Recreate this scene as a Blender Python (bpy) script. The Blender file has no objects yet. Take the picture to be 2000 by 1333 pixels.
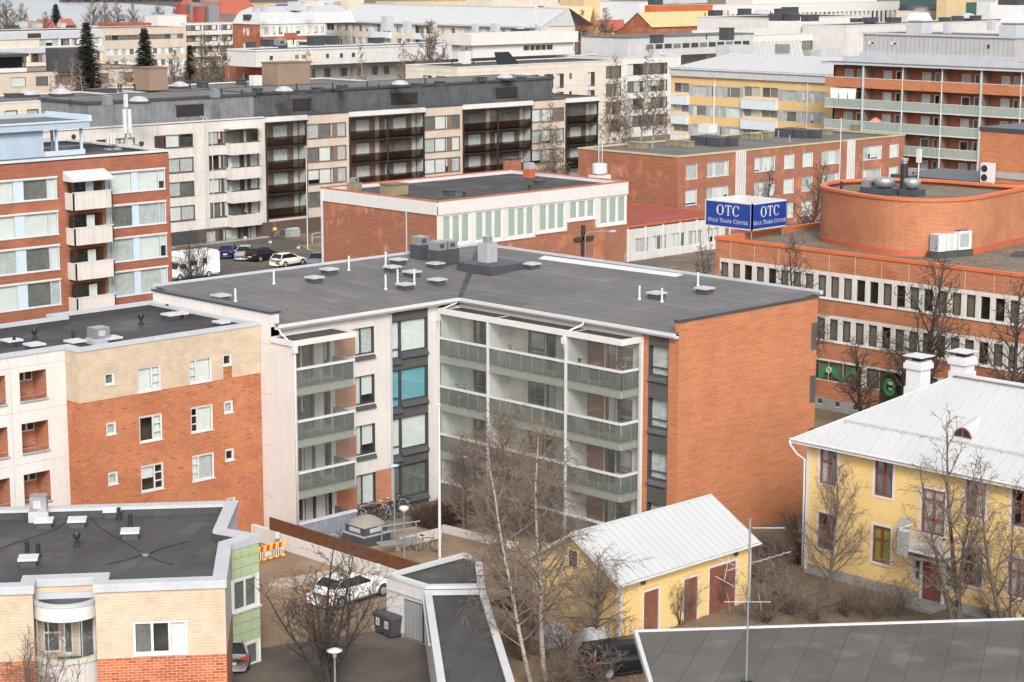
import bpy, math, random
from mathutils import Matrix, Vector
R=math.radians
scn=bpy.context.scene
COL=scn.collection
# ------------------------------------------------ camera, sky, sun, exposure
F=3990.;PIT=R(10.4);ROLL=R(.06);AZ=R(45.56);HC=32.4      # city grid: x runs right-away, y runs left-away
def _basis():
    s,c=math.sin(AZ),math.cos(AZ)
    g=lambda v:Vector((v[0]*s+v[1]*c,-v[0]*c+v[1]*s,v[2]))
    cp,sp=math.cos(PIT),math.sin(PIT)
    fw=(0,cp,-sp);up=(0,sp,cp);rt=(1,0,0);cr,sr=math.cos(ROLL),math.sin(ROLL)
    return g(fw),g([cr*a+sr*b for a,b in zip(rt,up)]),g([-sr*a+cr*b for a,b in zip(rt,up)])
FW,RT,UP=_basis()
cd=bpy.data.cameras.new('camera');cam=bpy.data.objects.new('camera',cd);COL.objects.link(cam)
cd.sensor_width=36;cd.lens=F/2000*36;cd.clip_end=9000;cd.clip_start=1
cam.matrix_world=Matrix(((RT.x,UP.x,-FW.x,0),(RT.y,UP.y,-FW.y,0),(RT.z,UP.z,-FW.z,HC),(0,0,0,1)))
scn.camera=cam
SUN_EL=R(36);SUN_DIR=Vector((-.62,-.78,0)).normalized()   # where the veiled sun stands (horizontal)
w=bpy.data.worlds.new('World');scn.world=w;w.use_nodes=True
nt=w.node_tree;nt.nodes.clear()
sky=nt.nodes.new('ShaderNodeTexSky');sky.sky_type='NISHITA';sky.sun_disc=False
sky.sun_elevation=SUN_EL;sky.sun_rotation=math.atan2(SUN_DIR.x,SUN_DIR.y)
sky.air_density=1.0;sky.dust_density=4.0;sky.ozone_density=1.0
hs=nt.nodes.new('ShaderNodeHueSaturation');hs.inputs['Saturation'].default_value=.22
bg=nt.nodes.new('ShaderNodeBackground');bg.inputs[1].default_value=.15
wo=nt.nodes.new('ShaderNodeOutputWorld')
nt.links.new(sky.outputs[0],hs.inputs['Color']);nt.links.new(hs.outputs[0],bg.inputs[0]);nt.links.new(bg.outputs[0],wo.inputs[0])
sl=bpy.data.lights.new('sun','SUN');sl.energy=1.5;sl.angle=R(14);sl.color=(1,.95,.88)
so=bpy.data.objects.new('sun',sl);COL.objects.link(so)
sd=Vector((SUN_DIR.x*math.cos(SUN_EL),SUN_DIR.y*math.cos(SUN_EL),math.sin(SUN_EL)))
so.rotation_euler=sd.to_track_quat('Z','Y').to_euler();so.location=(0,0,200)
vs=scn.view_settings;vs.view_transform='Standard';vs.look='None';vs.exposure=0.66;vs.gamma=1;vs.use_curve_mapping=False
# ------------------------------------------------ measuring helpers: photograph sight line -> point on a real plane
def ray(px,py): return FW+RT*((px-1000)/F)-UP*((py-666.5)/F)
def onz(px,py,z=0):
    d=ray(px,py);t=(z-HC)/d.z;return (d.x*t,d.y*t)
def onx(px,py,X):
    d=ray(px,py);t=X/d.x;return (d.y*t,HC+d.z*t)
def ony(px,py,Y):
    d=ray(px,py);t=Y/d.y;return (d.x*t,HC+d.z*t)
EA=R(-37)
def EF(a,b): return (a*math.cos(EA)-b*math.sin(EA),a*math.sin(EA)+b*math.cos(EA))
rng=random.Random(7)
scn.cycles.use_denoising=True;scn.cycles.max_bounces=6;scn.cycles.transparent_max_bounces=16;scn.cycles.caustics_reflective=False;scn.cycles.caustics_refractive=False
# ------------------------------------------------ materials
MATS={}
def _new(n):
    m=bpy.data.materials.new(n);m.use_nodes=True;MATS[n]=m
    return m,m.node_tree,m.node_tree.nodes['Principled BSDF']
def N(t,k,**kw):
    n=t.nodes.new('ShaderNode'+k)
    for a,b in kw.items(): setattr(n,a,b)
    return n
def mixc(t,fac,a,b,blend='MIX'):
    n=N(t,'Mix',data_type='RGBA',blend_type=blend)
    for i,x in ((0,fac),(6,a),(7,b)):
        if isinstance(x,(int,float)): n.inputs[i].default_value=x
        elif isinstance(x,tuple): n.inputs[i].default_value=(*x[:3],1)
        else: t.links.new(x,n.inputs[i])
    return n.outputs[2]
def noise(t,vec,scale,detail=4,lo=.35,hi=.65):
    n=N(t,'TexNoise');n.inputs['Scale'].default_value=scale;n.inputs['Detail'].default_value=detail
    if vec is not None:t.links.new(vec,n.inputs['Vector'])
    r=N(t,'MapRange');r.inputs[1].default_value=lo;r.inputs[2].default_value=hi
    t.links.new(n.outputs[0],r.inputs[0]);return r.outputs[0]
def scaled(t,vec,s):
    m=N(t,'Mapping');m.inputs['Scale'].default_value=s;t.links.new(vec,m.inputs[0]);return m.outputs[0]
def coords(t,world=False):
    if world: return N(t,'NewGeometry').outputs['Position']
    return N(t,'TexCoord').outputs['Object']
def bump(t,p,h,dist,strength=.6):
    b=N(t,'Bump');b.inputs['Strength'].default_value=strength;b.inputs['Distance'].default_value=dist
    t.links.new(h,b.inputs['Height']);t.links.new(b.outputs[0],p.inputs['Normal'])
def plain(n,c,rough=.7,var=.12,sc=.8,fine=.06,fsc=14,streak=0,metal=0,bmp=0,world=True,spec=.5):
    m,t,p=_new(n);v=coords(t,world)
    d=tuple(x*(1-var) for x in c)
    col=mixc(t,noise(t,v,sc),c,d)
    if fine: col=mixc(t,noise(t,v,fsc,3),col,mixc(t,1.0,col,(1-fine*2,)*3,'MULTIPLY'))
    if streak:
        s=noise(t,scaled(t,v,(3.2,3.2,.22)),1.0,5,.48,.78)
        col=mixc(t,s,col,mixc(t,1.0,col,tuple(1-streak*k for k in(.9,1,1.1)),'MULTIPLY'))
    t.links.new(col,p.inputs['Base Color']);p.inputs['Roughness'].default_value=rough;p.inputs['Metallic'].default_value=metal
    p.inputs['Specular IOR Level'].default_value=spec
    if bmp: bump(t,p,noise(t,v,fsc*2,3),bmp)
    return m
def brick(n,c1,c2,mort,bw=.265,bh=.075,ms=.011,patch=None,eff=0,mix=.5,world=False):
    m,t,p=_new(n);v=coords(t,world);s=N(t,'SeparateXYZ');t.links.new(v,s.inputs[0])
    a=N(t,'Math',operation='ADD');t.links.new(s.outputs[0],a.inputs[0]);t.links.new(s.outputs[1],a.inputs[1])
    cb=N(t,'CombineXYZ');t.links.new(a.outputs[0],cb.inputs[0]);t.links.new(s.outputs[2],cb.inputs[1])
    b=N(t,'TexBrick',offset=.5);t.links.new(cb.outputs[0],b.inputs[0])
    b.inputs['Color1'].default_value=(*c1,1);b.inputs['Color2'].default_value=(*c2,1);b.inputs['Mortar'].default_value=(*mort,1)
    for k,x in (('Scale',1),('Mortar Size',ms),('Mortar Smooth',.1),('Bias',mix-.5),('Brick Width',bw),('Row Height',bh)): b.inputs[k].default_value=x
    col=b.outputs[0]
    col=mixc(t,noise(t,v,.45,5),col,mixc(t,1.0,col,(.90,.88,.87),'MULTIPLY'))
    col=mixc(t,noise(t,scaled(t,v,(.5,.5,7)),1.0,4,.42,.62),col,mixc(t,1.0,col,(.86,.83,.80),'MULTIPLY'))
    if patch: col=mixc(t,noise(t,v,patch[1],3,.56,.66),col,mixc(t,.55,col,patch[0]))
    if eff: col=mixc(t,noise(t,scaled(t,v,(1,1,.6)),.8,5,.60,.74),col,mixc(t,eff,col,(.75,.66,.55)))
    t.links.new(col,p.inputs['Base Color']);p.inputs['Roughness'].default_value=.85
    bump(t,p,b.outputs['Fac'],-.006,.5)
    return m
def felt(n,c,strip=1.0,ang=0,wet=.35,seam=.75,blotch=(.6,.6,.6),ms=.028,lift=1.5):
    m,t,p=_new(n);v=coords(t,True)
    mp=N(t,'Mapping');mp.inputs['Rotation'].default_value=(0,0,ang);t.links.new(v,mp.inputs[0])
    b=N(t,'TexBrick',offset=.37);t.links.new(mp.outputs[0],b.inputs[0])
    b.inputs['Color1'].default_value=(*c,1);b.inputs['Color2'].default_value=(*[x*.80 for x in c],1);b.inputs['Mortar'].default_value=(*[x*seam for x in c],1)
    for k,x in (('Scale',1),('Mortar Size',ms),('Mortar Smooth',.5),('Brick Width',7.5),('Row Height',strip)): b.inputs[k].default_value=x
    col=b.outputs[0]
    col=mixc(t,noise(t,v,.22,6,.42,.70),col,mixc(t,1.0,col,blotch,'MULTIPLY'))
    col=mixc(t,noise(t,v,.55,7,.56,.70),col,mixc(t,1.0,col,(lift,lift*.985,lift*.97),'MULTIPLY'))
    col=mixc(t,noise(t,v,40,2),col,mixc(t,1.0,col,(.82,.82,.82),'MULTIPLY'))
    t.links.new(col,p.inputs['Base Color'])
    r=N(t,'MapRange');r.inputs[3].default_value=.9;r.inputs[4].default_value=.9-wet
    t.links.new(noise(t,v,.3,4,.45,.65),r.inputs[0]);t.links.new(r.outputs[0],p.inputs['Roughness'])
    bump(t,p,b.outputs['Fac'],.012,.5)
    return m
def glass(n,tint=(.94,.96,.955),refl=1.0,mixin=0.0,body=(.3,.35,.33),rough=.02):
    m,t,p=_new(n);t.nodes.remove(p);o=t.nodes['Material Output']
    tr=N(t,'BsdfTransparent');tr.inputs[0].default_value=(*tint,1)
    gl=N(t,'BsdfGlossy');gl.inputs['Roughness'].default_value=rough;gl.inputs[0].default_value=(1,1,1,1)
    lw=N(t,'LayerWeight');lw.inputs[0].default_value=.5
    pw=N(t,'Math',operation='POWER');pw.inputs[1].default_value=5;t.links.new(lw.outputs['Facing'],pw.inputs[0])
    f2=N(t,'Math',operation='MULTIPLY_ADD');f2.inputs[1].default_value=.9*refl;f2.inputs[2].default_value=.045*refl;t.links.new(pw.outputs[0],f2.inputs[0])
    # wavy old panes
    bp=N(t,'Bump');bp.inputs['Strength'].default_value=.08;bp.inputs['Distance'].default_value=.05
    nn=N(t,'TexNoise');nn.inputs['Scale'].default_value=1.3;t.links.new(coords(t,True),nn.inputs['Vector']);t.links.new(nn.outputs[0],bp.inputs['Height'])
    t.links.new(bp.outputs[0],gl.inputs['Normal'])
    base=tr.outputs[0]
    if mixin:
        df=N(t,'BsdfDiffuse');df.inputs[0].default_value=(*body,1)
        tl=N(t,'BsdfTranslucent');tl.inputs[0].default_value=(*body,1)
        a=N(t,'MixShader');a.inputs[0].default_value=.35;t.links.new(df.outputs[0],a.inputs[1]);t.links.new(tl.outputs[0],a.inputs[2])
        b=N(t,'MixShader');b.inputs[0].default_value=mixin;t.links.new(base,b.inputs[1]);t.links.new(a.outputs[0],b.inputs[2]);base=b.outputs[0]
    s=N(t,'MixShader');t.links.new(f2.outputs[0],s.inputs[0]);t.links.new(base,s.inputs[1]);t.links.new(gl.outputs[0],s.inputs[2])
    t.links.new(s.outputs[0],o.inputs[0]);return m
def stripes(n,c,pitch,groove=.6,rough=.6,axis='u',streak=.1,metal=0):
    # profiled cladding: fine vertical ribs in object space (x+y), with relief
    m,t,p=_new(n);v=coords(t,False);s=N(t,'SeparateXYZ');t.links.new(v,s.inputs[0])
    a=N(t,'Math',operation='ADD');t.links.new(s.outputs[0],a.inputs[0]);t.links.new(s.outputs[1],a.inputs[1])
    src=a.outputs[0] if axis=='u' else s.outputs[2]
    q=N(t,'Math',operation='DIVIDE');q.inputs[1].default_value=pitch;t.links.new(src,q.inputs[0])
    fr=N(t,'Math',operation='FRACT');t.links.new(q.outputs[0],fr.inputs[0])
    g=N(t,'Math',operation='LESS_THAN');g.inputs[1].default_value=.16;t.links.new(fr.outputs[0],g.inputs[0])
    wv=coords(t,True)
    col=mixc(t,noise(t,wv,.7),c,tuple(x*.9 for x in c))
    if streak: col=mixc(t,noise(t,scaled(t,wv,(3,3,.25)),1,5,.48,.75),col,mixc(t,1.0,col,(1-streak,)*3,'MULTIPLY'))
    col=mixc(t,g.outputs[0],col,mixc(t,1.0,col,(groove,)*3,'MULTIPLY'))
    t.links.new(col,p.inputs['Base Color']);p.inputs['Roughness'].default_value=rough;p.inputs['Metallic'].default_value=metal
    bump(t,p,g.outputs[0],-.015,.6);return m
# palette
plain('white_render',(.62,.585,.555),.85,.07,.5,.05,9,.10)
plain('white_brick',(.63,.59,.555),.85,.10,.6,.08,16,.08)
plain('white_paint',(.60,.585,.57),.5,.05,1,.02,9,.06)
plain('white_metal',(.56,.565,.575),.38,.05,.7,.02,9,.05)
plain('grey_metal',(.36,.37,.39),.42,.12,.8,.04,9,.08)
plain('light_grey_metal',(.46,.48,.51),.4,.10,.8,.04,9,.06)
plain('galvanised',(.42,.44,.46),.35,.15,3,.05,20,0,.6)
plain('dark_metal',(.055,.062,.072),.42,.15,1,.04,9)
plain('charcoal',(.06,.064,.072),.55,.15,1.2,.05,12,.06)
plain('black_plastic',(.022,.022,.024),.5,.2,2,0)
plain('rubber',(.018,.018,.018),.8,.1,4,0)
plain('beige_concrete',(.55,.46,.38),.88,.10,.5,.08,12,.12)
plain('cream_concrete',(.62,.56,.48),.88,.10,.5,.08,12,.12)
plain('offwhite_concrete',(.61,.575,.54),.88,.10,.5,.08,12,.2)
plain('grey_render',(.36,.35,.34),.85,.12,.5,.08,12,.1)
plain('pale_grey',(.60,.60,.60),.8,.08,.5,.05,12,.08)
plain('yellow_render',(.64,.435,.20),.85,.08,.4,.06,12,.08)
plain('ochre_render',(.55,.42,.25),.85,.08,.4,.06,12,.08)
plain('concrete',(.36,.35,.34),.9,.22,1.5,.12,14,.15)
plain('blue_concrete',(.24,.28,.32),.85,.22,1.2,.12,10,.2)
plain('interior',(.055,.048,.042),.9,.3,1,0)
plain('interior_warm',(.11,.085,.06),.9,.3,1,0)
plain('blind',(.74,.745,.73),.8,.05,1,.03,3)
plain('curtain',(.60,.61,.60),.9,.18,2,.12,9)
plain('curtain_dark',(.19,.19,.18),.9,.25,2,.12,9)
plain('blind_tan',(.20,.165,.13),.8,.10,1,.05,3)
plain('teal_blind',(.16,.38,.45),.8,.05,1,0)
plain('yellow_curtain',(.38,.36,.07),.9,.2,4,.1)
plain('dark_frame',(.05,.054,.06),.45,.1,1,0)
plain('brown_frame',(.14,.085,.06),.55,.15,1,.05)
plain('red_frame',(.26,.055,.045),.55,.15,1,.05)
plain('dark_brown',(.055,.038,.03),.6,.2,1,.05)
plain('brown_panel',(.20,.125,.09),.7,.12,1,.06,10)
plain('brown_slat',(.155,.062,.028),.6,.25,3,.1)
plain('door_red',(.24,.085,.05),.6,.2,2,.08)
plain('light_blue',(.48,.57,.65),.55,.06,1,.03)
plain('grey_blue_panel',(.55,.60,.64),.6,.06,1,.03)
plain('blue_sign',(.012,.045,.24),.35,.06,1,0)
plain('green_panel',(.38,.45,.28),.55,.07,1.2,.04)
plain('copper_red',(.48,.115,.055),.5,.12,.8,.05,10)
plain('orange_flash',(.58,.15,.055),.5,.12,.8,.05,10)
plain('yellow_flash',(.50,.43,.24),.5,.15,.8,.05,10)
plain('ochre_metal',(.27,.235,.14),.45,.2,1.2,.06)
plain('red_roof',(.34,.085,.06),.75,.25,.5,.08)
plain('terracotta',(.37,.10,.06),.7,.12,.5,.06)
plain('yellow_roof',(.62,.50,.28),.5,.06,.6,.04)
plain('white_roof',(.46,.465,.475),.42,.05,.35,.02,9,.03)
plain('seam_grey',(.42,.43,.45),.45,.05,1,0)
plain('slate_wall',(.22,.235,.25),.7,.25,.6,.1,6,.35)
plain('dark_slate',(.10,.107,.113),.7,.3,.6,.1,6,.4)
plain('tan_box',(.26,.185,.135),.7,.08,.6,.05,8,.1)
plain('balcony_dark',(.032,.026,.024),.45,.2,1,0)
plain('bark',(.13,.10,.08),.9,.3,3,.1)
plain('bark_dark',(.050,.040,.034),.9,.3,3,.1)
plain('twig',(.19,.145,.112),.9,.25,.8,0)
plain('twig_red',(.19,.142,.115),.9,.25,.8,0)
plain('twig_dark',(.085,.066,.054),.9,.25,.8,0)
plain('needle',(.032,.046,.024),.8,.55,.9,.2,5)
plain('needle_light',(.065,.075,.034),.8,.5,.9,.2,5)
plain('dry_grass',(.27,.19,.10),.95,.35,.5,.2,9)
plain('hedge',(.10,.055,.042),.9,.3,1,.1)
plain('car_white',(.80,.80,.79),.25,.04,1,0)
plain('car_cream',(.74,.70,.60),.25,.04,1,0)
plain('car_blue',(.02,.045,.16),.25,.05,1,0)
plain('car_silver',(.50,.51,.52),.28,.05,1,0,metal=.5)
plain('car_black',(.012,.012,.014),.22,.05,1,0)
plain('car_grey',(.16,.18,.20),.25,.05,1,0)
plain('car_glass',(.012,.016,.018),.06,.05,1,0)
plain('tail_red',(.45,.02,.02),.3,.05,1,0)
plain('chrome',(.6,.6,.6),.2,.1,1,0,metal=1)
plain('sign_yellow',(.80,.50,.02),.5,.05,1,0)
plain('sign_red',(.55,.03,.03),.5,.05,1,0)
plain('logo_green',(.03,.22,.07),.5,.05,1,0)
plain('tarp_white',(.48,.48,.49),.55,.2,2,.1)
plain('tarp_orange',(.65,.27,.09),.6,.2,2,.1)
plain('person_dark',(.03,.03,.035),.9,.2,4,0)
plain('skin',(.45,.27,.19),.7,.1,4,0)
plain('hair',(.06,.04,.03),.8,.1,4,0)
plain('frame_green_white',(.70,.72,.68),.5,.05,1,0)
plain('translucent_cream',(.55,.52,.44),.35,.1,1,.04)
plain('teal_wall',(.035,.10,.085),.7,.15,.4,.05)
plain('orange_wall',(.52,.12,.03),.7,.15,.4,.05)
plain('mud',(.12,.10,.085),.95,.4,.4,.2,8)
brick('orange_brick',(.48,.145,.043),(.37,.10,.034),(.48,.28,.17),bw=.295,bh=.08,ms=.012)
brick('red_brick_far',(.33,.095,.042),(.24,.065,.032),(.30,.17,.12),patch=((.45,.16,.07),.2),ms=.009)
brick('weathered_brick',(.33,.10,.045),(.24,.07,.035),(.34,.22,.16),eff=.28,patch=((.50,.19,.08),.35),ms=.010)
brick('red_brick_near',(.40,.115,.045),(.29,.075,.032),(.50,.33,.23),patch=((.50,.17,.07),.35),ms=.013)
brick('trade_brick',(.45,.14,.048),(.34,.095,.038),(.44,.28,.19),patch=((.26,.075,.035),.35),bw=.32,bh=.097,ms=.013)
brick('beige_brick',(.60,.47,.34),(.55,.42,.30),(.52,.41,.30),ms=.010)
brick('charcoal_brick',(.085,.078,.078),(.060,.056,.056),(.10,.095,.09))
brick('brown_brick',(.10,.065,.052),(.07,.047,.04),(.13,.10,.085))
brick('paver',(.22,.19,.16),(.17,.15,.125),(.11,.095,.08),bw=.4,bh=.2,ms=.02)
felt('roof_felt',(.155,.149,.144),1.0,R(90),.25,seam=.62,blotch=(.8,.8,.8),ms=.045,lift=1.22)
felt('roof_felt_dark',(.070,.067,.065),1.0,EA,.42,blotch=(.75,.75,.75))
felt('roof_felt_black',(.056,.055,.055),1.0,R(90),.45,blotch=(.75,.75,.75))
felt('roof_felt_moss',(.115,.105,.095),1.35,EA+R(8),.2,seam=.62)
felt('roof_gravel_black',(.06,.055,.05),3,0,.1)
plain('roof_gravel',(.265,.215,.16),.95,.30,.5,.30,9,0,bmp=.03)
glass('glass');glass('glazing',(.95,.965,.96),1.2,.055,(.62,.64,.62),.05);glass('glass_dark',(.55,.58,.56))  # glazing: pale haze mixed into the panes stands in for brightness and reflections
glass('frosted',(.84,.88,.85),1.1,.50,(.20,.22,.205),.22)
glass('frosted_pale',(.86,.9,.87),.9,.60,(.43,.45,.38),.2)
glass('glass_green',(.72,.82,.78),.9,.62,(.56,.64,.60),.08)
glass('acrylic',(.85,.82,.76),.9,.6,(.62,.56,.47),.1)
glass('smoked',(.45,.42,.40),.6,.0,rough=.04)
stripes('seam_light',(.48,.49,.50),.45,.72);stripes('seam_white',(.56,.55,.535),.5,.85)
stripes('ribbed_white',(.60,.575,.55),.17,.82);stripes('ribbed_blue',(.38,.48,.57),.16,.75)
stripes('ribbed_tan',(.26,.185,.135),.3,.9);stripes('ribbed_yellow',(.48,.41,.21),.4,.85)
stripes('panel_grey',(.40,.39,.39),.75,.72);stripes('board_white',(.72,.70,.68),.14,.78)
stripes('door_stripe',(.20,.22,.25),.11,.45)
# ------------------------------------------------ mesh builder
class MB:
    def __init__(s): s.v=[];s.f=[];s.m=[]
    def add(s,vs,fs,mi=0):
        o=len(s.v);s.v+=[tuple(v) for v in vs];s.f+=[tuple(i+o for i in f) for f in fs];s.m+=[mi]*len(fs);return s
    def box(s,x0,x1,y0,y1,z0,z1,mi=0):
        return s.add([(x0,y0,z0),(x1,y0,z0),(x1,y1,z0),(x0,y1,z0),(x0,y0,z1),(x1,y0,z1),(x1,y1,z1),(x0,y1,z1)],
          [(0,3,2,1),(4,5,6,7),(0,1,5,4),(1,2,6,5),(2,3,7,6),(3,0,4,7)],mi)
    def quad(s,a,b,c,d,mi=0): return s.add([a,b,c,d],[(0,1,2,3)],mi)
    def prism(s,pts,z0,z1,mi=0,top=None):
        n=len(pts);zt=z1 if isinstance(z1,(list,tuple)) else [z1]*n
        s.add([(x,y,z0) for x,y in pts]+[(p[0],p[1],z) for p,z in zip(pts,zt)],[tuple(range(n-1,-1,-1))]+[(i,(i+1)%n,n+(i+1)%n,n+i) for i in range(n)],mi)
        s.add([(p[0],p[1],z) for p,z in zip(pts,zt)],[tuple(range(n))],mi if top is None else top);return s
    def ring(s,outer,inner,z0,z1,mi=0):
        n=len(outer)
        for i in range(n):
            j=(i+1)%n
            a,b,c,d=outer[i],outer[j],inner[j],inner[i]
            s.add([(*a,z0),(*b,z0),(*c,z0),(*d,z0),(*a,z1),(*b,z1),(*c,z1),(*d,z1)],[(4,5,6,7),(0,1,5,4),(2,3,7,6),(0,3,2,1)],mi)
        return s
    def tube(s,pts,r,n=6,mi=0):
        k=len(pts);rs=r if isinstance(r,(list,tuple)) else [r]*k
        P=[Vector(p) for p in pts];vs=[];fs=[];prev=None
        for i in range(k):
            t=(P[min(i+1,k-1)]-P[max(i-1,0)]);t=t.normalized() if t.length>1e-9 else Vector((0,0,1))
            a=prev if prev is not None else (Vector((1,0,0)) if abs(t.x)<.8 else Vector((0,1,0)))
            a=(a-t*a.dot(t));a=a.normalized() if a.length>1e-6 else t.orthogonal().normalized();b=t.cross(a);prev=a
            for q in range(n):
                g=2*math.pi*q/n;vs.append(P[i]+(a*math.cos(g)+b*math.sin(g))*rs[i])
        for i in range(k-1):
            for q in range(n): fs.append((i*n+q,i*n+(q+1)%n,(i+1)*n+(q+1)%n,(i+1)*n+q))
        if n>3: fs+=[tuple(range(n-1,-1,-1)),tuple(range((k-1)*n,k*n))]
        return s.add(vs,fs,mi)
    def lathe(s,prof,n=16,c=(0,0),mi=0):
        k=len(prof);vs=[(c[0]+r*math.cos(2*math.pi*q/n),c[1]+r*math.sin(2*math.pi*q/n),z) for r,z in prof for q in range(n)]
        fs=[(i*n+q,i*n+(q+1)%n,(i+1)*n+(q+1)%n,(i+1)*n+q) for i in range(k-1) for q in range(n)]
        fs+=[tuple(range(n-1,-1,-1)),tuple(range((k-1)*n,k*n))];return s.add(vs,fs,mi)
    def mesh(s,name,mats,smooth=False):
        me=bpy.data.meshes.new(name);me.from_pydata(s.v,[],s.f)
        if isinstance(mats,str): mats=[mats]
        for a in mats: me.materials.append(MATS[a])
        if len(mats)>1: me.polygons.foreach_set('material_index',s.m)
        if smooth: me.polygons.foreach_set('use_smooth',[True]*len(s.f))
        me.update();return me
def ob(name,me,parent=None,loc=(0,0,0),rz=0,label=None):
    o=bpy.data.objects.new(name,me);COL.objects.link(o);o.location=loc;o.rotation_euler=(0,0,rz)
    if parent is not None:o.parent=parent
    if label:o['label']=label
    return o
USED={}
def thing(name,label,cat,loc=(0,0,0),rz=0,group=None):
    o=ob(name,None,None,loc,rz);tag(o,label,cat,group);o.empty_display_size=.3;return o
def tag(o,label,cat,group=None,kind=None):
    if label:o['label']=label
    if cat:o['category']=cat
    if group:o['group']=group
    if kind:o['kind']=kind
    return o
def part(root,name,mb,mats,smooth=False,label=None,kind=None):
    # mesh given in world coordinates, made relative to its thing (things stand unrotated unless stated)
    L=root.location;mb.v=[(x-L.x,y-L.y,z-L.z) for x,y,z in mb.v]
    o=ob(name,mb.mesh(name,mats,smooth),root,label=label)
    if kind:o['kind']=kind
    return o
def sub(parent,name,mb,mats,smooth=False):
    L=parent.location+(parent.parent.location if parent.parent else Vector());mb.v=[(x-L.x,y-L.y,z-L.z) for x,y,z in mb.v]
    return ob(name,mb.mesh(name,mats,smooth),parent)
MESH={}
def cached(key,fn):
    if key not in MESH: MESH[key]=fn()
    return MESH[key]
# ------------------------------------------------ facades
class Fac:
    """A wall plane from P (left end seen from outside) to Q; u runs right, v up, t outwards."""
    def __init__(s,root,P,Q):
        s.root=root;s.P=Vector((P[0],P[1],0));d=Vector((Q[0]-P[0],Q[1]-P[1],0));s.L=d.length;s.d=d.normalized()
        s.n=Vector((s.d.y,-s.d.x,0));s.rz=math.atan2(s.d.y,s.d.x)
    def uv(s,px,py):
        r=ray(px,py);t=s.P.dot(s.n)/(r.dot(s.n)) if abs(r.dot(s.n))>1e-9 else 0
        # camera stands at (0,0,HC)
        q=r*t;return ((q-s.P).x*s.d.x+(q-s.P).y*s.d.y,HC+q.z)
    def at(s,u,t=0,v=0):
        p=s.P+s.d*u+s.n*t;return Vector((p.x,p.y,v))
    def put(s,name,mb,mats,u=0,v=0,t=0,parent=None,smooth=False,label=None,kind=None):
        me=mb if not isinstance(mb,MB) else mb.mesh(name,mats,smooth)
        if parent is None: o=ob(name,me,s.root,s.at(u,t,v)-s.root.location,s.rz,label)
        else: o=ob(name,me,parent,(u,-t,v),0,label)
        if kind:o['kind']=kind
        return o
    def bx(s,name,u0,u1,v0,v1,t0,t1,mat,**k):
        return s.put(name,MB().box(0,u1-u0,-t1,-t0,0,v1-v0),mat,u=u0,v=v0,**k)
    def wall(s,name,u0,u1,v0,v1,holes,mat,thick=0,label=None):
        hs=[(max(a,u0),min(b,u1),max(c,v0),min(d,v1)) for a,b,c,d in holes if a<u1 and b>u0 and c<v1 and d>v0]
        vs=sorted(set([v0,v1]+[x for h in hs for x in h[2:]]));mb=MB()
        for lo,hi in zip(vs,vs[1:]):
            if hi-lo<1e-4: continue
            iv=sorted((h[0],h[1]) for h in hs if h[2]<=lo+1e-5 and h[3]>=hi-1e-5);x=u0
            for a,b in iv+[(u1,u1)]:
                if a>x+1e-4: mb.quad((x,0,lo),(a,0,lo),(a,0,hi),(x,0,hi))
                x=max(x,b)
        if thick:
            for x in (u0,u1): mb.quad((x,0,v0),(x,thick,v0),(x,thick,v1),(x,0,v1))
        return s.put(name,mb,mat,label=label)
GL=['blind','curtain','curtain_dark',None]
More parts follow.
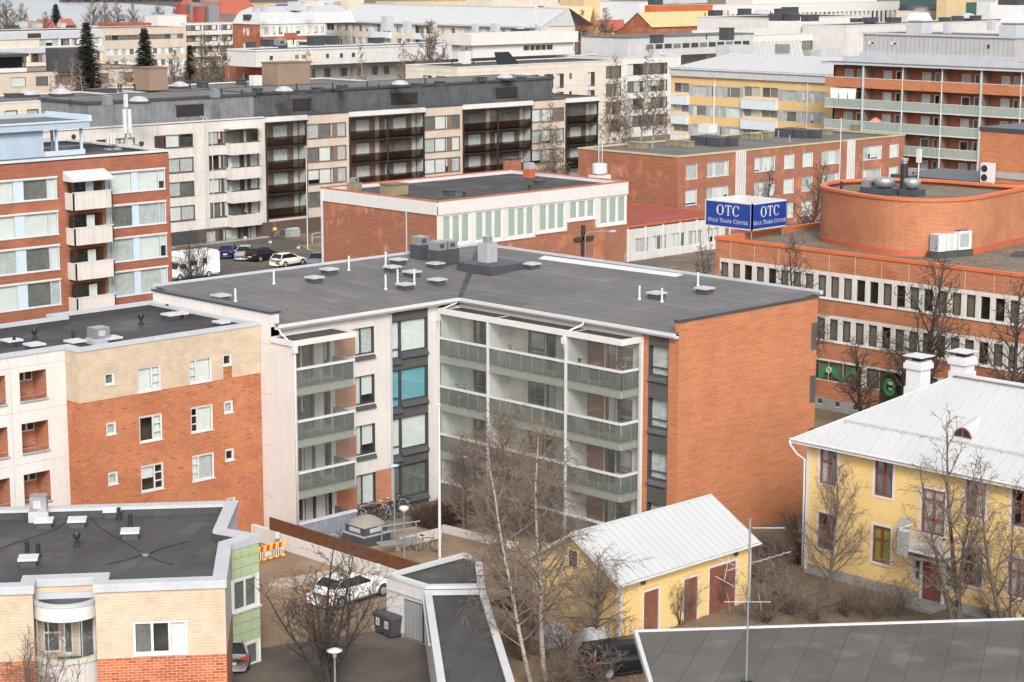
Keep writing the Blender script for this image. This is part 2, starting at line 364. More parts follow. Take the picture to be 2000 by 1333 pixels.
def window(f,u0,u1,v0,v1,cols=((1,'g'),),frame='white_paint',rev='white_paint',fw=.06,dep=.14,wts=(3,2,2,2),sill=None,far=False,panel='brown_panel',seed=None,
           rows=None,room='interior',trim=None,blinds=None,gmat='glass',name='window'):
    """Window in a real opening: reveal, room box, frame, panes, blinds. cols: (share, kind g/p/v)."""
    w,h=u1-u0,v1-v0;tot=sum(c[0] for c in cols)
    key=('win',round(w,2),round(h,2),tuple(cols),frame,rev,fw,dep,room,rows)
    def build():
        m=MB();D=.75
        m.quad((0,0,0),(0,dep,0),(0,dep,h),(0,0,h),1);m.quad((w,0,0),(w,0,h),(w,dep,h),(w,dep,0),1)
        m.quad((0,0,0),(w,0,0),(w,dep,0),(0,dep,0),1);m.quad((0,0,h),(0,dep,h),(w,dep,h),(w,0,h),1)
        y0,y1=dep-.03,dep+.05
        m.box(0,fw,y0,y1,0,h);m.box(w-fw,w,y0,y1,0,h);m.box(fw,w-fw,y0,y1,0,fw);m.box(fw,w-fw,y0,y1,h-fw,h)
        x=0
        for i,(c,k) in enumerate(cols[:-1]):
            x+=c/tot*w;m.box(x-fw*.5,x+fw*.5,y0,y1,fw,h-fw)
        x=0
        for c,k in cols:
            x1=x+c/tot*w
            if k=='v':
                for q in (1/3,2/3): m.box(x+fw*.5,x1-fw*.5,y0,y1,h*q-fw*.4,h*q+fw*.4)
            x=x1
        if rows:
            for q in rows: m.box(fw,w-fw,y0,y1,h*q-fw*.5,h*q+fw*.5)
        Y=dep+.05
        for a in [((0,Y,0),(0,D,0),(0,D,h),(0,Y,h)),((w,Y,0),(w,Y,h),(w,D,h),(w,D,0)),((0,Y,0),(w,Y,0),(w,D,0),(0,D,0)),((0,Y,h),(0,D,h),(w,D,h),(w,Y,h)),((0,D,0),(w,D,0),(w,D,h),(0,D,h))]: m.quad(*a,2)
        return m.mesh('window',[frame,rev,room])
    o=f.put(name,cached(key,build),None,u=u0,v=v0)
    x=0;y=dep+.01
    for i,(c,k) in enumerate(cols):
        x1=x+c/tot*w;a,b=x+(fw if i==0 else fw*.5),x1-(fw if i==len(cols)-1 else fw*.5);lo,hi=fw,h-fw
        if k=='p':
            f.put('panel',cached(('pan',round(b-a,2),round(hi-lo,2),panel),lambda:MB().box(0,b-a,0,.03,0,hi-lo).mesh('panel',[panel])),None,u=a,v=lo,t=-(dep-.012),parent=o)
        else:
            f.put('pane',cached(('pane',round(b-a,2),round(hi-lo,2),gmat),lambda:MB().box(0,b-a,0,.012,0,hi-lo).mesh('pane',[gmat])),None,u=a,v=lo,t=-y,parent=o)
            bl=blinds[i%len(blinds)] if blinds else rng.choices(GL,wts)[0]
            if bl:
                hh=hi-lo
                if bl=='blind' and rng.random()<.15: hh*=round(rng.uniform(.5,.95),1)
                f.put('curtain' if 'curtain' in bl else 'blind',cached(('bl',round(b-a,2),round(hh,2),bl),lambda:MB().box(-.02,b-a+.02,0,.006,-.02,hh+.02).mesh('blind',[bl])),None,u=a,v=hi-hh,t=-(y+.09),parent=o)
        x=x1
    if sill: f.put('sill',cached(('sill',round(w,2),sill),lambda:MB().box(-.05,w+.05,-.07,.1,-.06,0).mesh('sill',[sill])),None,parent=o)
    if trim:
        tm,tw=trim;f.put('trim',cached(('trim',round(w,2),round(h,2),tm,tw),lambda:MB().box(-tw,0,-.03,.01,-tw,h+tw).box(w,w+tw,-.03,.01,-tw,h+tw).box(0,w,-.03,.01,h,h+tw).box(-.001,w+.001,-.045,.01,-tw,0).mesh('trim',[tm])),None,parent=o)
    return o
def rect(f,tl,br): # opening seen between two photograph corners of one facade
    a=f.uv(*tl);b=f.uv(*br);return (min(a[0],b[0]),max(a[0],b[0]),min(a[1],b[1]),max(a[1],b[1]))
# ------------------------------------------------ roof furniture (parts of buildings)
def vent_box(root,x,y,z,sx=.7,sy=.7,h=.35,base='charcoal',cap='light_grey_metal',rz=0,name='roof_vent'):
    me=cached(('vb',sx,sy,h,base,cap),lambda:MB().box(-sx/2,sx/2,-sy/2,sy/2,0,h,0).box(-sx/2-.08,sx/2+.08,-sy/2-.08,sy/2+.08,h,h+.1,1).mesh('roof_vent',[base,cap]))
    return ob(name,me,root,Vector((x,y,z))-root.location,rz)
def pipe(root,x,y,z,h=.8,r=.07,mat='white_metal',cap=False,name='vent_pipe'):
    def b():
        m=MB().lathe([(r*1.7,0),(r*1.7,.06),(r,.12),(r,h)],10)
        if cap: m.lathe([(r*1.3,h-.05),(r*2,h+.05),(r*2,h+.18),(r,h+.3)],10)
        return m.mesh('vent_pipe',[mat])
    return ob(name,cached(('pp',h,r,mat,cap),b),root,Vector((x,y,z))-root.location)
def dome(root,x,y,z,s=1.3,base='charcoal',mat='tarp_white',rz=0):
    def b():
        m=MB().box(-s/2,s/2,-s/2,s/2,0,.3,1);k=s*.47
        n=8
        vs=[];fs=[]
        for i in range(n+1):
            for j in range(n+1):
                a,c=-1+2*i/n,-1+2*j/n;vs.append((a*k,c*k,.3+s*.3*max(0,(1-a*a)*(1-c*c))**.5))
        for i in range(n):
            for j in range(n): fs.append((i*(n+1)+j,(i+1)*(n+1)+j,(i+1)*(n+1)+j+1,i*(n+1)+j+1))
        m.add(vs,fs,0);return m.mesh('roof_light',[mat,base])
    return ob('roof_light',cached(('dm',s,base,mat),b),root,Vector((x,y,z))-root.location,rz)
def hvac(root,x,y,z,sx=.9,sy=.9,h=.9,rz=0,mat='galvanised',base='charcoal',bh=.5):
    m=cached(('hv',sx,sy,h,mat,base,bh),lambda:MB().box(-sx/2,sx/2,-sy/2,sy/2,0,bh,1).box(-sx*.42,sx*.42,-sy*.42,sy*.42,bh,bh+h,0).box(-sx*.25,sx*.15,-sy*.43-.01,-sy*.43+.02,bh+h*.25,bh+h*.75,1).mesh('roof_fan',[mat,base]))
    return ob('roof_fan',m,root,Vector((x,y,z))-root.location,rz)
def offset_poly(pts,d):
    n=len(pts);out=[]
    for i in range(n):
        p0,p1,p2=[Vector(pts[k]) for k in((i-1)%n,i,(i+1)%n)]
        e1=(p1-p0).normalized();e2=(p2-p1).normalized();n1=Vector((-e1.y,e1.x));n2=Vector((-e2.y,e2.x))
        b=(n1+n2);k=b.dot(n1);b=b/(k if abs(k)>.2 else .2);out.append(tuple(p1+b*d))
    return out
def flat_roof(root,poly,z,par=.35,cop=.35,felt='roof_felt',copm='light_grey_metal',over=.06,name='roof'):
    """counter-clockwise polygon; parapet coping standing par above the felt"""
    inn=offset_poly(poly,cop);out=offset_poly(poly,-over)
    o=part(root,name,MB().prism(offset_poly(poly,.05),z-par-.25,z-par,0),felt)
    part(root,'coping',MB().ring(out,inn,z-.14,z+.02),copm)
    part(root,'parapet_lining',MB().ring(offset_poly(poly,.04),offset_poly(poly,cop-.04),z-par-.1,z-.12),felt)
    return o
for nm,c in (('brick_a',(.43,.135,.047)),('brick_b',(.385,.112,.040)),('brick_c',(.47,.16,.06)),('brick_d',(.30,.08,.034)),
             ('rbrick_a',(.46,.125,.045)),('rbrick_b',(.37,.085,.034)),('rbrick_c',(.52,.16,.06)),('rbrick_d',(.31,.07,.032)),
             ('bbrick_a',(.57,.45,.335)),('bbrick_b',(.60,.48,.36)),('bbrick_c',(.545,.43,.315)),('bbrick_d',(.58,.45,.325))):
    plain(nm,c,.85,.14,1.5,.08,30)
plain('mortar',(.62,.47,.36),.95,.12,1,.06);plain('mortar_beige',(.44,.35,.265),.95,.12,1,.06)
def brick_field(f,u0,u1,v0,v1,holes,pre,single=False,bw=.265,bh=.075,seed=1,name='brick',gap=.011):
    """courses of real bricks standing proud of the mortar plane"""
    rg=random.Random(seed);mats=[pre+k for k in'abcd'];wts=(5,4,3,1.3);mb=MB();nr=int((v1-v0)/bh)
    for r in range(nr):
        z0=v0+r*bh;z1=z0+bh-gap;x=u0-(bw/2 if r%2 else 0)
        while x<u1-.02:
            a,b=max(x,u0),min(x+bw-gap,u1);x+=bw
            if b-a<.03: continue
            if any(h[0]<b and h[1]>a and h[2]<z1 and h[3]>z0 for h in holes):
                # cut the brick at an opening's side
                for h in holes:
                    if h[0]<b and h[1]>a and h[2]<z1 and h[3]>z0:
                        if h[0]-a>.03: b=h[0]
                        elif b-h[1]>.03: a=h[1]
                        else: a=b
                if b-a<.03: continue
            d=.010+rg.random()*.004;hb_=math.sin(a*1.7+seed)+math.sin(z0*2.9+a*.6+seed*2)+math.sin((a+z0)*.8);mi=rg.choices(range(4),wts)[0] if rg.random()<.35 else (1 if hb_<-.6 else 0 if hb_<.9 else 2)
            if single:
                me=cached(('bk',pre,round(b-a,2),mi),lambda:MB().box(0,b-a,-.012,0,0,z1-z0).mesh('brick',[mats[mi]]))
                f.put('brick',me,None,u=a,v=z0)
            else:
                mb.add([(a,0,z0),(b,0,z0),(b,0,z1),(a,0,z1),(a,-d,z0),(b,-d,z0),(b,-d,z1),(a,-d,z1)],[(4,5,6,7),(0,1,5,4),(1,2,6,5),(2,3,7,6),(3,0,4,7)],mi)
    if not single: f.put(name,mb,mats,kind='stuff')
# ------------------------------------------------ ground and setting
def sheet(name,pts,z,mat,label=None,cat=None):
    o=ob(name,MB().add([(x,y,z) for x,y in pts],[tuple(range(len(pts)))]).mesh(name,[mat]));o['kind']='structure';return o
def ground_mat(n,a,b,c,s=.25):
    m,t,p=_new(n);v=coords(t,True)
    col=mixc(t,noise(t,v,s,6,.4,.6),a,b);col=mixc(t,noise(t,v,s*.3,5,.5,.62),col,c)
    col=mixc(t,noise(t,v,11,4),col,mixc(t,1.0,col,(.78,.76,.74),'MULTIPLY'))
    t.links.new(col,p.inputs['Base Color'])
    r=N(t,'MapRange');r.inputs[3].default_value=.95;r.inputs[4].default_value=.45;t.links.new(noise(t,v,s*1.5,4,.5,.68),r.inputs[0]);t.links.new(r.outputs[0],p.inputs['Roughness'])
    bump(t,p,noise(t,v,20,4),.02,.4)
ground_mat('earth',(.165,.13,.098),(.12,.095,.072),(.20,.155,.105))
ground_mat('asphalt',(.10,.085,.072),(.075,.065,.057),(.13,.105,.085),.5)
ground_mat('sandy_asphalt',(.30,.215,.14),(.235,.165,.105),(.20,.145,.10),.35)
ground_mat('yard_gravel',(.29,.21,.135),(.22,.155,.10),(.33,.25,.165),.6)
ground_mat('lawn',(.22,.165,.085),(.16,.125,.07),(.25,.19,.10),.4)
sheet('ground',[(-600,-600),(7000,-600),(7000,7000),(-600,7000)],0,'earth')
g=onz
# parking yard (sanded asphalt), darker drive, gravel yard, lawns, rear car park
sheet('parking_yard',[(44,70),(62,60),(72,73),(68.6,79.9),(68.6,91.4),(57,91.4),(52,86)],.012,'sandy_asphalt')
sheet('drive',[(52,73),(56,60),(60,64),(64.5,72),(63.6,73.6),(60,75),(56.2,76.2)],.020,'asphalt')
sheet('courtyard',[(69.1,74),(84,74),(84,90.4),(69.1,90.4)],.014,'yard_gravel')
sheet('paved_path',[(69.2,86.8),(80,86.8),(82.5,84.5),(84,84.5),(84,90.45),(69.2,90.45)],.024,'paver')
sheet('car_park',[(100,150),(152,168),(152,196),(100,196)],.012,'asphalt')
sheet('lawn',[(142.5,172),(158,168),(158,187),(149.5,188.5)],.022,'lawn')
sheet('lawn_by_offices',[(98,60),(119.8,60),(119.8,100),(98,100)],.012,'lawn')
sheet('street',[(98,70),(106,70),(106,103),(98,103)],.020,'asphalt')
sheet('garden',[(70,45),(86,45),(86,72.3),(70,73.5)],.012,'earth')
sheet('garden_path',[(83.5,66.2),(86,66.2),(92,71),(90,72.2),(84.5,70.5)],.020,'asphalt')
def kerb(a,b,h=.12,wd=.14,name='kerb'):
    d=(Vector(b)-Vector(a));n=Vector((-d.y,d.x)).normalized()*wd/2
    o=ob(name,MB().prism([tuple(Vector(a)+n),tuple(Vector(a)-n),tuple(Vector(b)-n),tuple(Vector(b)+n)][::-1] ,0,h).mesh(name,['concrete']));o['kind']='structure'
kerb((106,70),(106,103));kerb((149.6,188.6),(142.4,172))
plain('salt_patch',(.47,.39,.31),.9,.25,1.5,.1,8)
def blob(pts,n=3):
    for _ in range(n):
        q_=[]
        for a,b in zip(pts,pts[1:]+pts[:1]): q_+=[(a[0]*.75+b[0]*.25,a[1]*.75+b[1]*.25),(a[0]*.25+b[0]*.75,a[1]*.25+b[1]*.75)]
        pts=q_
    return pts
sheet('salt_patch',blob([onz(x,y) for x,y in ((522,1142),(545,1130),(575,1128),(620,1118),(655,1112),(640,1128),(590,1143),(560,1152),(530,1150))]),.028,'salt_patch')
sheet('salt_patch',blob([onz(x,y) for x,y in ((722,1222),(745,1215),(765,1218),(755,1232),(730,1236))]),.027,'salt_patch')
for a,b in (((63.1,76.9),(67.2,77.0)),((63.2,74.2),(65.2,74.3))):
    kerb(a,b,.031,.09,'parking_line')
# ------------------------------------------------ main L-shaped block
T=thing('apartment_block','L-shaped four storey block with glazed balconies, white walls and tall orange brick gable','apartment block',(84,82,0))
fl=[0,2.97,5.95,8.93]
fS=Fac(T,(69.7,90.5),(82.5,90.5));x0=69.7
ws=[(9.9,11.5),(6.9,8.62),(3.85,5.64),(.78,2.65)]
dk=[(9.62,11.55),(6.62,8.60),(3.64,5.62),(.65,2.68)]
H=[];WL=[]
for a,b in ws: WL.append((75.88-x0,77.33-x0,a,b))
DK=[]
for a,b in dk: DK+= [(78.72-x0,79.42-x0,a-.32,b),(79.46-x0,81.56-x0,a,b)]
LOG=[]
for z in fl: LOG+=[(.55,2.05,z+.75,z+2.3),(2.2,3.05,z+.12,z+2.3),(3.75,4.25,z+.12,z+2.3)]
allh=WL+DK+LOG
fS.wall('wall',0,78.6-x0,0,12.35,allh+[(74.3-x0,75.88-x0,a,b) for a,b in ws]+[(77.33-x0,78.6-x0,0,2.68),(74.3-x0,77.4-x0,0,.78)],'white_brick')
fS.wall('wall',81.62-x0,12.8,0,12.35,[],'white_brick')
for a,b in ws: fS.wall('brick_panel',74.3-x0,75.88-x0,a,b,[],'red_brick_near')
fS.wall('brick_panel',77.33-x0,78.6-x0,0,2.68,[],'red_brick_near');fS.wall('brick_panel',74.3-x0,77.33-x0,0,.78,[],'red_brick_near')
fS.wall('dark_brick_strip',78.6-x0,81.62-x0,0,12.35,DK,'charcoal_brick')
for i,h in enumerate(WL):
    o=window(fS,*h,cols=((.33,'g'),(.67,'g')),frame='dark_frame',rev='dark_frame',dep=.12,wts=(3,3,0,0))
    fS.put('sill',MB().add([(-.05,-.16,-.30),(1.5,-.16,-.30),(1.5,.05,0),(-.05,.05,0),(-.05,0,-.3),(1.5,0,-.3)],[(0,1,2,3),(0,4,5,1),(0,3,4),(1,5,2)]),'dark_metal',parent=o)
for i,h in enumerate(DK):
    wd=i%2
    o=window(fS,*h,cols=((1,'g'),),rows=None if wd else (.24,),frame='dark_frame',rev='dark_frame',dep=.12,blinds=['teal_blind' if i in(2,3) else ('curtain_dark' if i in (6,7) else 'blind')])
    w_=h[1]-h[0]
    fS.put('sill',MB().add([(-.02,-.18,-.34),(w_+.04,-.18,-.34),(w_+.04,.05,0),(-.02,.05,0),(-.02,0,-.34),(w_+.04,0,-.34)],[(0,1,2,3),(0,4,5,1),(0,3,4),(1,5,2)]),'dark_metal',parent=o)
for i,h in enumerate(LOG):
    window(fS,*h,cols=((1,'g'),),rows=(.28,) if i%3==0 else None,frame='brown_frame' if i%3<2 else 'dark_frame',rev='brown_frame',dep=.08,fw=.11,wts=(1,2,2,3),name='window' if i%3==0 else 'balcony_door')
fS.bx('downpipe',8.86,8.95,0,12.1,.02,.11,'light_grey_metal');fS.bx('downpipe',12.62,12.74,0,12.0,.04,.16,'white_metal')
# west end wall and pier
fE=Fac(T,(69.7,102),(69.7,90.5))
part(T,'end_wall',MB().prism([(69.7,102),(69.7,90.5),(70.3,90.5),(70.3,102)],0,13.12),'white_render')
part(T,'coping',MB().box(69.62,70.38,90.42,102.05,13.12,13.24),'dark_metal')
part(T,'side_wall',MB().box(69.70,69.9,88.5,90.498,0,11.75),'white_render')
for z in (2.45,5.45,8.45,11.35): fE.bx('joint',9.98,11.5,z,z+.025,.0,.004,'grey_render')
# left balcony stack
def balcony(f,root,u0,u1,zr,n,rail=True,dep=1.9,slab=True,side=None,upper=True,ztop=None):
    """frosted parapet panes hung in front of the slab, sliding panes with a pale haze mixed in above, white rail"""
    L=u1-u0
    f.bx('handrail',u0,u1,zr-.02,zr+.11,-.05,.10,'white_metal')
    for i in range(n):
        a=u0+L*i/n+.02;b=u0+L*(i+1)/n-.02
        f.put('parapet_pane',cached(('ppane',round(b-a,2)),lambda:MB().box(0,b-a,0,.02,0,1.0).mesh('parapet_pane',['frosted'])),None,u=a,v=zr-1.03,t=.03)
        f.put('lower_pane',cached(('lpane',round(b-a,2)),lambda:MB().box(0,b-a,0,.02,0,.40).mesh('lower_pane',['frosted_pale'])),None,u=a,v=zr-1.46,t=.03)
        if i: f.bx('clip',a-.03,a-.01,zr-.95,zr-.08,.03,.06,'galvanised')
    f.bx('rail',u0,u1,zr-1.055,zr-1.025,.0,.05,'galvanised');f.bx('rail',u0,u1,zr-1.49,zr-1.46,.0,.05,'galvanised')
    if upper and ztop:
        m=max(2,n-1)
        for i in range(m):
            a=u0+L*i/m+.012;b=u0+L*(i+1)/m-.012
            f.put('sliding_pane',cached(('spane',round(b-a,2),round(ztop-zr,2)),lambda:MB().box(0,b-a,0,.012,0,ztop-zr-.13).mesh('sliding_pane',['glazing'])),None,u=a,v=zr+.11)
fB=Fac(T,(69.9,88.5),(74.1,88.5))
for i,zr in enumerate((1.2,4.17,7.15,10.15)):
    z=fl[i]
    fB.bx('balcony_slab',0,4.2,z-.32 if i else 0,z-.02 if i else .03,-1.99,-.03,'pale_grey')
    if i: balcony(fB,T,0,4.2,zr,5,ztop=zr+1.5)
    fB.bx('end_post',4.12,4.2,zr-1.4 if i else 0,zr,-.04,.04,'light_grey_metal')
    part(T,'end_pane',MB().box(74.09,74.11,88.55,90.45,zr-1.2 if i else .2,zr),'frosted')
fB.bx('parapet',0,4.2,.0,1.2,-.15,.05,'blue_concrete');fB.bx('parapet_cap',-.03,4.25,1.2,1.30,-.2,.10,'white_metal')
part(T,'plinth',MB().box(69.8,74.3,88.38,88.44,0,.25),'concrete')
part(T,'canopy',MB().box(69.62,74.2,88.4,90.49,11.52,11.72),'white_paint');part(T,'canopy_felt',MB().box(69.8,74.05,88.62,90.45,11.72,11.75),'roof_gravel_black')
part(T,'canopy_rim',MB().ring([(69.6,88.38),(74.22,88.38),(74.22,90.48),(69.6,90.48)],[(69.75,88.53),(74.07,88.53),(74.07,90.44),(69.75,90.44)],11.52,11.83),'white_paint')
part(T,'downpipe',MB().tube([(69.95,90.1,12.3),(69.95,89.9,12.05),(69.72,88.6,11.6),(69.72,88.42,11.4),(69.72,88.42,0)],.06,8),'white_metal',True)
part(T,'rain_head',MB().box(69.58,69.86,88.28,88.5,11.15,11.62),'white_metal')
# right wing: courtyard balconies
fI=Fac(T,(84.2,90.5),(84.2,75.4));hol=[];bays=[(0.05,4.35),(4.4,10.75),(10.85,15.05)]
yy=90.45
pat=[[(1.3,2.6,.8,'w'),(2.75,3.6,.1,'d')],[(6.0,7.4,.8,'w'),(7.5,8.3,.1,'d'),(9.6,10.4,.1,'d')],[(12.3,13.1,.1,'d'),(13.2,14.4,.8,'w')]]
for z in fl:
    for bay in pat:
        for a,b,s,k in bay: hol.append((a,b,z+s,z+2.25))
fI.wall('wall',0,15.1,0,12.4,hol,'cream_concrete')
for i,h in enumerate(hol):
    window(fI,*h,cols=((1,'g'),),rows=(.25,) if h[1]-h[0]>1.1 else None,frame='brown_frame',rev='brown_frame',dep=.08,fw=.12,wts=(1,2,2,3),name='window' if h[1]-h[0]>1.1 else 'balcony_door')
for z in fl:
    for a,b in ((8.5,10.7),(10.86,12.2)): fI.bx('brown_wall_panel',a,b,z+.02,z+2.4,.003,.02,'door_red') if a>9 else fI.bx('brown_wall_panel',8.4,9.5,z+.02,z+2.4,.003,.02,'cream_concrete')
part(T,'corner_partition',MB().box(82.62,84.18,90.40,90.46,0,11.7),'white_paint')
fW=Fac(T,(82.5,90.4),(82.5,75.4));fR=Fac(T,(82.5,75.4),(84.15,75.4))
for i,zr in enumerate((1.15,4.14,7.13,10.12)):
    z=fl[i]
    part(T,'balcony_slab',MB().box(82.56,84.19,75.46,90.44,z-.3 if i else 0,z if i else .03),'pale_grey')
    for (a,b),n in zip(((.0,4.25),(4.36,10.68),(10.8,15.0)),(5,7,5)):
        balcony(fW,T,a,b,zr,n,ztop=zr+(1.62 if i==3 else 1.5))
    balcony(fR,T,.02,1.62,zr,2,ztop=zr+(1.62 if i==3 else 1.5))
for u in (4.3,10.74): fW.bx('partition',u-.05,u+.05,0,11.85,-1.68,.02,'white_paint');fW.bx('post',u-.055,u+.055,0,11.9,.03,.14,'white_metal')
fW.bx('post',-.06,.0,0,11.9,-.02,.1,'white_metal')
fR.bx('post',1.45,1.66,0,12.0,-.02,.13,'white_paint');fR.bx('downpipe',1.28,1.36,0,10.9,.12,.2,'light_grey_metal')
part(T,'canopy',MB().box(82.42,84.19,75.32,90.44,11.74,11.80),'white_paint');part(T,'canopy_felt',MB().box(82.6,84.18,75.5,90.3,11.80,11.83),'roof_felt_black')
part(T,'canopy_rim',MB().ring([(82.38,75.28),(84.3,75.28),(84.3,90.44),(82.38,90.44)],[(82.52,75.42),(84.19,75.42),(84.19,90.4),(82.52,90.4)],11.66,12.0),'white_paint')
for yb in (79.66,90.3): part(T,'downpipe',MB().tube([(83.75,yb-.1,12.35),(83.6,yb-.2,12.2),(82.45,yb+.1,11.85),(82.36,yb+.1,11.6),(82.36,yb+.1,10.9)],.06,8),'white_metal',True);part(T,'rain_head',MB().box(82.25,82.48,yb-.02,yb+.22,11.2,11.6),'white_metal')
# narrow window strip and brick gable
f3=Fac(T,(84.2,75.4),(84.2,72.7));sh=[(.5,1.92,a,b) for a,b in((9.85,11.56),(6.88,8.55),(3.89,5.52),(.9,2.5))]
f3.wall('wall',0,.46,0,12.4,[],'orange_brick');f3.wall('wall',1.96,2.7,0,12.4,[],'orange_brick')
f3.wall('dark_brick_strip',.46,1.96,0,12.4,sh,'charcoal_brick')
for h in sh:
    o=window(f3,*h,cols=((1,'g'),),rows=(.27,),frame='dark_frame',rev='dark_frame',dep=.2,blinds=['curtain'])
    f3.put('sill',MB().add([(0,-.16,-.3),(1.42,-.16,-.3),(1.42,.05,0),(0,.05,0),(0,0,-.3),(1.42,0,-.3)],[(0,1,2,3),(0,4,5,1),(0,3,4),(1,5,2)]),'dark_metal',parent=o)
fG=Fac(T,(84.2,72.7),(96.7,72.7))
q=[(11.95,12.5,a,b) for a,b in((9.95,11.6),(6.75,8.4),(3.6,5.2),(.4,2.0))]
fG.wall('gable_wall',0,12.5,0,13.08,q,'orange_brick')
for h in q: fG.wall('quoin',*h,[],'charcoal_brick')
fG.bx('coping',-.06,12.56,13.08,13.24,-.35,.06,'dark_metal');part(T,'gable_return',MB().box(84.2,84.55,72.701,73.0,12.3,13.079),'orange_brick')
part(T,'rear_wall',MB().box(96.4,96.7,72.71,101.9,0,13.1),'orange_brick');part(T,'rear_wall',MB().box(70.3,96.39,101.6,101.9,0,13.1),'white_render')
# roof: two planes falling to the inner corner
zl,zh=12.5,13.34
part(T,'roof_plane',MB().add([(69.95,90.12,zl),(83.85,90.12,zl),(97.0,102.2,zh),(69.95,102.2,zh),(69.95,90.12,zl-.15),(83.85,90.12,zl-.15)],[(0,1,2,3),(4,5,1,0)]),'roof_felt')
part(T,'roof_plane',MB().add([(83.85,90.12,zl),(83.85,72.75,zl),(97.0,72.75,zh),(97.0,102.2,zh),(83.85,90.12,zl-.15),(83.85,72.75,zl-.15)],[(0,1,2,3),(4,5,1,0)]),'roof_felt')
part(T,'gutter',MB().box(69.9,83.78,89.98,90.12,zl-.17,zl+.01),'white_metal');part(T,'gutter',MB().box(83.71,83.85,72.62,89.97,zl-.17,zl+.01),'white_metal')
part(T,'eave_trim',MB().box(69.95,83.9,90.12,90.5,zl-.3,zl-.17).box(83.86,84.2,72.72,90.11,zl-.3,zl-.17),'white_paint')
part(T,'edge_flashing',MB().box(69.9,97.0,102.15,102.4,zh-.1,zh+.12).box(96.95,97.2,72.7,102.14,zh-.1,zh+.12),'light_grey_metal')
part(T,'ridge_seam',MB().add([(83.7,90.12,zl+.01),(84.05,90.0,zl+.01),(97,101.7,zh+.01),(96.6,102,zh+.01)],[(0,1,2,3)]),'roof_felt_dark')
def rz(x,y): # roof height
    return max(min(zl+(y-90.12)*.0695,zh) if (y-90.12)>0 and (x-83.85)<(y-90.12)*1.088 else zl+(x-83.85)*.0639,zl)
def onroof(px,py):
    z=12.9
    for _ in range(4): p=onz(px,py,z);z=rz(*p)
    return p[0],p[1],z
Zt=lambda z,x,y:(z[0]+x/z[2],z[1]+y/z[2])
T5=(600,200,2.857);T6=(1200,230,2.5);T4=(0,220,2.857)
for a,b in ((123,958),(40,1005),(508,903),(475,945),(585,973),(548,1045),(726,1018),(716,925),(1252,928)): vent_box(T,*onroof(*Zt(T5,a,b)),.75,.75,.28)
for a,b in ((440,858),(205,882)): vent_box(T,*onroof(*Zt(T6,a,b)),.75,.75,.28)
vent_box(T,*onroof(*Zt(T4,1232,1050)),.75,.75,.28)
for a,b in ((233,938),(438,913),(438,1047),(505,1015),(598,1015)): pipe(T,*onroof(*Zt(T5,a,b)),.95,.065)
for a,b in ((122,890),(232,902),(408,822)): pipe(T,*onroof(*Zt(T6,a,b)),.85,.065)
pipe(T,*onroof(460,590),.8,.065);pipe(T,*onroof(535,555),.9,.065)
for a,b in ((632,870),): x,y,z=onroof(*Zt(T5,a,b));hvac(T,x,y,z,1.0,1.0,.55,base='charcoal',bh=.95)
x,y,z=onroof(*Zt(T5,757,900));hvac(T,x-.45,y,z,.95,1.1,.55,bh=.98);hvac(T,x+.5,y,z,.95,1.1,.55,bh=.98)
x,y,z=onroof(*Zt(T5,1030,935));part(T,'roof_hatch',MB().box(x-1.6,x+1.6,y-1.6,y+1.6,z-.2,z+.5),'charcoal');part(T,'chimney',MB().box(x-.5,x+.4,y-.1,y+.8,z+.5,z+1.75),'grey_metal');part(T,'chimney_fan',MB().box(x-.25,x+.2,y+.15,y+.6,z+1.75,z+2.15),'galvanised')
a=onz(1062,503,13.3);b=onz(1330,545,13.1);L0=Vector(a);L1=Vector(b)
m=MB();n=14
root=T
d=(L1-L0);nn=Vector((-d.y,d.x)).normalized()
hp=MB().prism([tuple(L0-nn*.45),tuple(L0+nn*.45),tuple(L1+nn*.45),tuple(L1-nn*.45)][::-1],12.5,13.25);lt=part(T,'skylight_strip',hp,'charcoal')
for i in range(n):
    p0=L0+d*(i/n)+d.normalized()*.02;p1=L0+d*((i+1)/n)-d.normalized()*.02
    m=MB();A,B=p0+nn*.55,p1+nn*.55;C,D=p1-nn*.55,p0-nn*.55
    vs=[(A.x,A.y,13.25),(B.x,B.y,13.25),(C.x,C.y,13.25),(D.x,D.y,13.25),(p0.x,p0.y,13.42),(p1.x,p1.y,13.42)]
    m.add(vs,[(0,1,5,4),(3,4,5,2),(1,2,5),(0,4,3),(0,3,2,1)]);part(T,'skylight_panel',m,'white_metal')
# ------------------------------------------------ left block: beige over orange brick
T=thing('apartment_block','four storey block with beige brick top, orange brick below and flat black roof, left','apartment block',(62,95,0))
f=Fac(T,(57.7,91.5),(69.68,91.5));X=57.7
big=[];sm=[]
for z0,z1 in ((9.66,10.99),(6.87,8.27),(4.09,5.51),(1.3,2.7)):
    big+=[(61.38-X,62.85-X,z0,z1),(64.78-X,66.26-X,z0,z1)];sm+=[(59.28-X,59.88-X,z1-.63,z1),(67.06-X,67.66-X,z1-.63,z1)]
f.wall('beige_wall',0,11.98,9.62,12.4,big+sm,'mortar_beige');f.wall('brick_wall',0,11.98,0,9.62,big+sm,'mortar')
notch=(67.06-X,67.66-X,9.62,10.42)
brick_field(f,0,11.97,9.62,12.38,big+sm+[notch],'bbrick_',bw=.32,bh=.092,seed=3,name='beige_bricks');brick_field(f,notch[0],notch[1],9.62,10.36,[],'brick_',seed=5,name='brick_notch')
brick_field(f,0,11.97,.05,9.62,big+sm,'brick_',bw=.32,bh=.092,gap=.016,seed=4,name='orange_bricks')
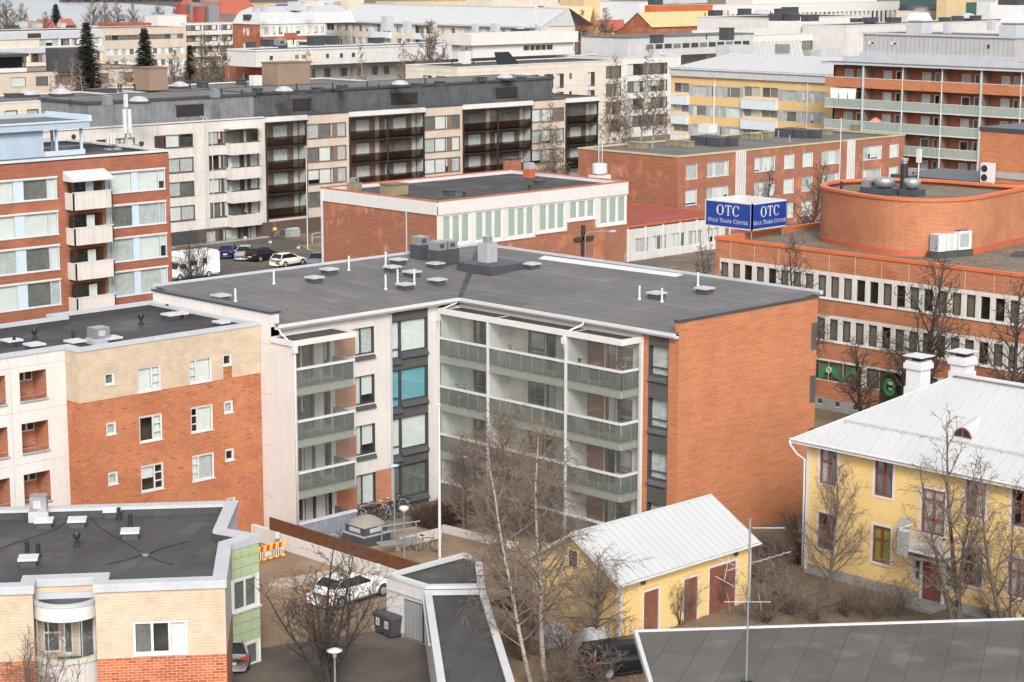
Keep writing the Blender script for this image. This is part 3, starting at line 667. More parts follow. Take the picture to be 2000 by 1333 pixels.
for i,h in enumerate(big):
    lf=i%2==1
    window(f,*h,cols=((.3,'v'),(.7,'g')) if lf else ((.62,'g'),(.38,'v')),sill='white_paint',dep=.06,fw=.07,wts=(2,1,1,2) if i>1 else (4,0,0,0),room='interior_warm')
for h in sm: window(f,*h,sill='white_paint',dep=.06,fw=.09,wts=(1,2,2,1))
for z in (9.2,6.4,3.6):
    f.put('wall_vent',cached('wv',lambda:MB().tube([(0,.02,0),(0,-.05,0)],.06,10).mesh('wall_vent',['galvanised'])),None,u=11.3,v=z)
f2=Fac(T,(57.7,92.75),(57.7,91.5));f2.wall('beige_return',0,1.25,9.62,12.4,[],'mortar_beige');f2.wall('brick_return',0,1.25,0,9.62,[],'mortar')
brick_field(f2,0,1.25,9.62,12.38,[],'bbrick_',bw=.32,bh=.092,seed=6,name='beige_bricks');brick_field(f2,0,1.25,.05,9.62,[],'brick_',bw=.32,bh=.092,gap=.016,seed=7,name='orange_bricks')
fw_=Fac(T,(50,92.75),(57.7,92.75));X=50;lg=[]
for z0,z1 in ((9.95,11.46),(7.15,8.72),(4.37,5.98)): lg+=[(54.9-X,56.5-X,z0,z1),(52.4-X,54.06-X,z0,z1)]
fw_.wall('loggia_wall',0,7.7,0,12.4,lg,'white_render')
for i,h in enumerate(lg):
    m=MB();u0,u1,v0,v1=h;D=1.3
    for a in [((u0,0,v0),(u0,D,v0),(u0,D,v1),(u0,0,v1)),((u1,0,v0),(u1,0,v1),(u1,D,v1),(u1,D,v0)),((u0,0,v0),(u1,0,v0),(u1,D,v0),(u0,D,v0)),((u0,0,v1),(u0,D,v1),(u1,D,v1),(u1,0,v1))]: m.quad(*a,0)
    m.quad((u0,D,v0),(u1,D,v0),(u1,D,v1),(u0,D,v1),1)
    l=fw_.put('loggia',m,['red_brick_near','red_brick_near'])
    l2=fw_.put('loggia_window',MB().box(u0+.55,u1-.1,D-.05,D-.01,v1-.75,v1-.1,0).box(u0+.62,u0+.95,D-.07,D-.05,v1-.68,v1-.16,1).box(u1-.5,u1-.16,D-.07,D-.05,v1-.68,v1-.16,1),['white_paint','interior'])
    fw_.put('ledge',MB().box(u0-.03,u1+.03,-.1,.06,v0-.09,v0),'grey_metal')
    fw_.put('handrail',MB().tube([(u0,.05,v0+.22),(u1,.05,v0+.22)],.02,6).tube([((u0+u1)/2,.05,v0),((u0+u1)/2,.05,v0+.22)],.015,6),'galvanised')
for z in (6.55,9.35,11.75): fw_.bx('joint',0,7.7,z,z+.02,.0,.004,'grey_render')
for u in (4.35,): fw_.bx('joint',u,u+.02,0,12.2,.0,.004,'grey_render')
poly=[(50,92.75),(57.7,92.75),(57.7,91.5),(69.69,91.5),(69.69,102.2),(62.5,102.2),(62.5,101.2),(50,101.2)]
flat_roof(T,poly,12.5,.45,.5,'roof_felt_black','light_grey_metal')
part(T,'body',MB().prism(offset_poly(poly,2.2),0,11.9),'interior')
Z1=(0,560,3.029)
def v1(x,y,z=12.06): p=onz(*Zt(Z1,x,y),z);return p[0],p[1],z
for a,b in ((70,345),(205,370),(445,350),(660,330),(1015,190),(1100,180),(1320,235)): vent_box(T,*v1(a,b),.75,.75,.22,cap='white_metal')
x,y,z=v1(585,335);hvac(T,x,y,z,1.1,1.0,.6,bh=.3,base='light_grey_metal',mat='galvanised')
for a,b in ((205,310),(835,222)): pipe(T,*v1(a,b),.35,.09,'black_plastic',True)
for a,b in ((85,350),(433,320),(990,158),(1060,150)): pipe(T,*v1(a,b),.55,.09,'black_plastic')
def siding(f,u0,u1,v0,v1,holes,mat,bh=.15,name='weatherboards'):
    m=MB();z=v0
    while z<v1-.02:
        z1=min(z+bh,v1);iv=sorted((h[0],h[1]) for h in holes if h[2]<z1-.02 and h[3]>z+.02);x=u0
        for a,b in iv+[(u1,u1)]:
            if a>x+.02: m.add([(x,-.022,z),(a,-.022,z),(a,-.002,z1),(x,-.002,z1),(x,0,z),(a,0,z)],[(0,1,2,3),(4,5,1,0)])
            x=max(x,b)
        z=z1
    return f.put(name,m,mat,kind='stuff')
# ------------------------------------------------ front-left rotated block (beige over red brick, bowed balcony)
c0=EF(-7,92)
T=thing('apartment_block','low block with dark flat roof, bowed glazed balcony and green panelled corner bay, front left','apartment block',(c0[0],c0[1],0))
pe=[(-14,86.35),(-9.5,86.35),(-9.5,87.35),(-6.85,87.35),(-6.85,86.2),(-1.3,86.2),(-1.1,91.9),(.2,93.15),(-1.35,94.4),(-.8,99.5),(-14,99.7)]
poly=[EF(*p) for p in pe]
flat_roof(T,poly,6.2,.5,.55,'roof_felt_dark','light_grey_metal',.08)
part(T,'fascia',MB().ring(offset_poly(poly,-.07),offset_poly(poly,.02),5.85,6.08),'light_grey_metal')
part(T,'body',MB().prism(offset_poly(poly,.9),0,5.6),'interior')
def seg(i): return Fac(T,poly[i],poly[i+1])
f=seg(4+0) # right front section is edge 4->5 (e1 -6.85..-1.3)
hw=[(-5.3+6.85,-2.95+6.85,2.96,4.46)]
f.wall('beige_wall',0,f.L,2.84,5.9,hw,'mortar_beige');f.wall('brick_wall',0,f.L,0,2.84,[],'mortar')
brick_field(f,0,f.L,2.85,5.84,hw,'bbrick_',bw=.375,bh=.126,seed=11,name='beige_bricks',gap=.009)
brick_field(f,0,f.L,1.464,2.851,[],'rbrick_',single=True,bw=.375,bh=.126,seed=12,gap=.022)
brick_field(f,0,f.L,.078,1.464,[],'rbrick_',bw=.375,bh=.126,seed=13,name='red_bricks',gap=.022)
window(f,*hw[0],cols=((1.1,'g'),(1.0,'g'),(1.05,'g')),sill='white_paint',dep=.05,fw=.11,blinds=['curtain_dark',None,'blind'])
f=seg(0);f.wall('beige_wall',0,f.L,2.84,5.9,[],'mortar_beige');f.wall('brick_wall',0,f.L,0,2.84,[],'mortar')
brick_field(f,0,f.L,2.85,5.84,[],'bbrick_',bw=.375,bh=.126,seed=14,name='beige_bricks',gap=.009);brick_field(f,0,f.L,.078,2.85,[],'rbrick_',bw=.375,bh=.126,seed=15,name='red_bricks',gap=.022)
for i in (1,3): f=seg(i);f.wall('beige_return',0,f.L,0,5.9,[],'beige_brick')
f=seg(2);hb=[(.25,1.0,.8+2.0,4.6),(1.1,1.55,2.7,4.6),(1.75,2.5,1.7,4.6)]
f.wall('beige_wall',0,f.L,0,5.9,hb,'beige_brick')
window(f,*hb[0],cols=((1,'g'),),rows=(.5,),wts=(0,0,1,3),fw=.08);window(f,*hb[1],wts=(0,0,1,1),fw=.08);window(f,*hb[2],blinds=['curtain_dark'],fw=.1,name='balcony_door')
f=seg(5);f.wall('side_wall',0,f.L,2.84,5.9,[],'white_render');f.wall('side_wall',0,f.L,0,2.84,[],'red_brick_near')
f=seg(8);f.wall('side_wall',0,f.L,2.84,5.9,[],'white_render')
f=seg(6);hb=[(.12,1.66,2.85,4.33),(.12,1.66,-.0,1.12)]
f.wall('bay_wall',0,f.L,0,5.9,hb,'frame_green_white')
plain('panel_joint',(.13,.16,.09))
for z0,z1 in ((4.42,5.86),(1.22,2.72)):
    f.bx('panel_backing',.0,f.L,z0,z1,.002,.006,'panel_joint')
    for r in range(3):
        for c in range(3):
            a=.03+c*.59;b=a+.565;za=z0+r*(z1-z0)/3;f.put('panel',cached('gp%.2f'%(z1-z0),lambda:MB().box(0,.565,-.03,0,0,(z1-z0)/3-.025).mesh('panel',['green_panel'])),None,u=a,v=za+.01,t=.004)
for h in hb:
    window(f,*h,cols=((.5,'g'),(.5,'g')),dep=.05,fw=.1,wts=(0,1,3,1));f.bx('sill',0,f.L+.04,h[2]-.1,h[2]-.01,-.02,.1,'white_paint')
f=seg(7);f.wall('bay_wall',0,f.L,0,5.9,[],'frame_green_white')
# bowed balcony
bc=(-8.17,87.3)
def arc(r,n=18,k=.93): return [EF(bc[0]+r*math.cos(math.pi+math.pi*i/n),bc[1]+r*k*math.sin(math.pi+math.pi*i/n)) for i in range(n+1)]
part(T,'canopy_fascia',MB().prism(arc(1.46)[::1],4.62,5.28),'white_paint');part(T,'canopy_rim',MB().ring(arc(1.52)+[EF(bc[0]+1.52,bc[1]+.04),EF(bc[0]-1.52,bc[1]+.04)],arc(1.28)+[EF(bc[0]+1.28,bc[1]),EF(bc[0]-1.28,bc[1])],5.27,5.40),'light_grey_metal')
part(T,'canopy_felt',MB().prism(arc(1.27),5.28,5.31),'roof_felt_black')
part(T,'upstand',MB().prism([EF(-9.48,87.2),EF(-6.87,87.2),EF(-6.87,87.34),EF(-9.48,87.34)],5.3,5.58),'light_grey_metal')
part(T,'spout',MB().tube([(*EF(-6.75,86.8),4.95),(*EF(-6.45,86.55),4.8)],.05,8),'white_metal')
A=arc(1.42)
for i in range(0,18,3):
    p=MB();q=A[i:i+4]
    for j in range(3): p.quad((*q[j],2.95),(*q[j+1],2.95),(*q[j+1],4.62),(*q[j],4.62))
    part(T,'curved_pane',p,'glass')
    if i: part(T,'pane_post',MB().tube([(*A[i],2.95),(*A[i],4.62)],.018,6),'light_grey_metal')
P1=arc(1.5);P2=arc(1.36);m=MB()
for i in range(18):
    a,b,c,d=P1[i],P1[i+1],P2[i+1],P2[i];m.add([(*a,0),(*b,0),(*b,2.85),(*a,2.85),(*c,2.85),(*d,2.85),(*c,0),(*d,0)],[(0,1,2,3),(3,2,4,5),(5,4,6,7)])
part(T,'balcony_parapet',m,'ribbed_white')
m=MB();P1=arc(1.58);P2=arc(1.38)
for i in range(18):
    a,b,c,d=P1[i],P1[i+1],P2[i+1],P2[i];m.add([(*a,2.74),(*b,2.74),(*b,2.95),(*a,2.95),(*c,2.95),(*d,2.95)],[(0,1,2,3),(3,2,4,5)])
part(T,'balcony_ledge',m,'translucent_cream')
part(T,'balcony_floor',MB().prism(arc(1.4),1.6,1.72),'pale_grey')
# bench on that balcony: a thing of its own
bo=EF(-8.05,86.85);bn=thing('bench','dark blue slatted bench with a cardboard box on the bowed balcony','bench',(bo[0],bo[1],1.72),EA)
ob('seat',MB().box(-.55,.55,-.2,.2,.4,.44).mesh('seat',['teal_wall']),bn)
for x in (-.5,.5): ob('leg',MB().box(x-.03,x+.03,-.2,.2,0,.4).mesh('leg',['car_blue']),bn)
m=MB()
for i in range(9): m.box(-.52+i*.13,-.48+i*.13,.18,.21,.46,.86)
ob('backrest',m.box(-.56,.56,.17,.22,.84,1.0).mesh('backrest',['teal_wall']),bn)
bx_=ob('cardboard_box',MB().box(-.33,.33,-.18,.15,.44,.78).mesh('cardboard_box',['tan_box']),None,(bo[0],bo[1],1.725),EA);tag(bx_,'tan cardboard box on the blue balcony bench','box')
def v5(x,y,z=5.7): p=onz(*Zt((0,960,3.573),x,y),z);return p[0],p[1],z
for a,b in ((310,250),(540,245),(785,175),(910,325),(200,515)): vent_box(T,*v5(a,b),.72,.72,.3,cap='white_metal',rz=EA)
x,y,z=v5(275,200);hvac(T,x,y,z,.95,.95,.75,EA,'galvanised','light_grey_metal',.5)
for a,b in ((190,440),(268,455),(830,200),(910,245)): pipe(T,*v5(a,b),.62,.1,'black_plastic')
pipe(T,*v5(538,385),.45,.09,'black_plastic',True)
d0=v5(1015,447);m=MB().lathe([(.16,5.70),(.16,5.74),(.05,5.76)],12,(d0[0],d0[1]));part(T,'roof_drain',m,'galvanised')
m=MB()
for pts in ([(1015,447),(1100,410),(1310,350)],[(1000,440),(880,480),(740,510)],[(1040,455),(1120,490),(1210,512)],[(980,420),(860,350),(770,300),(690,245),(620,170),(565,135)],[(565,135),(520,170),(400,260),(320,290),(200,330),(0,400)]):
    m.tube([(*onz(*Zt((0,960,3.573),x,y),5.715),5.715) for x,y in pts],.025,5)
part(T,'heating_cable',m,'black_plastic')
# ------------------------------------------------ bin shelter / garage with bent roof
c=EF(9,92);T=thing('storage_shed','low white boarded storage shed with bent dark felt roof and grey slatted gate','shed',(c[0],c[1],0))
pa=[(63.3,73.36),(63.35,70.5),EF(10.95,94.2),EF(11.3,98.75),EF(10.55,99.8)];pa=[Vector(p) for p in pa]
flat_roof(T,[tuple(p) for p in pa],3.0,.22,.3,'roof_felt_dark','white_metal',.05)
pb=[EF(8.1,94.2),EF(7.3,76),EF(10.55,76),EF(10.95,93.95)]
flat_roof(T,[tuple(p) for p in pb],2.85,.2,.3,'roof_felt_dark','white_metal',.05,name='long_roof')
f=Fac(T,tuple(pa[0]),tuple(pa[1]));f.wall('boarded_wall',0,f.L,.25,2.9,[],'ribbed_white');f.wall('plinth',0,f.L,0,.25,[],'concrete')
f.bx('rail',.05,f.L,2.22,2.3,0,.06,'light_grey_metal')
gt=f.bx('gate_frame',1.35,2.72,.1,2.05,0,.04,'charcoal')
for k in range(11): f.bx('gate_slat',1.42+k*.115,1.48+k*.115,.14,2.0,.04,.065,'grey_metal')
f=Fac(T,pb[0],pb[1]);f.wall('boarded_wall',0,f.L,.2,2.7,[],'ribbed_white');f.wall('plinth',0,f.L,0,.2,[],'concrete')
part(T,'body',MB().prism(offset_poly([tuple(p) for p in pa],.1),0,2.6).prism(offset_poly([tuple(p) for p in pb],.1),0,2.5),'white_render')
part(T,'downpipe',MB().tube([(*EF(8.0,93.9),2.5),(*EF(7.95,92.5),2.3),(*EF(7.75,88),2.25)],.06,8),'white_metal')
# ------------------------------------------------ retaining wall and slatted fence
o=ob('garden_wall',MB().box(-.14,.14,-8.6,8.2,0,.88).mesh('garden_wall',['white_render']),None,(68.8,83.2,0));tag(o,'low white rendered wall under the brown slatted fence','wall')
T=thing('slatted_fence','brown vertical slat fence along the top of the white garden wall','fence',(68.8,83,.88))
for k in range(122): ob('slat',cached('slat',lambda:MB().box(-.04,.04,-.035,.035,0,.74).mesh('slat',['brown_slat'])),T,(0,6.75-k*.118,0))
ob('rail',MB().box(-.02,.02,-7.7,6.8,.12,.18).box(-.02,.02,-7.7,6.8,.55,.61).mesh('rail',['brown_slat']),T,(.062,0,0))
for y_,lb in ((88.6,'grey heating post for cars by the white garden wall, near the barrier'),(79.9,'grey heating post for cars by the white garden wall, beside the white car')):
    T=thing('heater_post',lb,'car heater post',(68.35,y_,0),0,'car heater posts');ob('pole',MB().tube([(0,0,0),(0,0,.75)],.03,8).mesh('pole',['galvanised']),T);ob('box',MB().box(-.12,.12,-.1,.1,.7,1.05).mesh('box',['pale_grey']),T)
# ------------------------------------------------ yellow wooden house
T=thing('wooden_house','two storey yellow wooden house with white seamed metal roof, red windows and front balcony','house',(91.3,58,0))
f=Fac(T,(86.3,65.3),(86.3,47.5));Y0=65.3
wn=[];cols_=[(64.42,63.31),(60.86,59.74),(55.30,54.15),(52.65,51.5),(49.9,48.75)]
for a,b in cols_:
    for z0,z1 in ((5.17,7.1),(1.57,3.55)): wn.append((Y0-a,Y0-b,z0,z1))
dr=[(Y0-57.9,Y0-56.5,3.75,6.1),(Y0-57.68,Y0-56.5,.25,1.95+.3)]
sid=[(Y0-58.3,Y0-57.8,1.1,2.2),(Y0-56.38,Y0-55.9,1.1,2.2)]
f.wall('wall',0,17.8,.55,7.35,wn+dr+sid,'yellow_render');plain('house_yellow',(.72,.51,.21),.75,.08,.5,.05,12,.05)
siding(f,.0,17.8,.55,7.3,[(a-.1,b+.1,c-.12,d+.1) for a,b,c,d in wn+dr+sid],'house_yellow',.155)
f.wall('plinth',0,17.8,0,.55,[dr[1]],'concrete')
for i,h in enumerate(wn):
    window(f,*h,cols=((.5,'g'),(.5,'g')),rows=(.64,),frame='red_frame',rev='white_paint',dep=.05,fw=.075,trim=('white_paint',.13),wts=(0,2,2,1),blinds=['yellow_curtain','yellow_curtain'] if i==3 else None)
window(f,*dr[0],cols=((.5,'g'),(.5,'g')),rows=(.33,.76),frame='red_frame',rev='white_paint',dep=.06,fw=.1,trim=('white_paint',.13),wts=(0,1,1,2),name='balcony_door')
o=f.put('door',MB().box(dr[1][0],dr[1][1],.04,.1,.25,2.25,0).box(dr[1][0]+.1,dr[1][0]+.55,.025,.04,.45,1.2,0).box(dr[1][0]+.65,dr[1][1]-.08,.025,.04,.45,1.2,0),['door_red'])
for h in sid: window(f,*h,cols=((1,'g'),),rows=(.5,),trim=('white_paint',.1),wts=(0,1,1,1))
f.bx('door_trim',dr[1][0]-.16,dr[1][0],.2,2.4,0,.06,'white_paint');f.bx('door_trim',dr[1][1],dr[1][1]+.16,.2,2.4,0,.06,'white_paint');f.bx('door_hood',dr[1][0]-.7,dr[1][1]+.7,2.45,2.56,0,.55,'white_paint')
for u in (0,13.6): f.bx('corner_board',u,u+.2,.2,7.25,.005,.04,'white_paint')
f.bx('frieze',0,17.8,7.0,7.3,-.05,.05,'white_paint') if 0 else None
part(T,'doorstep',MB().box(84.9,86.3,56.2,58.1,0,.22),'concrete')
# balcony
m=MB().box(85.0,86.29,55.65,58.45,3.0,3.14);part(T,'balcony_floor',m,'white_paint')
for yb in (58.4,55.7): part(T,'balcony_post',MB().box(85.02,85.12,yb-.05,yb+.05,3.14,4.05),'white_paint')
part(T,'balcony_rail',MB().box(85.0,85.12,55.65,58.45,4.0,4.08).box(85.0,86.29,58.38,58.45,4.0,4.08).box(85.0,86.29,55.65,55.72,4.0,4.08).box(85.03,85.1,55.65,58.45,3.22,3.28),'white_paint')
for k in range(17): part(T,'baluster',MB().box(85.03,85.08,55.83+k*.15,55.89+k*.15,3.28,4.0),'white_paint')
part(T,'balcony_bracket',MB().add([(86.25,58.2,2.3),(86.25,58.1,2.3),(85.2,58.1,3.0),(85.2,58.2,3.0),(86.25,58.2,3.0),(86.25,58.1,3.0)],[(0,1,2,3),(0,3,4),(1,5,2)]),'white_paint')
part(T,'privacy_screen',MB().box(85.05,86.2,58.46,58.49,3.2,4.5),'grey_metal');part(T,'privacy_screen',MB().box(84.96,84.99,57.75,58.4,2.7,4.0),'grey_metal')
part(T,'north_wall',MB().box(86.31,96.3,65.1,65.3,0,7.35),'house_yellow');part(T,'floor_slab',MB().box(86.9,96.3,47.5,65.0,7.0,7.3),'interior')
# roof: hipped, individual seamed sheets on the visible slope
ex,ey,ez=85.75,65.95,7.42;rx,ry,rzz=91.4,59.6,10.98
part(T,'soffit',MB().prism([(85.8,65.9),(85.8,47.5),(97,47.5),(97,65.9)][::-1],7.25,7.36),'white_paint')
part(T,'cornice',MB().box(85.7,85.85,47.5,66.0,7.2,7.44).box(85.86,97,65.85,66.0,7.2,7.44),'white_paint')
fl_=.9
def slope_z(x): # slightly flared eave
    t=(x-ex)/(rx-ex);return ez+(rzz-ez)*(t if t>.18 else t*.72+ .28*t*t/.18) 
y=ey;wd=.62
def hipx(y): # on the north hip x limit for given y
    return ex+(ey-y)/(ey-ry)*(rx-ex) if y>ry else rx
while y>48:
    y1=max(y-wd,47.5);xs=[ex,ex+.5,ex+1.0];m=MB()
    xa,xb=hipx(y),hipx(y1)
    for lo,hi in zip(xs+[None],xs[1:]+[None,None]):
        pass
    st=[0,.1,.18,1]
    vs=[]
    for s_ in st:
        for yy_,xe in ((y,xa),(y1+.012,xb)):
            x_=min(ex+(rx-ex)*s_,xe);vs.append((x_,yy_,slope_z(x_)))
    m.add(vs,[(2*i,2*i+1,2*i+3,2*i+2) for i in range(3)])
    # standing seam along the right-hand edge
    for i in range(3):
        a,b=vs[2*i+1],vs[2*i+3]
        if (Vector(a)-Vector(b)).length>.05: m.add([(a[0],a[1],a[2]),(b[0],b[1],b[2]),(b[0],b[1],b[2]+.05),(a[0],a[1],a[2]+.05),(a[0],a[1]-.022,a[2]),(b[0],b[1]-.022,b[2]),(b[0],b[1]-.022,b[2]+.05),(a[0],a[1]-.022,a[2]+.05)],[(0,1,2,3),(5,4,7,6),(3,2,6,7)],1)
    part(T,'roof_sheet',m,['white_roof','seam_grey']);y=y1
part(T,'north_slope',MB().add([(ex,ey,ez-.01),(rx,ry,rzz-.01),(2*rx-ex,ey,ez-.01)],[(0,2,1)]),'white_roof')
part(T,'east_slope',MB().add([(rx,ry,rzz-.01),(rx,47.5,rzz-.01),(2*rx-ex,47.5,ez),(2*rx-ex,ey,ez)],[(0,1,2,3)]),'white_roof')
part(T,'ridge_walk',MB().box(rx-.25,rx+.25,47.5,ry-.1,rzz+.1,rzz+.16),'white_metal');part(T,'ridge_cap',MB().tube([(rx,ry,rzz+.02),(rx,47.5,rzz+.02)],.05,8),'white_metal')
part(T,'hip_cap',MB().tube([(ex,ey,ez),(ex+1,ey-1.12,slope_z(ex+1)+.01),(rx,ry,rzz)],.03,6),'white_metal')
gx=ex+1.55;part(T,'snow_rail',MB().tube([(gx,63.7,slope_z(gx)+.2),(gx,47.5,slope_z(gx)+.2)],.025,6),'light_grey_metal')
for k in range(14): part(T,'rail_bracket',MB().box(gx-.03,gx+.03,63.5-k*1.2,63.54-k*1.2,slope_z(gx),slope_z(gx)+.2),'light_grey_metal')
def chim(x,y,z0,z1,s=.46):
    m=MB().box(x-s*1.15,x+s*1.15,y-s*1.15,y+s*1.15,z0-1.2,z0+.35).box(x-s,x+s,y-s,y+s,z0+.35,z1-.5).box(x-s*1.25,x+s*1.25,y-s*1.25,y+s*1.25,z1-.5,z1-.2).box(x-s*1.1,x+s*1.1,y-s*1.1,y+s*1.1,z1-.2,z1-.08)
    c=part(T,'chimney',m,'white_metal');sub(c,'flue',MB().box(x-s*.6,x+s*.6,y-s*.6,y+s*.6,z1-.08,z1+.12),'black_plastic');sub(c,'rain_cap',MB().box(x-s*1.35,x+s*1.35,y-s*1.35,y+s*1.35,z1+.16,z1+.2),'white_metal')
chim(90.7,61.4,9.9,11.75);chim(92.6,59.9,10.7,11.95)
# eyebrow dormer
dx,dy=88.15,56.6;dz=slope_z(88.15);m=MB();n=10
vs=[];A=[(math.cos(math.pi*i/n)*.55,math.sin(math.pi*i/n)*.55) for i in range(n+1)]
for a,b in A: vs+=[(dx-.35,dy+a,dz+b-.25),(dx+1.5,dy+a*.6,dz+b*.8+.35)]
m.add(vs,[(2*i,2*i+1,2*i+3,2*i+2) for i in range(n)]);part(T,'dormer',m,'white_roof')
part(T,'dormer_window',MB().add([(dx-.33,dy+a,dz+b-.25) for a,b in A],[tuple(range(n,-1,-1))]),'car_glass');part(T,'dormer_frame',MB().tube([(dx-.36,dy+a*.93,dz+b*.93-.25) for a,b in A]+[(dx-.36,dy+.51,dz-.25)],.035,6).tube([(dx-.36,dy,dz-.25),(dx-.36,dy,dz+.25)],.03,6),'red_frame')
part(T,'gutter_pipe',MB().tube([(85.65,66.0,7.35),(85.65,65.95,7.1),(85.9,65.7,6.6),(86.2,65.4,6.3),(86.22,65.38,.3)],.06,8),'white_metal',True);part(T,'gutter',MB().tube([(85.68,66,7.4),(85.68,47.5,7.4)],.07,8),'white_metal')
# ------------------------------------------------ yellow outbuilding with white seamed roof
T=thing('outbuilding','small yellow wooden outbuilding with white ribbed roof and three red doors','outbuilding',(75,67,0))
f=Fac(T,(70.1,64.05),(80.1,64.05));ds=[(1.75,2.85,0,2.27),(4.75,5.8,0,2.27),(6.7,8.8,0,2.45)]
f.wall('wall',0,10,0,3.25,ds,'yellow_render');siding(f,0,10,.1,3.2,[(a-.1,b+.1,c-.1,d+.1) for a,b,c,d in ds],'house_yellow',.15)
for h in ds:
    d_=f.put('door',MB().box(h[0],h[1],.03,.08,0,h[3]),'door_red')
    f.put('door_trim',MB().box(h[0]-.1,h[0],-.035,.03,0,h[3]+.1).box(h[1],h[1]+.1,-.035,.03,0,h[3]+.1).box(h[0],h[1],-.035,.03,h[3],h[3]+.1),'white_paint')
for u in (0,9.85): f.bx('corner_board',u,u+.15,0,3.2,.02,.045,'white_paint')
for u in (1.5,8.6): f.bx('wall_lamp',u,u+.2,2.75,2.92,.02,.16,'charcoal')
g_=Fac(T,(70.1,69.95),(70.1,64.05))
m=MB().add([(0,0,0),(5.9,0,0),(5.9,0,3.25),(2.95,0,4.9),(0,0,3.25)],[(0,1,2,3,4)]);g_.put('gable_wall',m,'yellow_render')
mb=MB();z=.1
while z<4.8:
    k=max(0,(z-3.25)/1.65)*2.95;z1=z+.15;k1=max(0,(min(z1,4.88)-3.25)/1.65)*2.95
    mb.add([(k,-.022,z),(5.9-k,-.022,z),(5.9-k1,-.002,z1),(k1,-.002,z1)],[(0,1,2,3)]);z=z1
g_.put('weatherboards',mb,'house_yellow',kind='stuff')
g_.bx('hatch',2.55,3.1,3.3,4.1,.02,.05,'dark_frame');g_.bx('hatch_trim',2.48,2.55,3.22,4.18,.02,.055,'white_paint');g_.bx('hatch_trim',3.1,3.17,3.22,4.18,.02,.055,'white_paint')
for u in (0,5.75): g_.bx('corner_board',u,u+.15,0,3.2,.02,.045,'white_paint')
ys=(63.7,67.0,70.3);zs=(3.18,5.08,3.18);x=69.75
n=22;w_=(80.4-69.75)/n
for k in range(n):
    a=x+k*w_;b=a+w_-.012;m=MB()
    m.add([(a,ys[0],zs[0]),(b,ys[0],zs[0]),(b,ys[1],zs[1]),(a,ys[1],zs[1])],[(0,1,2,3)],0)
    m.add([(b,ys[0],zs[0]),(b+.02,ys[0],zs[0]),(b+.02,ys[1],zs[1]),(b,ys[1],zs[1]),(b,ys[0],zs[0]+.045),(b+.02,ys[0],zs[0]+.045),(b+.02,ys[1],zs[1]+.045),(b,ys[1],zs[1]+.045)],[(4,5,6,7),(0,4,7,3),(1,2,6,5),(0,1,5,4)],1)
    part(T,'roof_sheet',m,['white_roof','seam_grey'])
part(T,'rear_slope',MB().add([(x,ys[1],zs[1]-.005),(80.4,ys[1],zs[1]-.005),(80.4,ys[2],zs[2]),(x,ys[2],zs[2])],[(0,1,2,3)]),'white_roof')
part(T,'barge_board',MB().add([(x-.02,ys[0],zs[0]),(x-.02,ys[1],zs[1]),(x-.02,ys[2],zs[2]),(x-.02,ys[2],zs[2]-.2),(x-.02,ys[1],zs[1]-.2),(x-.02,ys[0],zs[0]-.2)],[(0,1,4,5),(1,2,3,4)]),'white_paint')
part(T,'gutter',MB().tube([(x,63.62,3.13),(80.4,63.62,3.13)],.06,8),'white_metal');part(T,'ridge_cap',MB().tube([(x,67,5.09),(80.4,67,5.09)],.06,6),'white_roof')
part(T,'end_wall',MB().add([(80.1,64.05,0),(80.1,69.95,0),(80.1,69.95,3.25),(80.1,67,4.9),(80.1,64.05,3.25)],[(0,1,2,3,4)]),'yellow_render')
# ------------------------------------------------ foreground felt roof, bottom right
c=EF(20,72);T=thing('building','low building with broad weathered grey felt roof and white edge, bottom right','building',(c[0],c[1],0))
pl=[EF(14.6,70),EF(14.3,66),EF(36,64),EF(36,77.25),EF(15.18,77.76)]
pl=[EF(15.18,77.76),EF(14.6,71.6),EF(14.0,62),EF(36,62),EF(36,77.15)]
part(T,'roof',MB().prism(pl,5.7,5.96),'roof_felt_moss');part(T,'body',MB().prism(offset_poly(pl,.5),0,5.65),'white_render')
m=MB().ring(offset_poly(pl,-.06),offset_poly(pl,.10),5.72,6.02);part(T,'roof_edge',m,'white_metal')
p0=EF(18.2,71.35);T=thing('antenna_mast','thin grey mast with three television antennas on the foreground felt roof','antenna',(p0[0],p0[1],5.96))
ob('mast',MB().tube([(0,0,0),(.03,.02,3.2),(.06,.04,6.35)],.038,8).mesh('mast',['galvanised']),T);ob('foot',MB().box(-.15,.15,-.15,.15,0,.08).mesh('foot',['black_plastic']),T)
ar=Vector((RT.x,RT.y,0)).normalized();aw=Vector((FW.x,FW.y,0)).normalized();up=Vector((0,0,1))
def yagi(z,a,b,n,elem,ax=None,tilt=0):
    m=MB();A=ar*a+up*z;B=ar*b+up*(z+tilt);m.tube([A,B],.011,6)
    for i in range(n):
        p=A.lerp(B,(i+.3)/n) if n>1 else A;m.tube([p-elem,p+elem],.006,5)
    return ob('antenna',m.mesh('antenna',['light_grey_metal']),T)
yagi(6.0,.1,1.3,11,aw*.06+up*.03);yagi(4.35,-.85,1.55,9,(aw*.3-up*.10+ar*.22)*.75,tilt=.75);yagi(3.15,-.9,.85,3,up*.34-ar*.06)
ob('reflector',MB().tube([ar*-.9+up*4.0,ar*-.75+up*4.9],.012,5).tube([ar*-1.25+up*4.15,ar*-.55+up*3.75],.01,5).tube([ar*-1.2+up*4.85,ar*-.5+up*4.55],.01,5).mesh('reflector',['light_grey_metal']),T)
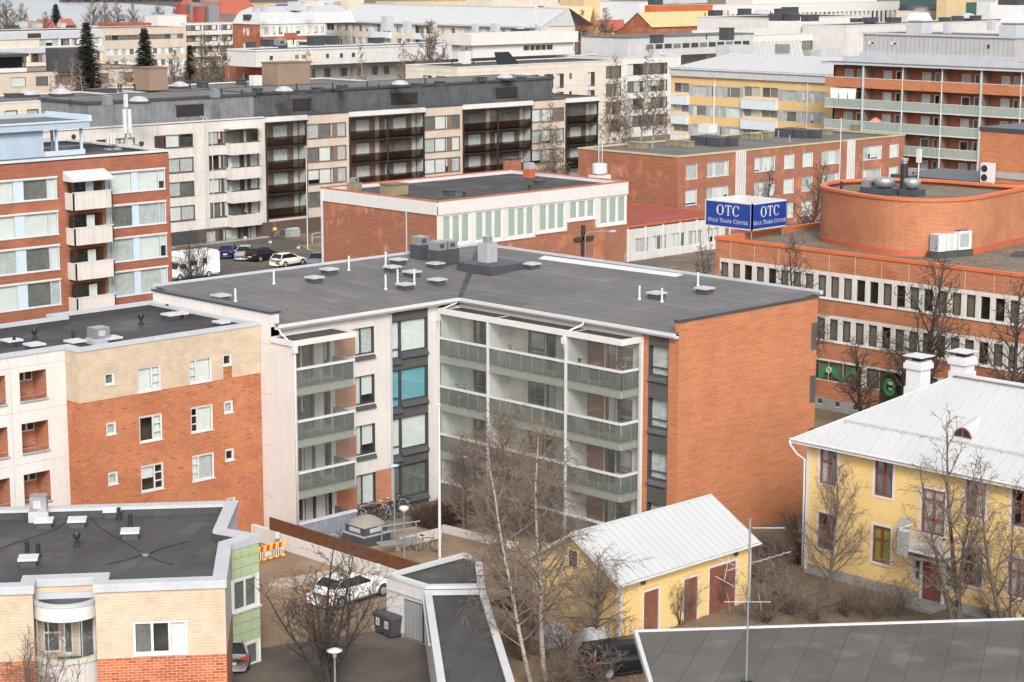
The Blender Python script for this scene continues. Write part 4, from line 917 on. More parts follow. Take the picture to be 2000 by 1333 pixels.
# ------------------------------------------------ left red brick block with light-blue window bands
T=thing('apartment_block','six storey red brick block with pale blue window bands and one white balcony stack, left','apartment block',(85,143,0))
f=Fac(T,(70,135.2),(94.3,135.2));X=70;H=[]
for z0,z1 in ((14.93,16.5),(12.2,13.9),(9.5,11.3),(6.75,8.65)):
    H+=[(88.27-X,93.88-X,z0,z1),(77.6-X,83.96-X,z0,z1),(70.5-X,76.6-X,z0,z1)]
lg=[(84.9-X,88.0-X,a,a+2.25) for a in (14.0,11.3,8.6,5.9)]
f.wall('wall',0,24.3,0,17.75,H+lg,'red_brick_far')
for i,h in enumerate(H):
    k=i%3
    cols=((.5,'g'),(1.9,'g'),(.55,'p'),(1.9,'g'),(.6,'g')) if k==0 else ((.5,'g'),(1.9,'g'),(.75,'p'),(1.9,'g'),(.75,'g'))
    window(f,*h,cols=cols,frame='light_blue',rev='white_paint',dep=.06,fw=.07,panel='light_blue',sill='white_paint',wts=(7,3,1,0))
    f.bx('lintel',h[0]-.05,h[1]+.05,h[3],h[3]+.14,-.02,.06,'white_paint')
for h in lg:
    u0,u1,v0,v1=h;m=MB();D=1.2
    for a in [((u0,0,v0),(u0,D,v0),(u0,D,v1),(u0,0,v1)),((u1,0,v0),(u1,0,v1),(u1,D,v1),(u1,D,v0)),((u0,0,v0),(u1,0,v0),(u1,D,v0),(u0,D,v0)),((u0,0,v1),(u0,D,v1),(u1,D,v1),(u1,0,v1))]: m.quad(*a,0)
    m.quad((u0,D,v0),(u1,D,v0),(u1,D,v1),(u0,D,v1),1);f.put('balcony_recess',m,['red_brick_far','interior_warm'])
    fb=Fac(T,(84.62,134.0),(88.15,134.0))
    fb.put('balcony_door',MB().box(1.7,2.4,.9,.95,v0+.1,v1-.1,0).box(.5,1.55,.9,.95,v0+.1,v1-.2,1),['blind','car_glass'])
    fb.put('balcony_parapet',MB().box(0,3.5,0,.1,v0+.02,v0+1.32).box(0,.1,0,1.19,v0+.02,v0+1.32).box(3.4,3.5,0,1.19,v0+.02,v0+1.32).box(.1,3.4,.1,1.19,v0+.02,v0+.12),'offwhite_concrete')
    fb.bx('parapet_cap',-.03,3.53,v0+1.32,v0+1.40,-.14,.03,'white_metal')
    for k in range(4): fb.put('balcony_pane',cached('lbp',lambda:MB().box(0,.84,.03,.042,0,1.0).mesh('balcony_pane',['glass'])),None,u=.04+k*.87,v=v0+1.40)
    fb.put('side_pane',MB().box(.03,.042,.05,1.15,v0+1.4,v0+2.4),'glass')
fb.put('awning',MB().add([(-.1,-.15,16.35),(3.6,-.15,16.35),(3.6,1.2,16.95),(-.1,1.2,16.95),(-.1,-.15,16.2),(3.6,-.15,16.2),(-.1,1.2,16.2)],[(0,1,2,3),(4,5,1,0),(4,0,3,6)]),'white_metal')
poly=[(70,135.2),(94.3,135.2),(94.3,150),(70,150)]
flat_roof(T,poly,18.0,.35,.4,'roof_felt_black','white_metal',.06)
part(T,'east_wall',MB().box(94.0,94.29,135.4,150,0,17.7),'red_brick_far')
def vL(px,py,z=17.65): p=onz(px,py,z);return p[0],p[1],z
T4b=(0,180,5.714)
x0_,y0_,_=vL(*Zt(T4b,490,725));x1_,_,_=vL(*Zt(T4b,905,695))
rb=part(T,'roof_house',MB().box(70.5,x0_,y0_,y0_+4.5,17.6,19.9),'ribbed_blue')
part(T,'roof_canopy',MB().add([(70.4,y0_-.5,19.75),(x1_+.6,y0_-.5,19.75),(x1_+.6,y0_+5.8,20.0),(70.4,y0_+5.8,20.0),(70.4,y0_-.5,20.35),(x1_+.6,y0_-.5,20.35),(x1_+.6,y0_+5.8,20.6),(70.4,y0_+5.8,20.6)],[(0,1,5,4),(1,2,6,5),(3,2,1,0),(2,3,7,6)]),'ribbed_blue')
part(T,'canopy_felt',MB().add([(70.4,y0_-.4,20.33),(x1_+.5,y0_-.4,20.33),(x1_+.5,y0_+5.7,20.3),(70.4,y0_+5.7,20.3)],[(0,1,2,3)]),'roof_felt')
part(T,'canopy_edge',MB().box(x1_+.45,x1_+.75,y0_-.55,y0_+5.85,20.3,20.75).box(70.4,x1_+.75,y0_-.6,y0_-.45,20.28,20.42),'light_blue')
for xx in (x0_+1.3,x1_+.2):
    for yy_ in (y0_+.2,y0_+4.5): part(T,'canopy_post',MB().box(xx-.09,xx+.09,yy_-.09,yy_+.09,17.6,19.95),'light_blue')
part(T,'kerb_panel',MB().box(x0_+.05,x1_+.4,y0_-.02,y0_+.1,17.6,18.05),'light_blue');part(T,'guard_rail',MB().tube([(x0_,y0_+.2,18.35),(x1_,y0_+.2,18.35)],.03,6).tube([(x0_+.9,y0_+.3,17.6),(x0_+.9,y0_+.3,19.0),(x0_,y0_+.3,19.0)],.03,6),'galvanised')
for a,b in ((826,580),(1582,660)): pipe(T,*vL(*Zt(T4b,a,b)),.5,.1,'black_plastic',True)
vent_box(T,*vL(*Zt(T4b,950,620)),.7,.7,.25,cap='charcoal')
px_,py_,_=vL(*Zt(T4b,1420,625))
def cell_mast(loc,h,label):
    t=thing('phone_mast',label,'antenna mast',loc)
    ob('pole',MB().tube([(0,0,0),(0,0,h)],.06,8).mesh('pole',['light_grey_metal']),t)
    for k,(dx,dy) in enumerate(((.18,-.2),(-.2,-.05),(.05,.22))): ob('antenna_panel',MB().box(dx-.13,dx+.13,dy-.09,dy+.09,h*.28,h*.72).mesh('antenna_panel',['white_paint']),t)
    ob('top_antenna',MB().box(-.14,.14,-.12,.12,h*.76,h).mesh('top_antenna',['pale_grey']),t)
    ob('brace',MB().tube([(0,0,h*.35),(-.6,-.5,0)],.025,5).tube([(0,0,h*.35),(.6,-.4,0)],.025,5).tube([(0,0,h*.35),(0,.7,0)],.025,5).mesh('brace',['galvanised']),t)
    ob('cable',MB().tube([(.1,-.1,h*.3),(.5,-.3,.35),(.9,-.3,.15),(1.2,-.2,.2)],.03,5).tube([(-.1,-.1,h*.3),(-.5,-.3,.4),(-.9,-.2,.1)],.03,5).mesh('cable',['black_plastic']),t)
    return t
cell_mast((px_,py_,17.65),4.4,'white phone antenna mast with cables on the left brick block roof')
o=ob('ballast_slab',MB().box(-1.7,-.5,-.3,.3,0,.15).box(-.45,.5,-.35,.3,0,.14).box(.55,1.7,-.3,.3,0,.15).mesh('ballast_slab',['concrete']),None,(px_-.8,py_-.7,17.65));tag(o,'row of concrete ballast slabs at the foot of the phone mast','ballast')
qx,qy,_=vL(*Zt(T4b,1235,650));t=thing('radio_unit','small white radio unit with black cables left of the phone mast','radio unit',(qx,qy,17.65));ob('bracket',MB().tube([(0,0,0),(0,0,1.4)],.04,6).mesh('bracket',['galvanised']),t)
for dx in (-.3,0,.28): ob('unit',MB().box(dx-.1,dx+.1,-.12,.05,.5,1.4).mesh('unit',['white_paint']),t)
ob('cable',MB().tube([(-.2,-.1,.5),(-.1,-.2,.2),(.2,-.2,.05)],.03,5).mesh('cable',['black_plastic']),t)
# ------------------------------------------------ long white and beige block with dark glazed balcony stacks
T=thing('apartment_block','long five storey pale block with black glazed balcony stacks and slate roof storey','apartment block',(165,203,0))
X=120.;f=Fac(T,(120,196.7),(151.1,196.7));H=[];B=[]
rows=[(11.65,13.15),(8.72,10.42),(5.92,7.62),(3.06,4.8)]
for z0,z1 in rows: H+=[(135.27-X,140.68-X,z0,z1),(142.88-X,145.0-X,z0,z1),(145.05-X,150.2-X,z0-.05,z1),(127.5-X,132.6-X,z0,z1)]
G=[(142.2-X,149.8-X,-.0+.12,1.55)]
f.wall('white_wall',0,31.1,1.8,14.45,H,'offwhite_concrete');f.wall('brick_base',0,31.1,0,1.8,G,'brown_brick')
for i,h in enumerate(H):
    k=i%4
    cols={0:((1.0,'p'),(.28,'g'),(1.5,'g'),(1.5,'g')),1:((1.5,'g'),(.4,'g'),(.28,'p')),2:((.55,'g'),(1.6,'g'),(.5,'p'),(.45,'g'),(.35,'p'),(1.1,'g')),3:((1,'p'),(1.5,'g'),(1.5,'g'))}[k]
    window(f,*h,cols=cols,frame='brown_frame',rev='dark_brown',dep=.1,fw=.08,panel='dark_brown',sill='dark_metal',wts=(5,3,2,1),far=True)
window(f,*G[0],cols=((1.5,'g'),(.4,'g'),(.6,'p'),(.4,'g'),(1.8,'g'),(.4,'p'),(.4,'g'),(.7,'p'),(.4,'g'),(.9,'g')),frame='brown_frame',rev='dark_brown',panel='dark_brown',far=True)
for zi,(z0,z1) in enumerate(rows):
    fb=Fac(T,(145.3,195.5),(149.6,195.5));zt=z0+.12
    fb.put('balcony_parapet',MB().box(0,4.3,0,.1,zt-1.4,zt).box(0,.1,.1,1.19,zt-1.4,zt).box(4.2,4.3,.1,1.19,zt-1.4,zt).box(.1,4.2,.1,1.19,zt-1.4,zt-1.28),'offwhite_concrete')
    if zi<3:
        fb.bx('parapet_cap',-.02,4.32,zt,zt+.07,-.12,.03,'dark_metal')
        for k in range(4): fb.put('balcony_pane',cached('wlp',lambda:MB().box(0,1.04,.03,.042,0,1.25).mesh('balcony_pane',['glass'])),None,u=.03+k*1.07,v=zt+.07)
fb.put('balcony_roof',MB().box(-.15,4.45,-.15,1.19,13.42,13.62),'white_paint')
f.bx('downpipe',23.3,23.38,1.9,14.4,.03,.1,'white_metal');m=MB()
for u in (22.05,22.55): m.tube([(u,-.25,1.9),(u,-.25,14.9),(u,.3,15.1)],.03,6)
for k in range(44): m.tube([(22.05,-.25,2.1+k*.29),(22.55,-.25,2.1+k*.29)],.015,4)
f.put('wall_ladder',m,'white_metal')
f.bx('entrance_gate',17.3,21.0,0,1.78,-.02,.02,'dark_metal');f.bx('kerb_apron',16,31,0,.22,.3,.7,'concrete')
for z in (2.9,5.75,8.55,11.4): f.bx('joint',0,31.1,z,z+.025,0,.004,'grey_render')
# beige window sections and black balcony stacks
f2=Fac(T,(151.1,196.7),(209.6,196.7));X=151.1
secs=[(157.7,163.9),(177.0,183.3),(196.6,202.9)];H=[];stk=[(151.3,157.4,1),(164.4,176.8,2),(183.8,196.4,2),(203.2,209.5,1)]
rw=[(11.5,13.3),(8.6,10.45),(5.85,7.75),(3.1,4.95)]
for a,b in secs:
    for z0,z1 in rw: H.append((a-X,b-X,z0,z1))
ST=[(a-X,b-X,2.1,13.85) for a,b,n in stk]
f2.wall('beige_wall',0,58.5,1.8,14.45,H+ST,'beige_concrete');f2.wall('brick_base',0,58.5,0,1.8,[],'brown_brick')
for h in H: window(f2,*h,cols=((1.55,'g'),(1.55,'g'),(.35,'g'),(.55,'p'),(1.2,'g')),frame='brown_panel',rev='brown_panel',panel='brown_panel',dep=.06,fw=.09,sill='brown_panel',far=True,wts=(4,4,1,0))
for a,b,n in stk:
    u0,u1=a-X,b-X;m=MB();D=1.3
    for q in [((u0,0,2.1),(u0,D,2.1),(u0,D,13.85),(u0,0,13.85)),((u1,0,2.1),(u1,0,13.85),(u1,D,13.85),(u1,D,2.1)),((u0,0,2.1),(u1,0,2.1),(u1,D,2.1),(u0,D,2.1)),((u0,0,13.85),(u0,D,13.85),(u1,D,13.85),(u1,0,13.85))]: m.quad(*q,0)
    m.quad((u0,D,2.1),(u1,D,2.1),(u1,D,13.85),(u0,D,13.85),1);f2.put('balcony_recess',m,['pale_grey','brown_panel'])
    for zi in range(4):
        zb=2.1+zi*2.88
        f2.bx('balcony_slab',u0,u1,zb+.0,zb+.2,-1.28,.02,'balcony_dark')
        L=(u1-u0)/n
        for k in range(n):
            ua=u0+k*L
            f2.put('balcony_front',MB().box(ua+.08,ua+L-.08,-.06,-.04,zb+.2,zb+1.25,0),['smoked'])
            f2.bx('rail',ua+.05,ua+L-.05,zb+1.25,zb+1.31,.03,.09,'balcony_dark')
            for j in range(3): f2.put('balcony_pane',cached(('bp',round(L,1)),lambda:MB().box(.01,(L-.1)/3-.01,-.05,-.04,0,1.5).mesh('balcony_pane',['glass'])),None,u=ua+.05+j*(L-.1)/3,v=zb+1.31)
            bw=L*.28
            w2=MB().box(ua+L*.12,ua+L*.12+.5,1.2,1.28,zb+.3,zb+2.5,1).box(ua+L*.35,ua+L*.35+bw*1.2,1.2,1.28,zb+.9,zb+2.5,1).box(ua+L-.9,ua+L-.25,1.2,1.28,zb+.2,zb+2.8,2)
            f2.put('balcony_window',w2,['interior',rng.choice(['curtain','curtain_dark','curtain']),'offwhite_concrete'])
    for k in range(n+1):
        u=u0+(u1-u0)*k/n;f2.bx('balcony_post',u-.09,u+.09,1.9,13.9,.03,.2,'balcony_dark')
    f2.bx('white_header',u0-.1,u1+.1,13.9,14.5,.0,.35,'white_paint');f2.bx('canopy',u0-.1,u1+.1,13.72,13.86,.0,.5,'balcony_dark')
poly=[(120,196.7),(209.6,196.7),(209.6,209),(120,209)]
part(T,'roof',MB().prism(offset_poly(poly,.1),14.1,14.4),'roof_felt_black');part(T,'coping',MB().ring(offset_poly(poly,-.08),offset_poly(poly,.3),14.4,14.55),'dark_metal')
part(T,'coping_front',MB().box(120,151.1,196.6,196.95,14.45,14.6),'white_metal')
def pent(x0,x1,y0,y1,z,mat,name='roof_storey'):
    part(T,name,MB().box(x0,x1,y0,y1,14.3,z),mat);part(T,'roof_storey_felt',MB().box(x0-.15,x1+.15,y0-.15,y1+.15,z,z+.18),'roof_felt')
    part(T,'roof_storey_edge',MB().ring([(x0-.2,y0-.2),(x1+.2,y0-.2),(x1+.2,y1+.2),(x0-.2,y1+.2)],[(x0,y0),(x1,y0),(x1,y1),(x0,y1)],z-.05,z+.25),'charcoal')
pent(127.6,150.9,198.4,208.2,17.1,'slate_wall');pent(151.0,202.5,198.6,208.2,17.15,'dark_slate')
fp=Fac(T,(127.6,198.38),(202.5,198.38))
for a,b in ((139.6,143.5),(156.9,159.7),(172.9,177.3),(191.5,195.5)): fp.bx('plant_opening',a-127.6,b-127.6,15.0,16.3,-.0,.03,'balcony_dark');fp.bx('opening_frame',a-127.6-.1,b-127.6+.1,16.3,16.42,0,.08,'charcoal')
def vW(px,py,z=17.3): p=onz(px,py,z);return p[0],p[1],z
T1=(0,0,2.857);T2=(650,0,2.857)
for zz,l in ((T1,[(775,580,1.9),(1585,522,1.9)]),(T2,[(375,485,1.9),(962,448,1.9)])):
    for a,b,s in l: dome(T,*vW(*Zt(zz,a,b)),s)
for zz,l in ((T1,[(600,585),(1200,545)]),): 
    for a,b in l: hvac(T,*vW(*Zt(zz,a,b)),.9,.9,.7,bh=.3,base='galvanised')
for zz,l in ((T1,[(1437,520),(1680,530),(1765,515),(1905,505)]),(T2,[(55,500),(468,492),(598,480),(822,455),(1052,455)])):
    for a,b in l: vent_box(T,*vW(*Zt(zz,a,b)),.9,.9,.5,cap='charcoal')
for zz,l in ((T1,[(393,595),(1237,535),(1350,540),(1440,545),(1655,502),(1805,525),(1857,500)]),(T2,[(193,488),(257,505),(516,470),(570,488),(785,470),(856,465)])):
    for a,b in l: pipe(T,*vW(*Zt(zz,a,b)),.8,.1,'black_plastic')
# person at the open balcony window
# ------------------------------------------------ parish hall with white window band
T=thing('parish_hall','flat roofed red brick parish hall with tall white framed windows and red trim','hall',(152,162,0))
fw_=Fac(T,(138.4,170.3),(138.4,152));fw_.wall('brick_wall',0,18.3,0,7.6,[],'weathered_brick');fw_.bx('white_band',-.05,18.3,7.6,8.95,.0,.12,'white_paint')
fs=Fac(T,(138.4,152),(166.9,152));X=138.4;H=[]
for a,b,z0 in ((139.2,143.05,4.45),(143.8,147.7,4.38),(148.45,152.4,4.38),(153.1,157.1,4.6),(157.75,161.75,5.48),(162.55,166.75,4.5)):
    w3=(b-a-.12)/3
    for k in range(3): H.append((a-X+k*(w3+.06)+.08,a-X+k*(w3+.06)+w3-.12,z0+.08,7.4))
panelb=[(.0,4.85,4.3,7.6),(4.85,9.4,4.25,7.6),(9.4,14.05,4.25,7.6),(14.05,18.75,4.48,7.6),(18.75,23.5,5.36,7.6),(23.5,28.45,4.38,7.6)]
fs.wall('brick_wall',0,28.5,0,7.6,panelb,'weathered_brick')
for a,b,c,d in panelb: fs.wall('white_panel',a,b,c,d,H,'white_paint')
for h in H: window(fs,*h,frame='frame_green_white',rev='white_paint',dep=.1,fw=.07,blinds=['blind'],far=True,gmat='glass_green')
fs.bx('white_band',.13,28.55,7.6,8.95,.0,.12,'white_paint')
for k in range(19): fs.bx('band_joint',.9+k*1.53,.93+k*1.53,7.65,8.9,.12,.128,'pale_grey')
for u in (4.85,9.4,14.05,18.75,23.5): fs.bx('mullion',u-.12,u+.12,4.4,7.6,.0,.1,'white_paint')
for a,b,c,d in panelb: fs.bx('sill',a,b,c-.12,c,-.02,.12,'white_paint')
poly=[(138.4,152),(166.9,152),(166.9,170.3),(138.4,170.3)]
part(T,'roof',MB().prism(offset_poly(poly,.1),8.3,8.6),'roof_felt_black');part(T,'parapet',MB().ring(offset_poly(poly,-.02),offset_poly(poly,.28),8.5,8.97),'white_paint');part(T,'coping',MB().ring(offset_poly(poly,-.16),offset_poly(poly,.3),8.97,9.06),'copper_red')
part(T,'east_wall',MB().box(166.6,166.88,152.1,170.2,0,8.5),'weathered_brick')
fw_.bx('downpipe',13.7,13.82,.5,7.6,.05,.16,'light_grey_metal');fw_.bx('downpipe',.1,.3,0,8.8,.1,.26,'white_metal')
def vP(a,b,z=8.6): p=onz(*Zt(T5,a,b),z);return p[0],p[1],z
x,y,z=vP(485,515);part(T,'roof_box',MB().box(x-1.2,x+1.2,y-.9,y+.9,z,z+1.1),'ochre_metal');part(T,'roof_box_lid',MB().box(x-1.3,x+1.3,y-1,y+1,z+1.1,z+1.2),'brown_panel')
x,y,z=vP(265,490);part(T,'roof_box',MB().box(x-.6,x+.6,y-.5,y+.5,z,z+.8),'ochre_metal');hvac(T,x,y,z+.8,.8,.8,.5,bh=.05)
x,y,z=vP(1145,385);part(T,'chimney',MB().box(x-.8,x+.8,y-.7,y+.7,z,z+1.5),'weathered_brick');part(T,'chimney_cap',MB().box(x-.95,x+.95,y-.85,y+.85,z+1.5,z+1.62),'charcoal')
x,y,z=vP(1238,420);part(T,'vent_stack',MB().box(x-.5,x+.5,y-.5,y+.5,z,z+1.0),'copper_red');part(T,'vent_fan',MB().box(x-.45,x+.45,y-.45,y+.45,z+1.0,z+1.7),'grey_metal')
x,y,z=vP(1632,440);part(T,'exhaust_fan',MB().box(x-1.0,x+1.0,y-.8,y+.8,z,z+.7).lathe([(.5,z+.7),(.5,z+.85),(.85,z+.9),(.85,z+1.9),(.6,z+2)],18,(x,y)),'white_paint')
for a,b in ((792,515),(1293,460)): vent_box(T,*vP(a,b),.9,.9,.4,cap='charcoal')
for a,b in ((648,440),(1240,490),(877,530)): pipe(T,*vP(a,b),.35,.09,'black_plastic',True)
m=MB()
for dx in (0,.5): m.tube([(167.0+dx*.1,163-dx,8.3),(167,163-dx,10.3)],.035,6)
for k in range(6): m.tube([(167,163,8.5+k*.3),(167,162.5,8.5+k*.3)],.02,5)
o=fs.put('wall_cross',MB().box(21.1,21.55,-.25,-.05,1.0,4.75).box(19.95,22.9,-.25,-.05,3.1,3.5),'dark_brown')
# ------------------------------------------------ white two storey wing with red felt roof
T=thing('office_wing','low white panelled wing with red felt roof between parish hall and trade centre','office wing',(174,158,0))
f=Fac(T,(166.95,152.05),(184,152.05));H=[]
for u in (1.4,4.4,7.5,10.55,13.6): H+=[(u,u+2.4,.82,2.5),(u,u+2.4,-2.1,-.45)]
f.wall('panel_wall',0,17.05,-3.2,3.75,H,'seam_white')
for h in H: window(f,*h,cols=((.7,'g'),(.7,'g'),(1,'g')),frame='white_paint',rev='white_paint',dep=.08,fw=.08,far=True,wts=(2,3,2,0))
for k in range(7): f.bx('pilaster',.0+k*2.95,.22+k*2.95,-3.2,3.75,0,.12,'white_paint')
poly=[(166.95,152.05),(184,152.05),(184,166),(166.95,166)]
part(T,'roof',MB().prism(poly,3.6,3.85),'red_roof');part(T,'roof_edge',MB().ring(offset_poly(poly,-.12),offset_poly(poly,.12),3.75,3.98),'copper_red')
# ------------------------------------------------ three storey weathered brick building
T=thing('brick_building','three storey weathered red brick building with yellow roof edge and white louvre strips','building',(208,169,0))
fw_=Fac(T,(185.5,177.3),(185.5,160.8));fw_.wall('wall',0,16.5,0,9.8,[],'weathered_brick')
f=Fac(T,(185.5,160.8),(232.2,160.8));X=185.5;H=[]
for z0,z1 in ((7.1,8.93),(3.95,5.83),(.8,2.7)):
    for a,b in ((187,189.07),(190.93,195.0),(200.07,204.15),(206.03,208.08),(209.83,211.95),(213.8,217.6),(222.82,226.97),(228.83,230.86)): H.append((a-X,b-X,z0,z1))
f.wall('wall',0,46.7,0,9.8,H,'weathered_brick')
for h in H: window(f,*h,cols=((1,'g'),) if h[1]-h[0]<3 else ((.9,'g'),(.45,'g'),(1.3,'g'),(.6,'g')),frame='pale_grey',rev='pale_grey',dep=.08,fw=.06,sill='light_blue',far=True,wts=(6,3,0,0))
for u0,u1 in ((10.8,12.65),(33.7,35.3)):
    f.bx('louvre_back',u0,u1,2,9.95,0,.03,'balcony_dark')
    for k in range(5): f.bx('louvre_bar',u0+k*(u1-u0-.2)/4,u0+.2+k*(u1-u0-.2)/4,2,9.95,.03,.2,'white_paint')
poly=[(185.5,160.8),(232.2,160.8),(232.2,177.3),(185.5,177.3)]
flat_roof(T,poly,10,.4,.45,'roof_felt','yellow_flash',.1);part(T,'east_wall',MB().box(231.9,232.19,161,177.2,0,9.7),'weathered_brick')
def vO(a,b,z=9.62): p=onz(*Zt(T6,a,b),z);return p[0],p[1],z
for a,b in ((95,148),(130,152),(285,140),(358,145),(650,105),(690,108),(748,98),(1035,85),(1185,62)): vent_box(T,*vO(a,b),1.2,1.2,.7,base='ochre_metal',cap='ochre_metal')
for a,b,s in ((445,130,2.6),(515,138,2.2),(570,140,1.2),(860,92,2.8),(925,98,1.8),(980,100,1.2)): x,y,z=vO(a,b);part(T,'plant_box',MB().box(x-s*.6,x+s*.6,y-s*.5,y+s*.5,z,z+1.1),'charcoal')
x,y,z=vO(455,110);part(T,'exhaust_box',MB().box(x-.9,x+.9,y-.9,y+.9,z+1,z+2.1),'pale_grey')
for a,b in ((185,150),(720,110),(800,95),(855,120)): pipe(T,*vO(a,b),.9,.1,'galvanised')
m=MB()
for dy in (0,.6):m.tube([(185.3,173+dy,3),(185.3,173+dy,11.2),(186,173+dy,11.2)],.05,6)
for k in range(26): m.tube([(185.3,173,3.2+k*.3),(185.3,173.6,3.2+k*.3)],.025,4)
part(T,'wall_ladder',m,'white_metal')
# ------------------------------------------------ trade centre with drum
T=thing('office_building','orange brick trade centre with ribbon windows, gravel roof and curved brick drum','office building',(128,85,0))
f=Fac(T,(120.5,100.5),(120.5,58));H=[];G=[];Y0=100.5
for k in range(34):
    y=99.97-1.1625*k
    for z0,z1 in ((8.46,10.05),(5.3,6.88)): H.append((Y0-y,Y0-y+.78,z0,z1))
G=[(9.9,11.05,2.28,3.68),(11.1,12.35,2.28,3.68),(12.4,13.7,2.28,3.68),(13.75,14.0,2.28,3.68),(14.5,15.6,2.28,3.68),(15.65,18.0,.4,3.68)]
for k in range(18): G.append((18.6+k*1.1625,18.6+k*1.1625+.78,2.2,3.75))
bands=[(0,.9,'concrete'),(.9,2.2,'trade_brick'),(2.2,3.85,'offwhite_concrete'),(3.85,5.2,'trade_brick'),(5.2,7.15,'offwhite_concrete'),(7.15,8.36,'trade_brick'),(8.36,10.35,'offwhite_concrete'),(10.35,11.75,'trade_brick')]
for a,b,m_ in bands: f.wall('brick_band' if 'brick' in m_ else 'white_band',0 if 'brick' in m_ else .45,42.5,a,b,H+G,m_)
for a,b in ((2.2,3.85),(5.2,7.15),(8.36,10.35)): f.wall('brick_pier',0,.45,a,b,[],'trade_brick')
for z in (5.2,8.36): f.bx('ledge',.45,42.5,z-.06,z+.02,-.01,.09,'white_paint')
for k in range(14): f.bx('movement_joint',1.5+k*2.33,1.53+k*2.33,10.36,11.74,0,.006,'offwhite_concrete')
for h in H: window(f,*h,frame='dark_brown',rev='offwhite_concrete',dep=.16,fw=.06,blinds=[rng.choice(['blind_tan','blind_tan','blind_tan','curtain_dark'])],gmat='glass_dark' if rng.random()<.3 else 'glass')
for i,h in enumerate(G): window(f,*h,frame='dark_brown',rev='dark_brown',dep=.12,fw=.06,blinds=['blind_tan' if i not in(5,) else None],cols=((1,'g'),) if h[1]-h[0]<2 else ((1,'g'),(1.2,'g'),(.6,'g')),name='window' if i!=5 else 'entrance_door')
for k in range(9): f.bx('cellar_window',10.2+k*1.6,10.55+k*1.6,.42,.78,-.02,.02,'interior');f.bx('cellar_frame',10.14+k*1.6,10.61+k*1.6,.36,.42,-.02,.05,'white_paint')
# green wave print on the ground floor windows and door
def wave(u0,u1,z0,z1,a0,a1,th,c,rx,rz):
    m=MB();n=14;vs=[]
    for i in range(n+1):
        g=R(a0+(a1-a0)*i/n)
        for k in (1,1-th): vs.append((c[0]+math.cos(g)*rx*k,0,c[1]+math.sin(g)*rz*k))
    m.add(vs,[(2*i,2*i+2,2*i+3,2*i+1) for i in range(n)]);return m
gp=wave(0,0,0,0,10,185,.45,(11.1,2.4),.95,1.0);gp.v+=[];o=f.put('green_print',gp,'logo_green',t=.0)
f.put('green_print',wave(0,0,0,0,200,340,.4,(12.25,3.0),.55,.6),'logo_green',t=.002);f.put('green_print',wave(0,0,0,0,15,170,.4,(13.15,2.6),.6,.75),'logo_green',t=.004)
f.put('white_emblem',MB().tube([(11.1+.2*math.cos(a),-.01,3.05+.2*math.sin(a)) for a in [i*.5 for i in range(14)]],.04,5).box(11.05,11.15,-.02,-.01,2.98,3.12),'white_paint')
f.put('green_print',wave(0,0,0,0,0,350,.5,(16.5,2.55),.55,.65),'logo_green');f.put('white_emblem',MB().box(16.4,16.75,-.03,-.01,2.75,2.95).box(16.45,16.8,-.03,-.01,2.45,2.5).box(16.45,16.7,-.03,-.01,2.35,2.4),'white_paint')
f.put('entrance_stairs',MB().box(15.2,18.2,-1.4,0,0,.3).box(15.4,18,-1.0,0,.3,.55),'concrete')
f.put('stair_rail',MB().tube([(15.2,-1.4,.2),(15.2,-1.4,1.3),(15.2,0,1.6)],.03,6).tube([(15.2,-.7,.3),(15.2,-.7,1.4)],.03,6),'dark_metal')
poly=[(120.5,58),(150,58),(150,100.5),(120.5,100.5)]
part(T,'roof',MB().prism(offset_poly(poly,.1),11.2,11.5),'roof_gravel');part(T,'coping',MB().ring(offset_poly(poly,-.08),offset_poly(poly,.32),11.72,11.95),'orange_flash');part(T,'parapet',MB().ring(offset_poly(poly,.02),offset_poly(poly,.3),11.3,11.73),'trade_brick')
part(T,'rear_wall',MB().box(120.8,149.9,100.0,100.45,0,11.4),'trade_brick')
# drum: rounded nose tapering to the right; brick wall, red flashing, gravel top
import itertools
zt=15.72;ctl=[(1602,362),(1612,356),(1640,352),(1700,349),(1760,348),(1830,351),(1910,359),(2000,366),(2060,372),(2060,358),(2000,366.5),(1922,384),(1860,389),(1800,390),(1740,387),(1680,379),(1630,371)]
pts=[onz(a,b,zt) for a,b in ctl[:9]]+[onz(2075,352,zt)]+[onz(a,b,zt) for a,b in ctl[10:]]
pts=[onz(1602,363,zt),onz(1607,357.5,zt),onz(1620,354.5,zt),onz(1640,352,zt),onz(1700,349,zt),onz(1760,348,zt),onz(1830,351,zt),onz(1910,357.5,zt),onz(2000,363.5,zt),onz(2110,360,zt),onz(2110,344,zt),onz(2000,367.5,zt),onz(1922,383.5,zt),onz(1890,387.5,zt),onz(1850,389.5,zt),onz(1800,390,zt),onz(1740,387,zt),onz(1680,379.5,zt),onz(1640,372.5,zt),onz(1613,367,zt)]
# orientation counter-clockwise
ar_=sum(a[0]*b[1]-b[0]*a[1] for a,b in zip(pts,pts[1:]+pts[:1]))
if ar_<0: pts=pts[::-1]
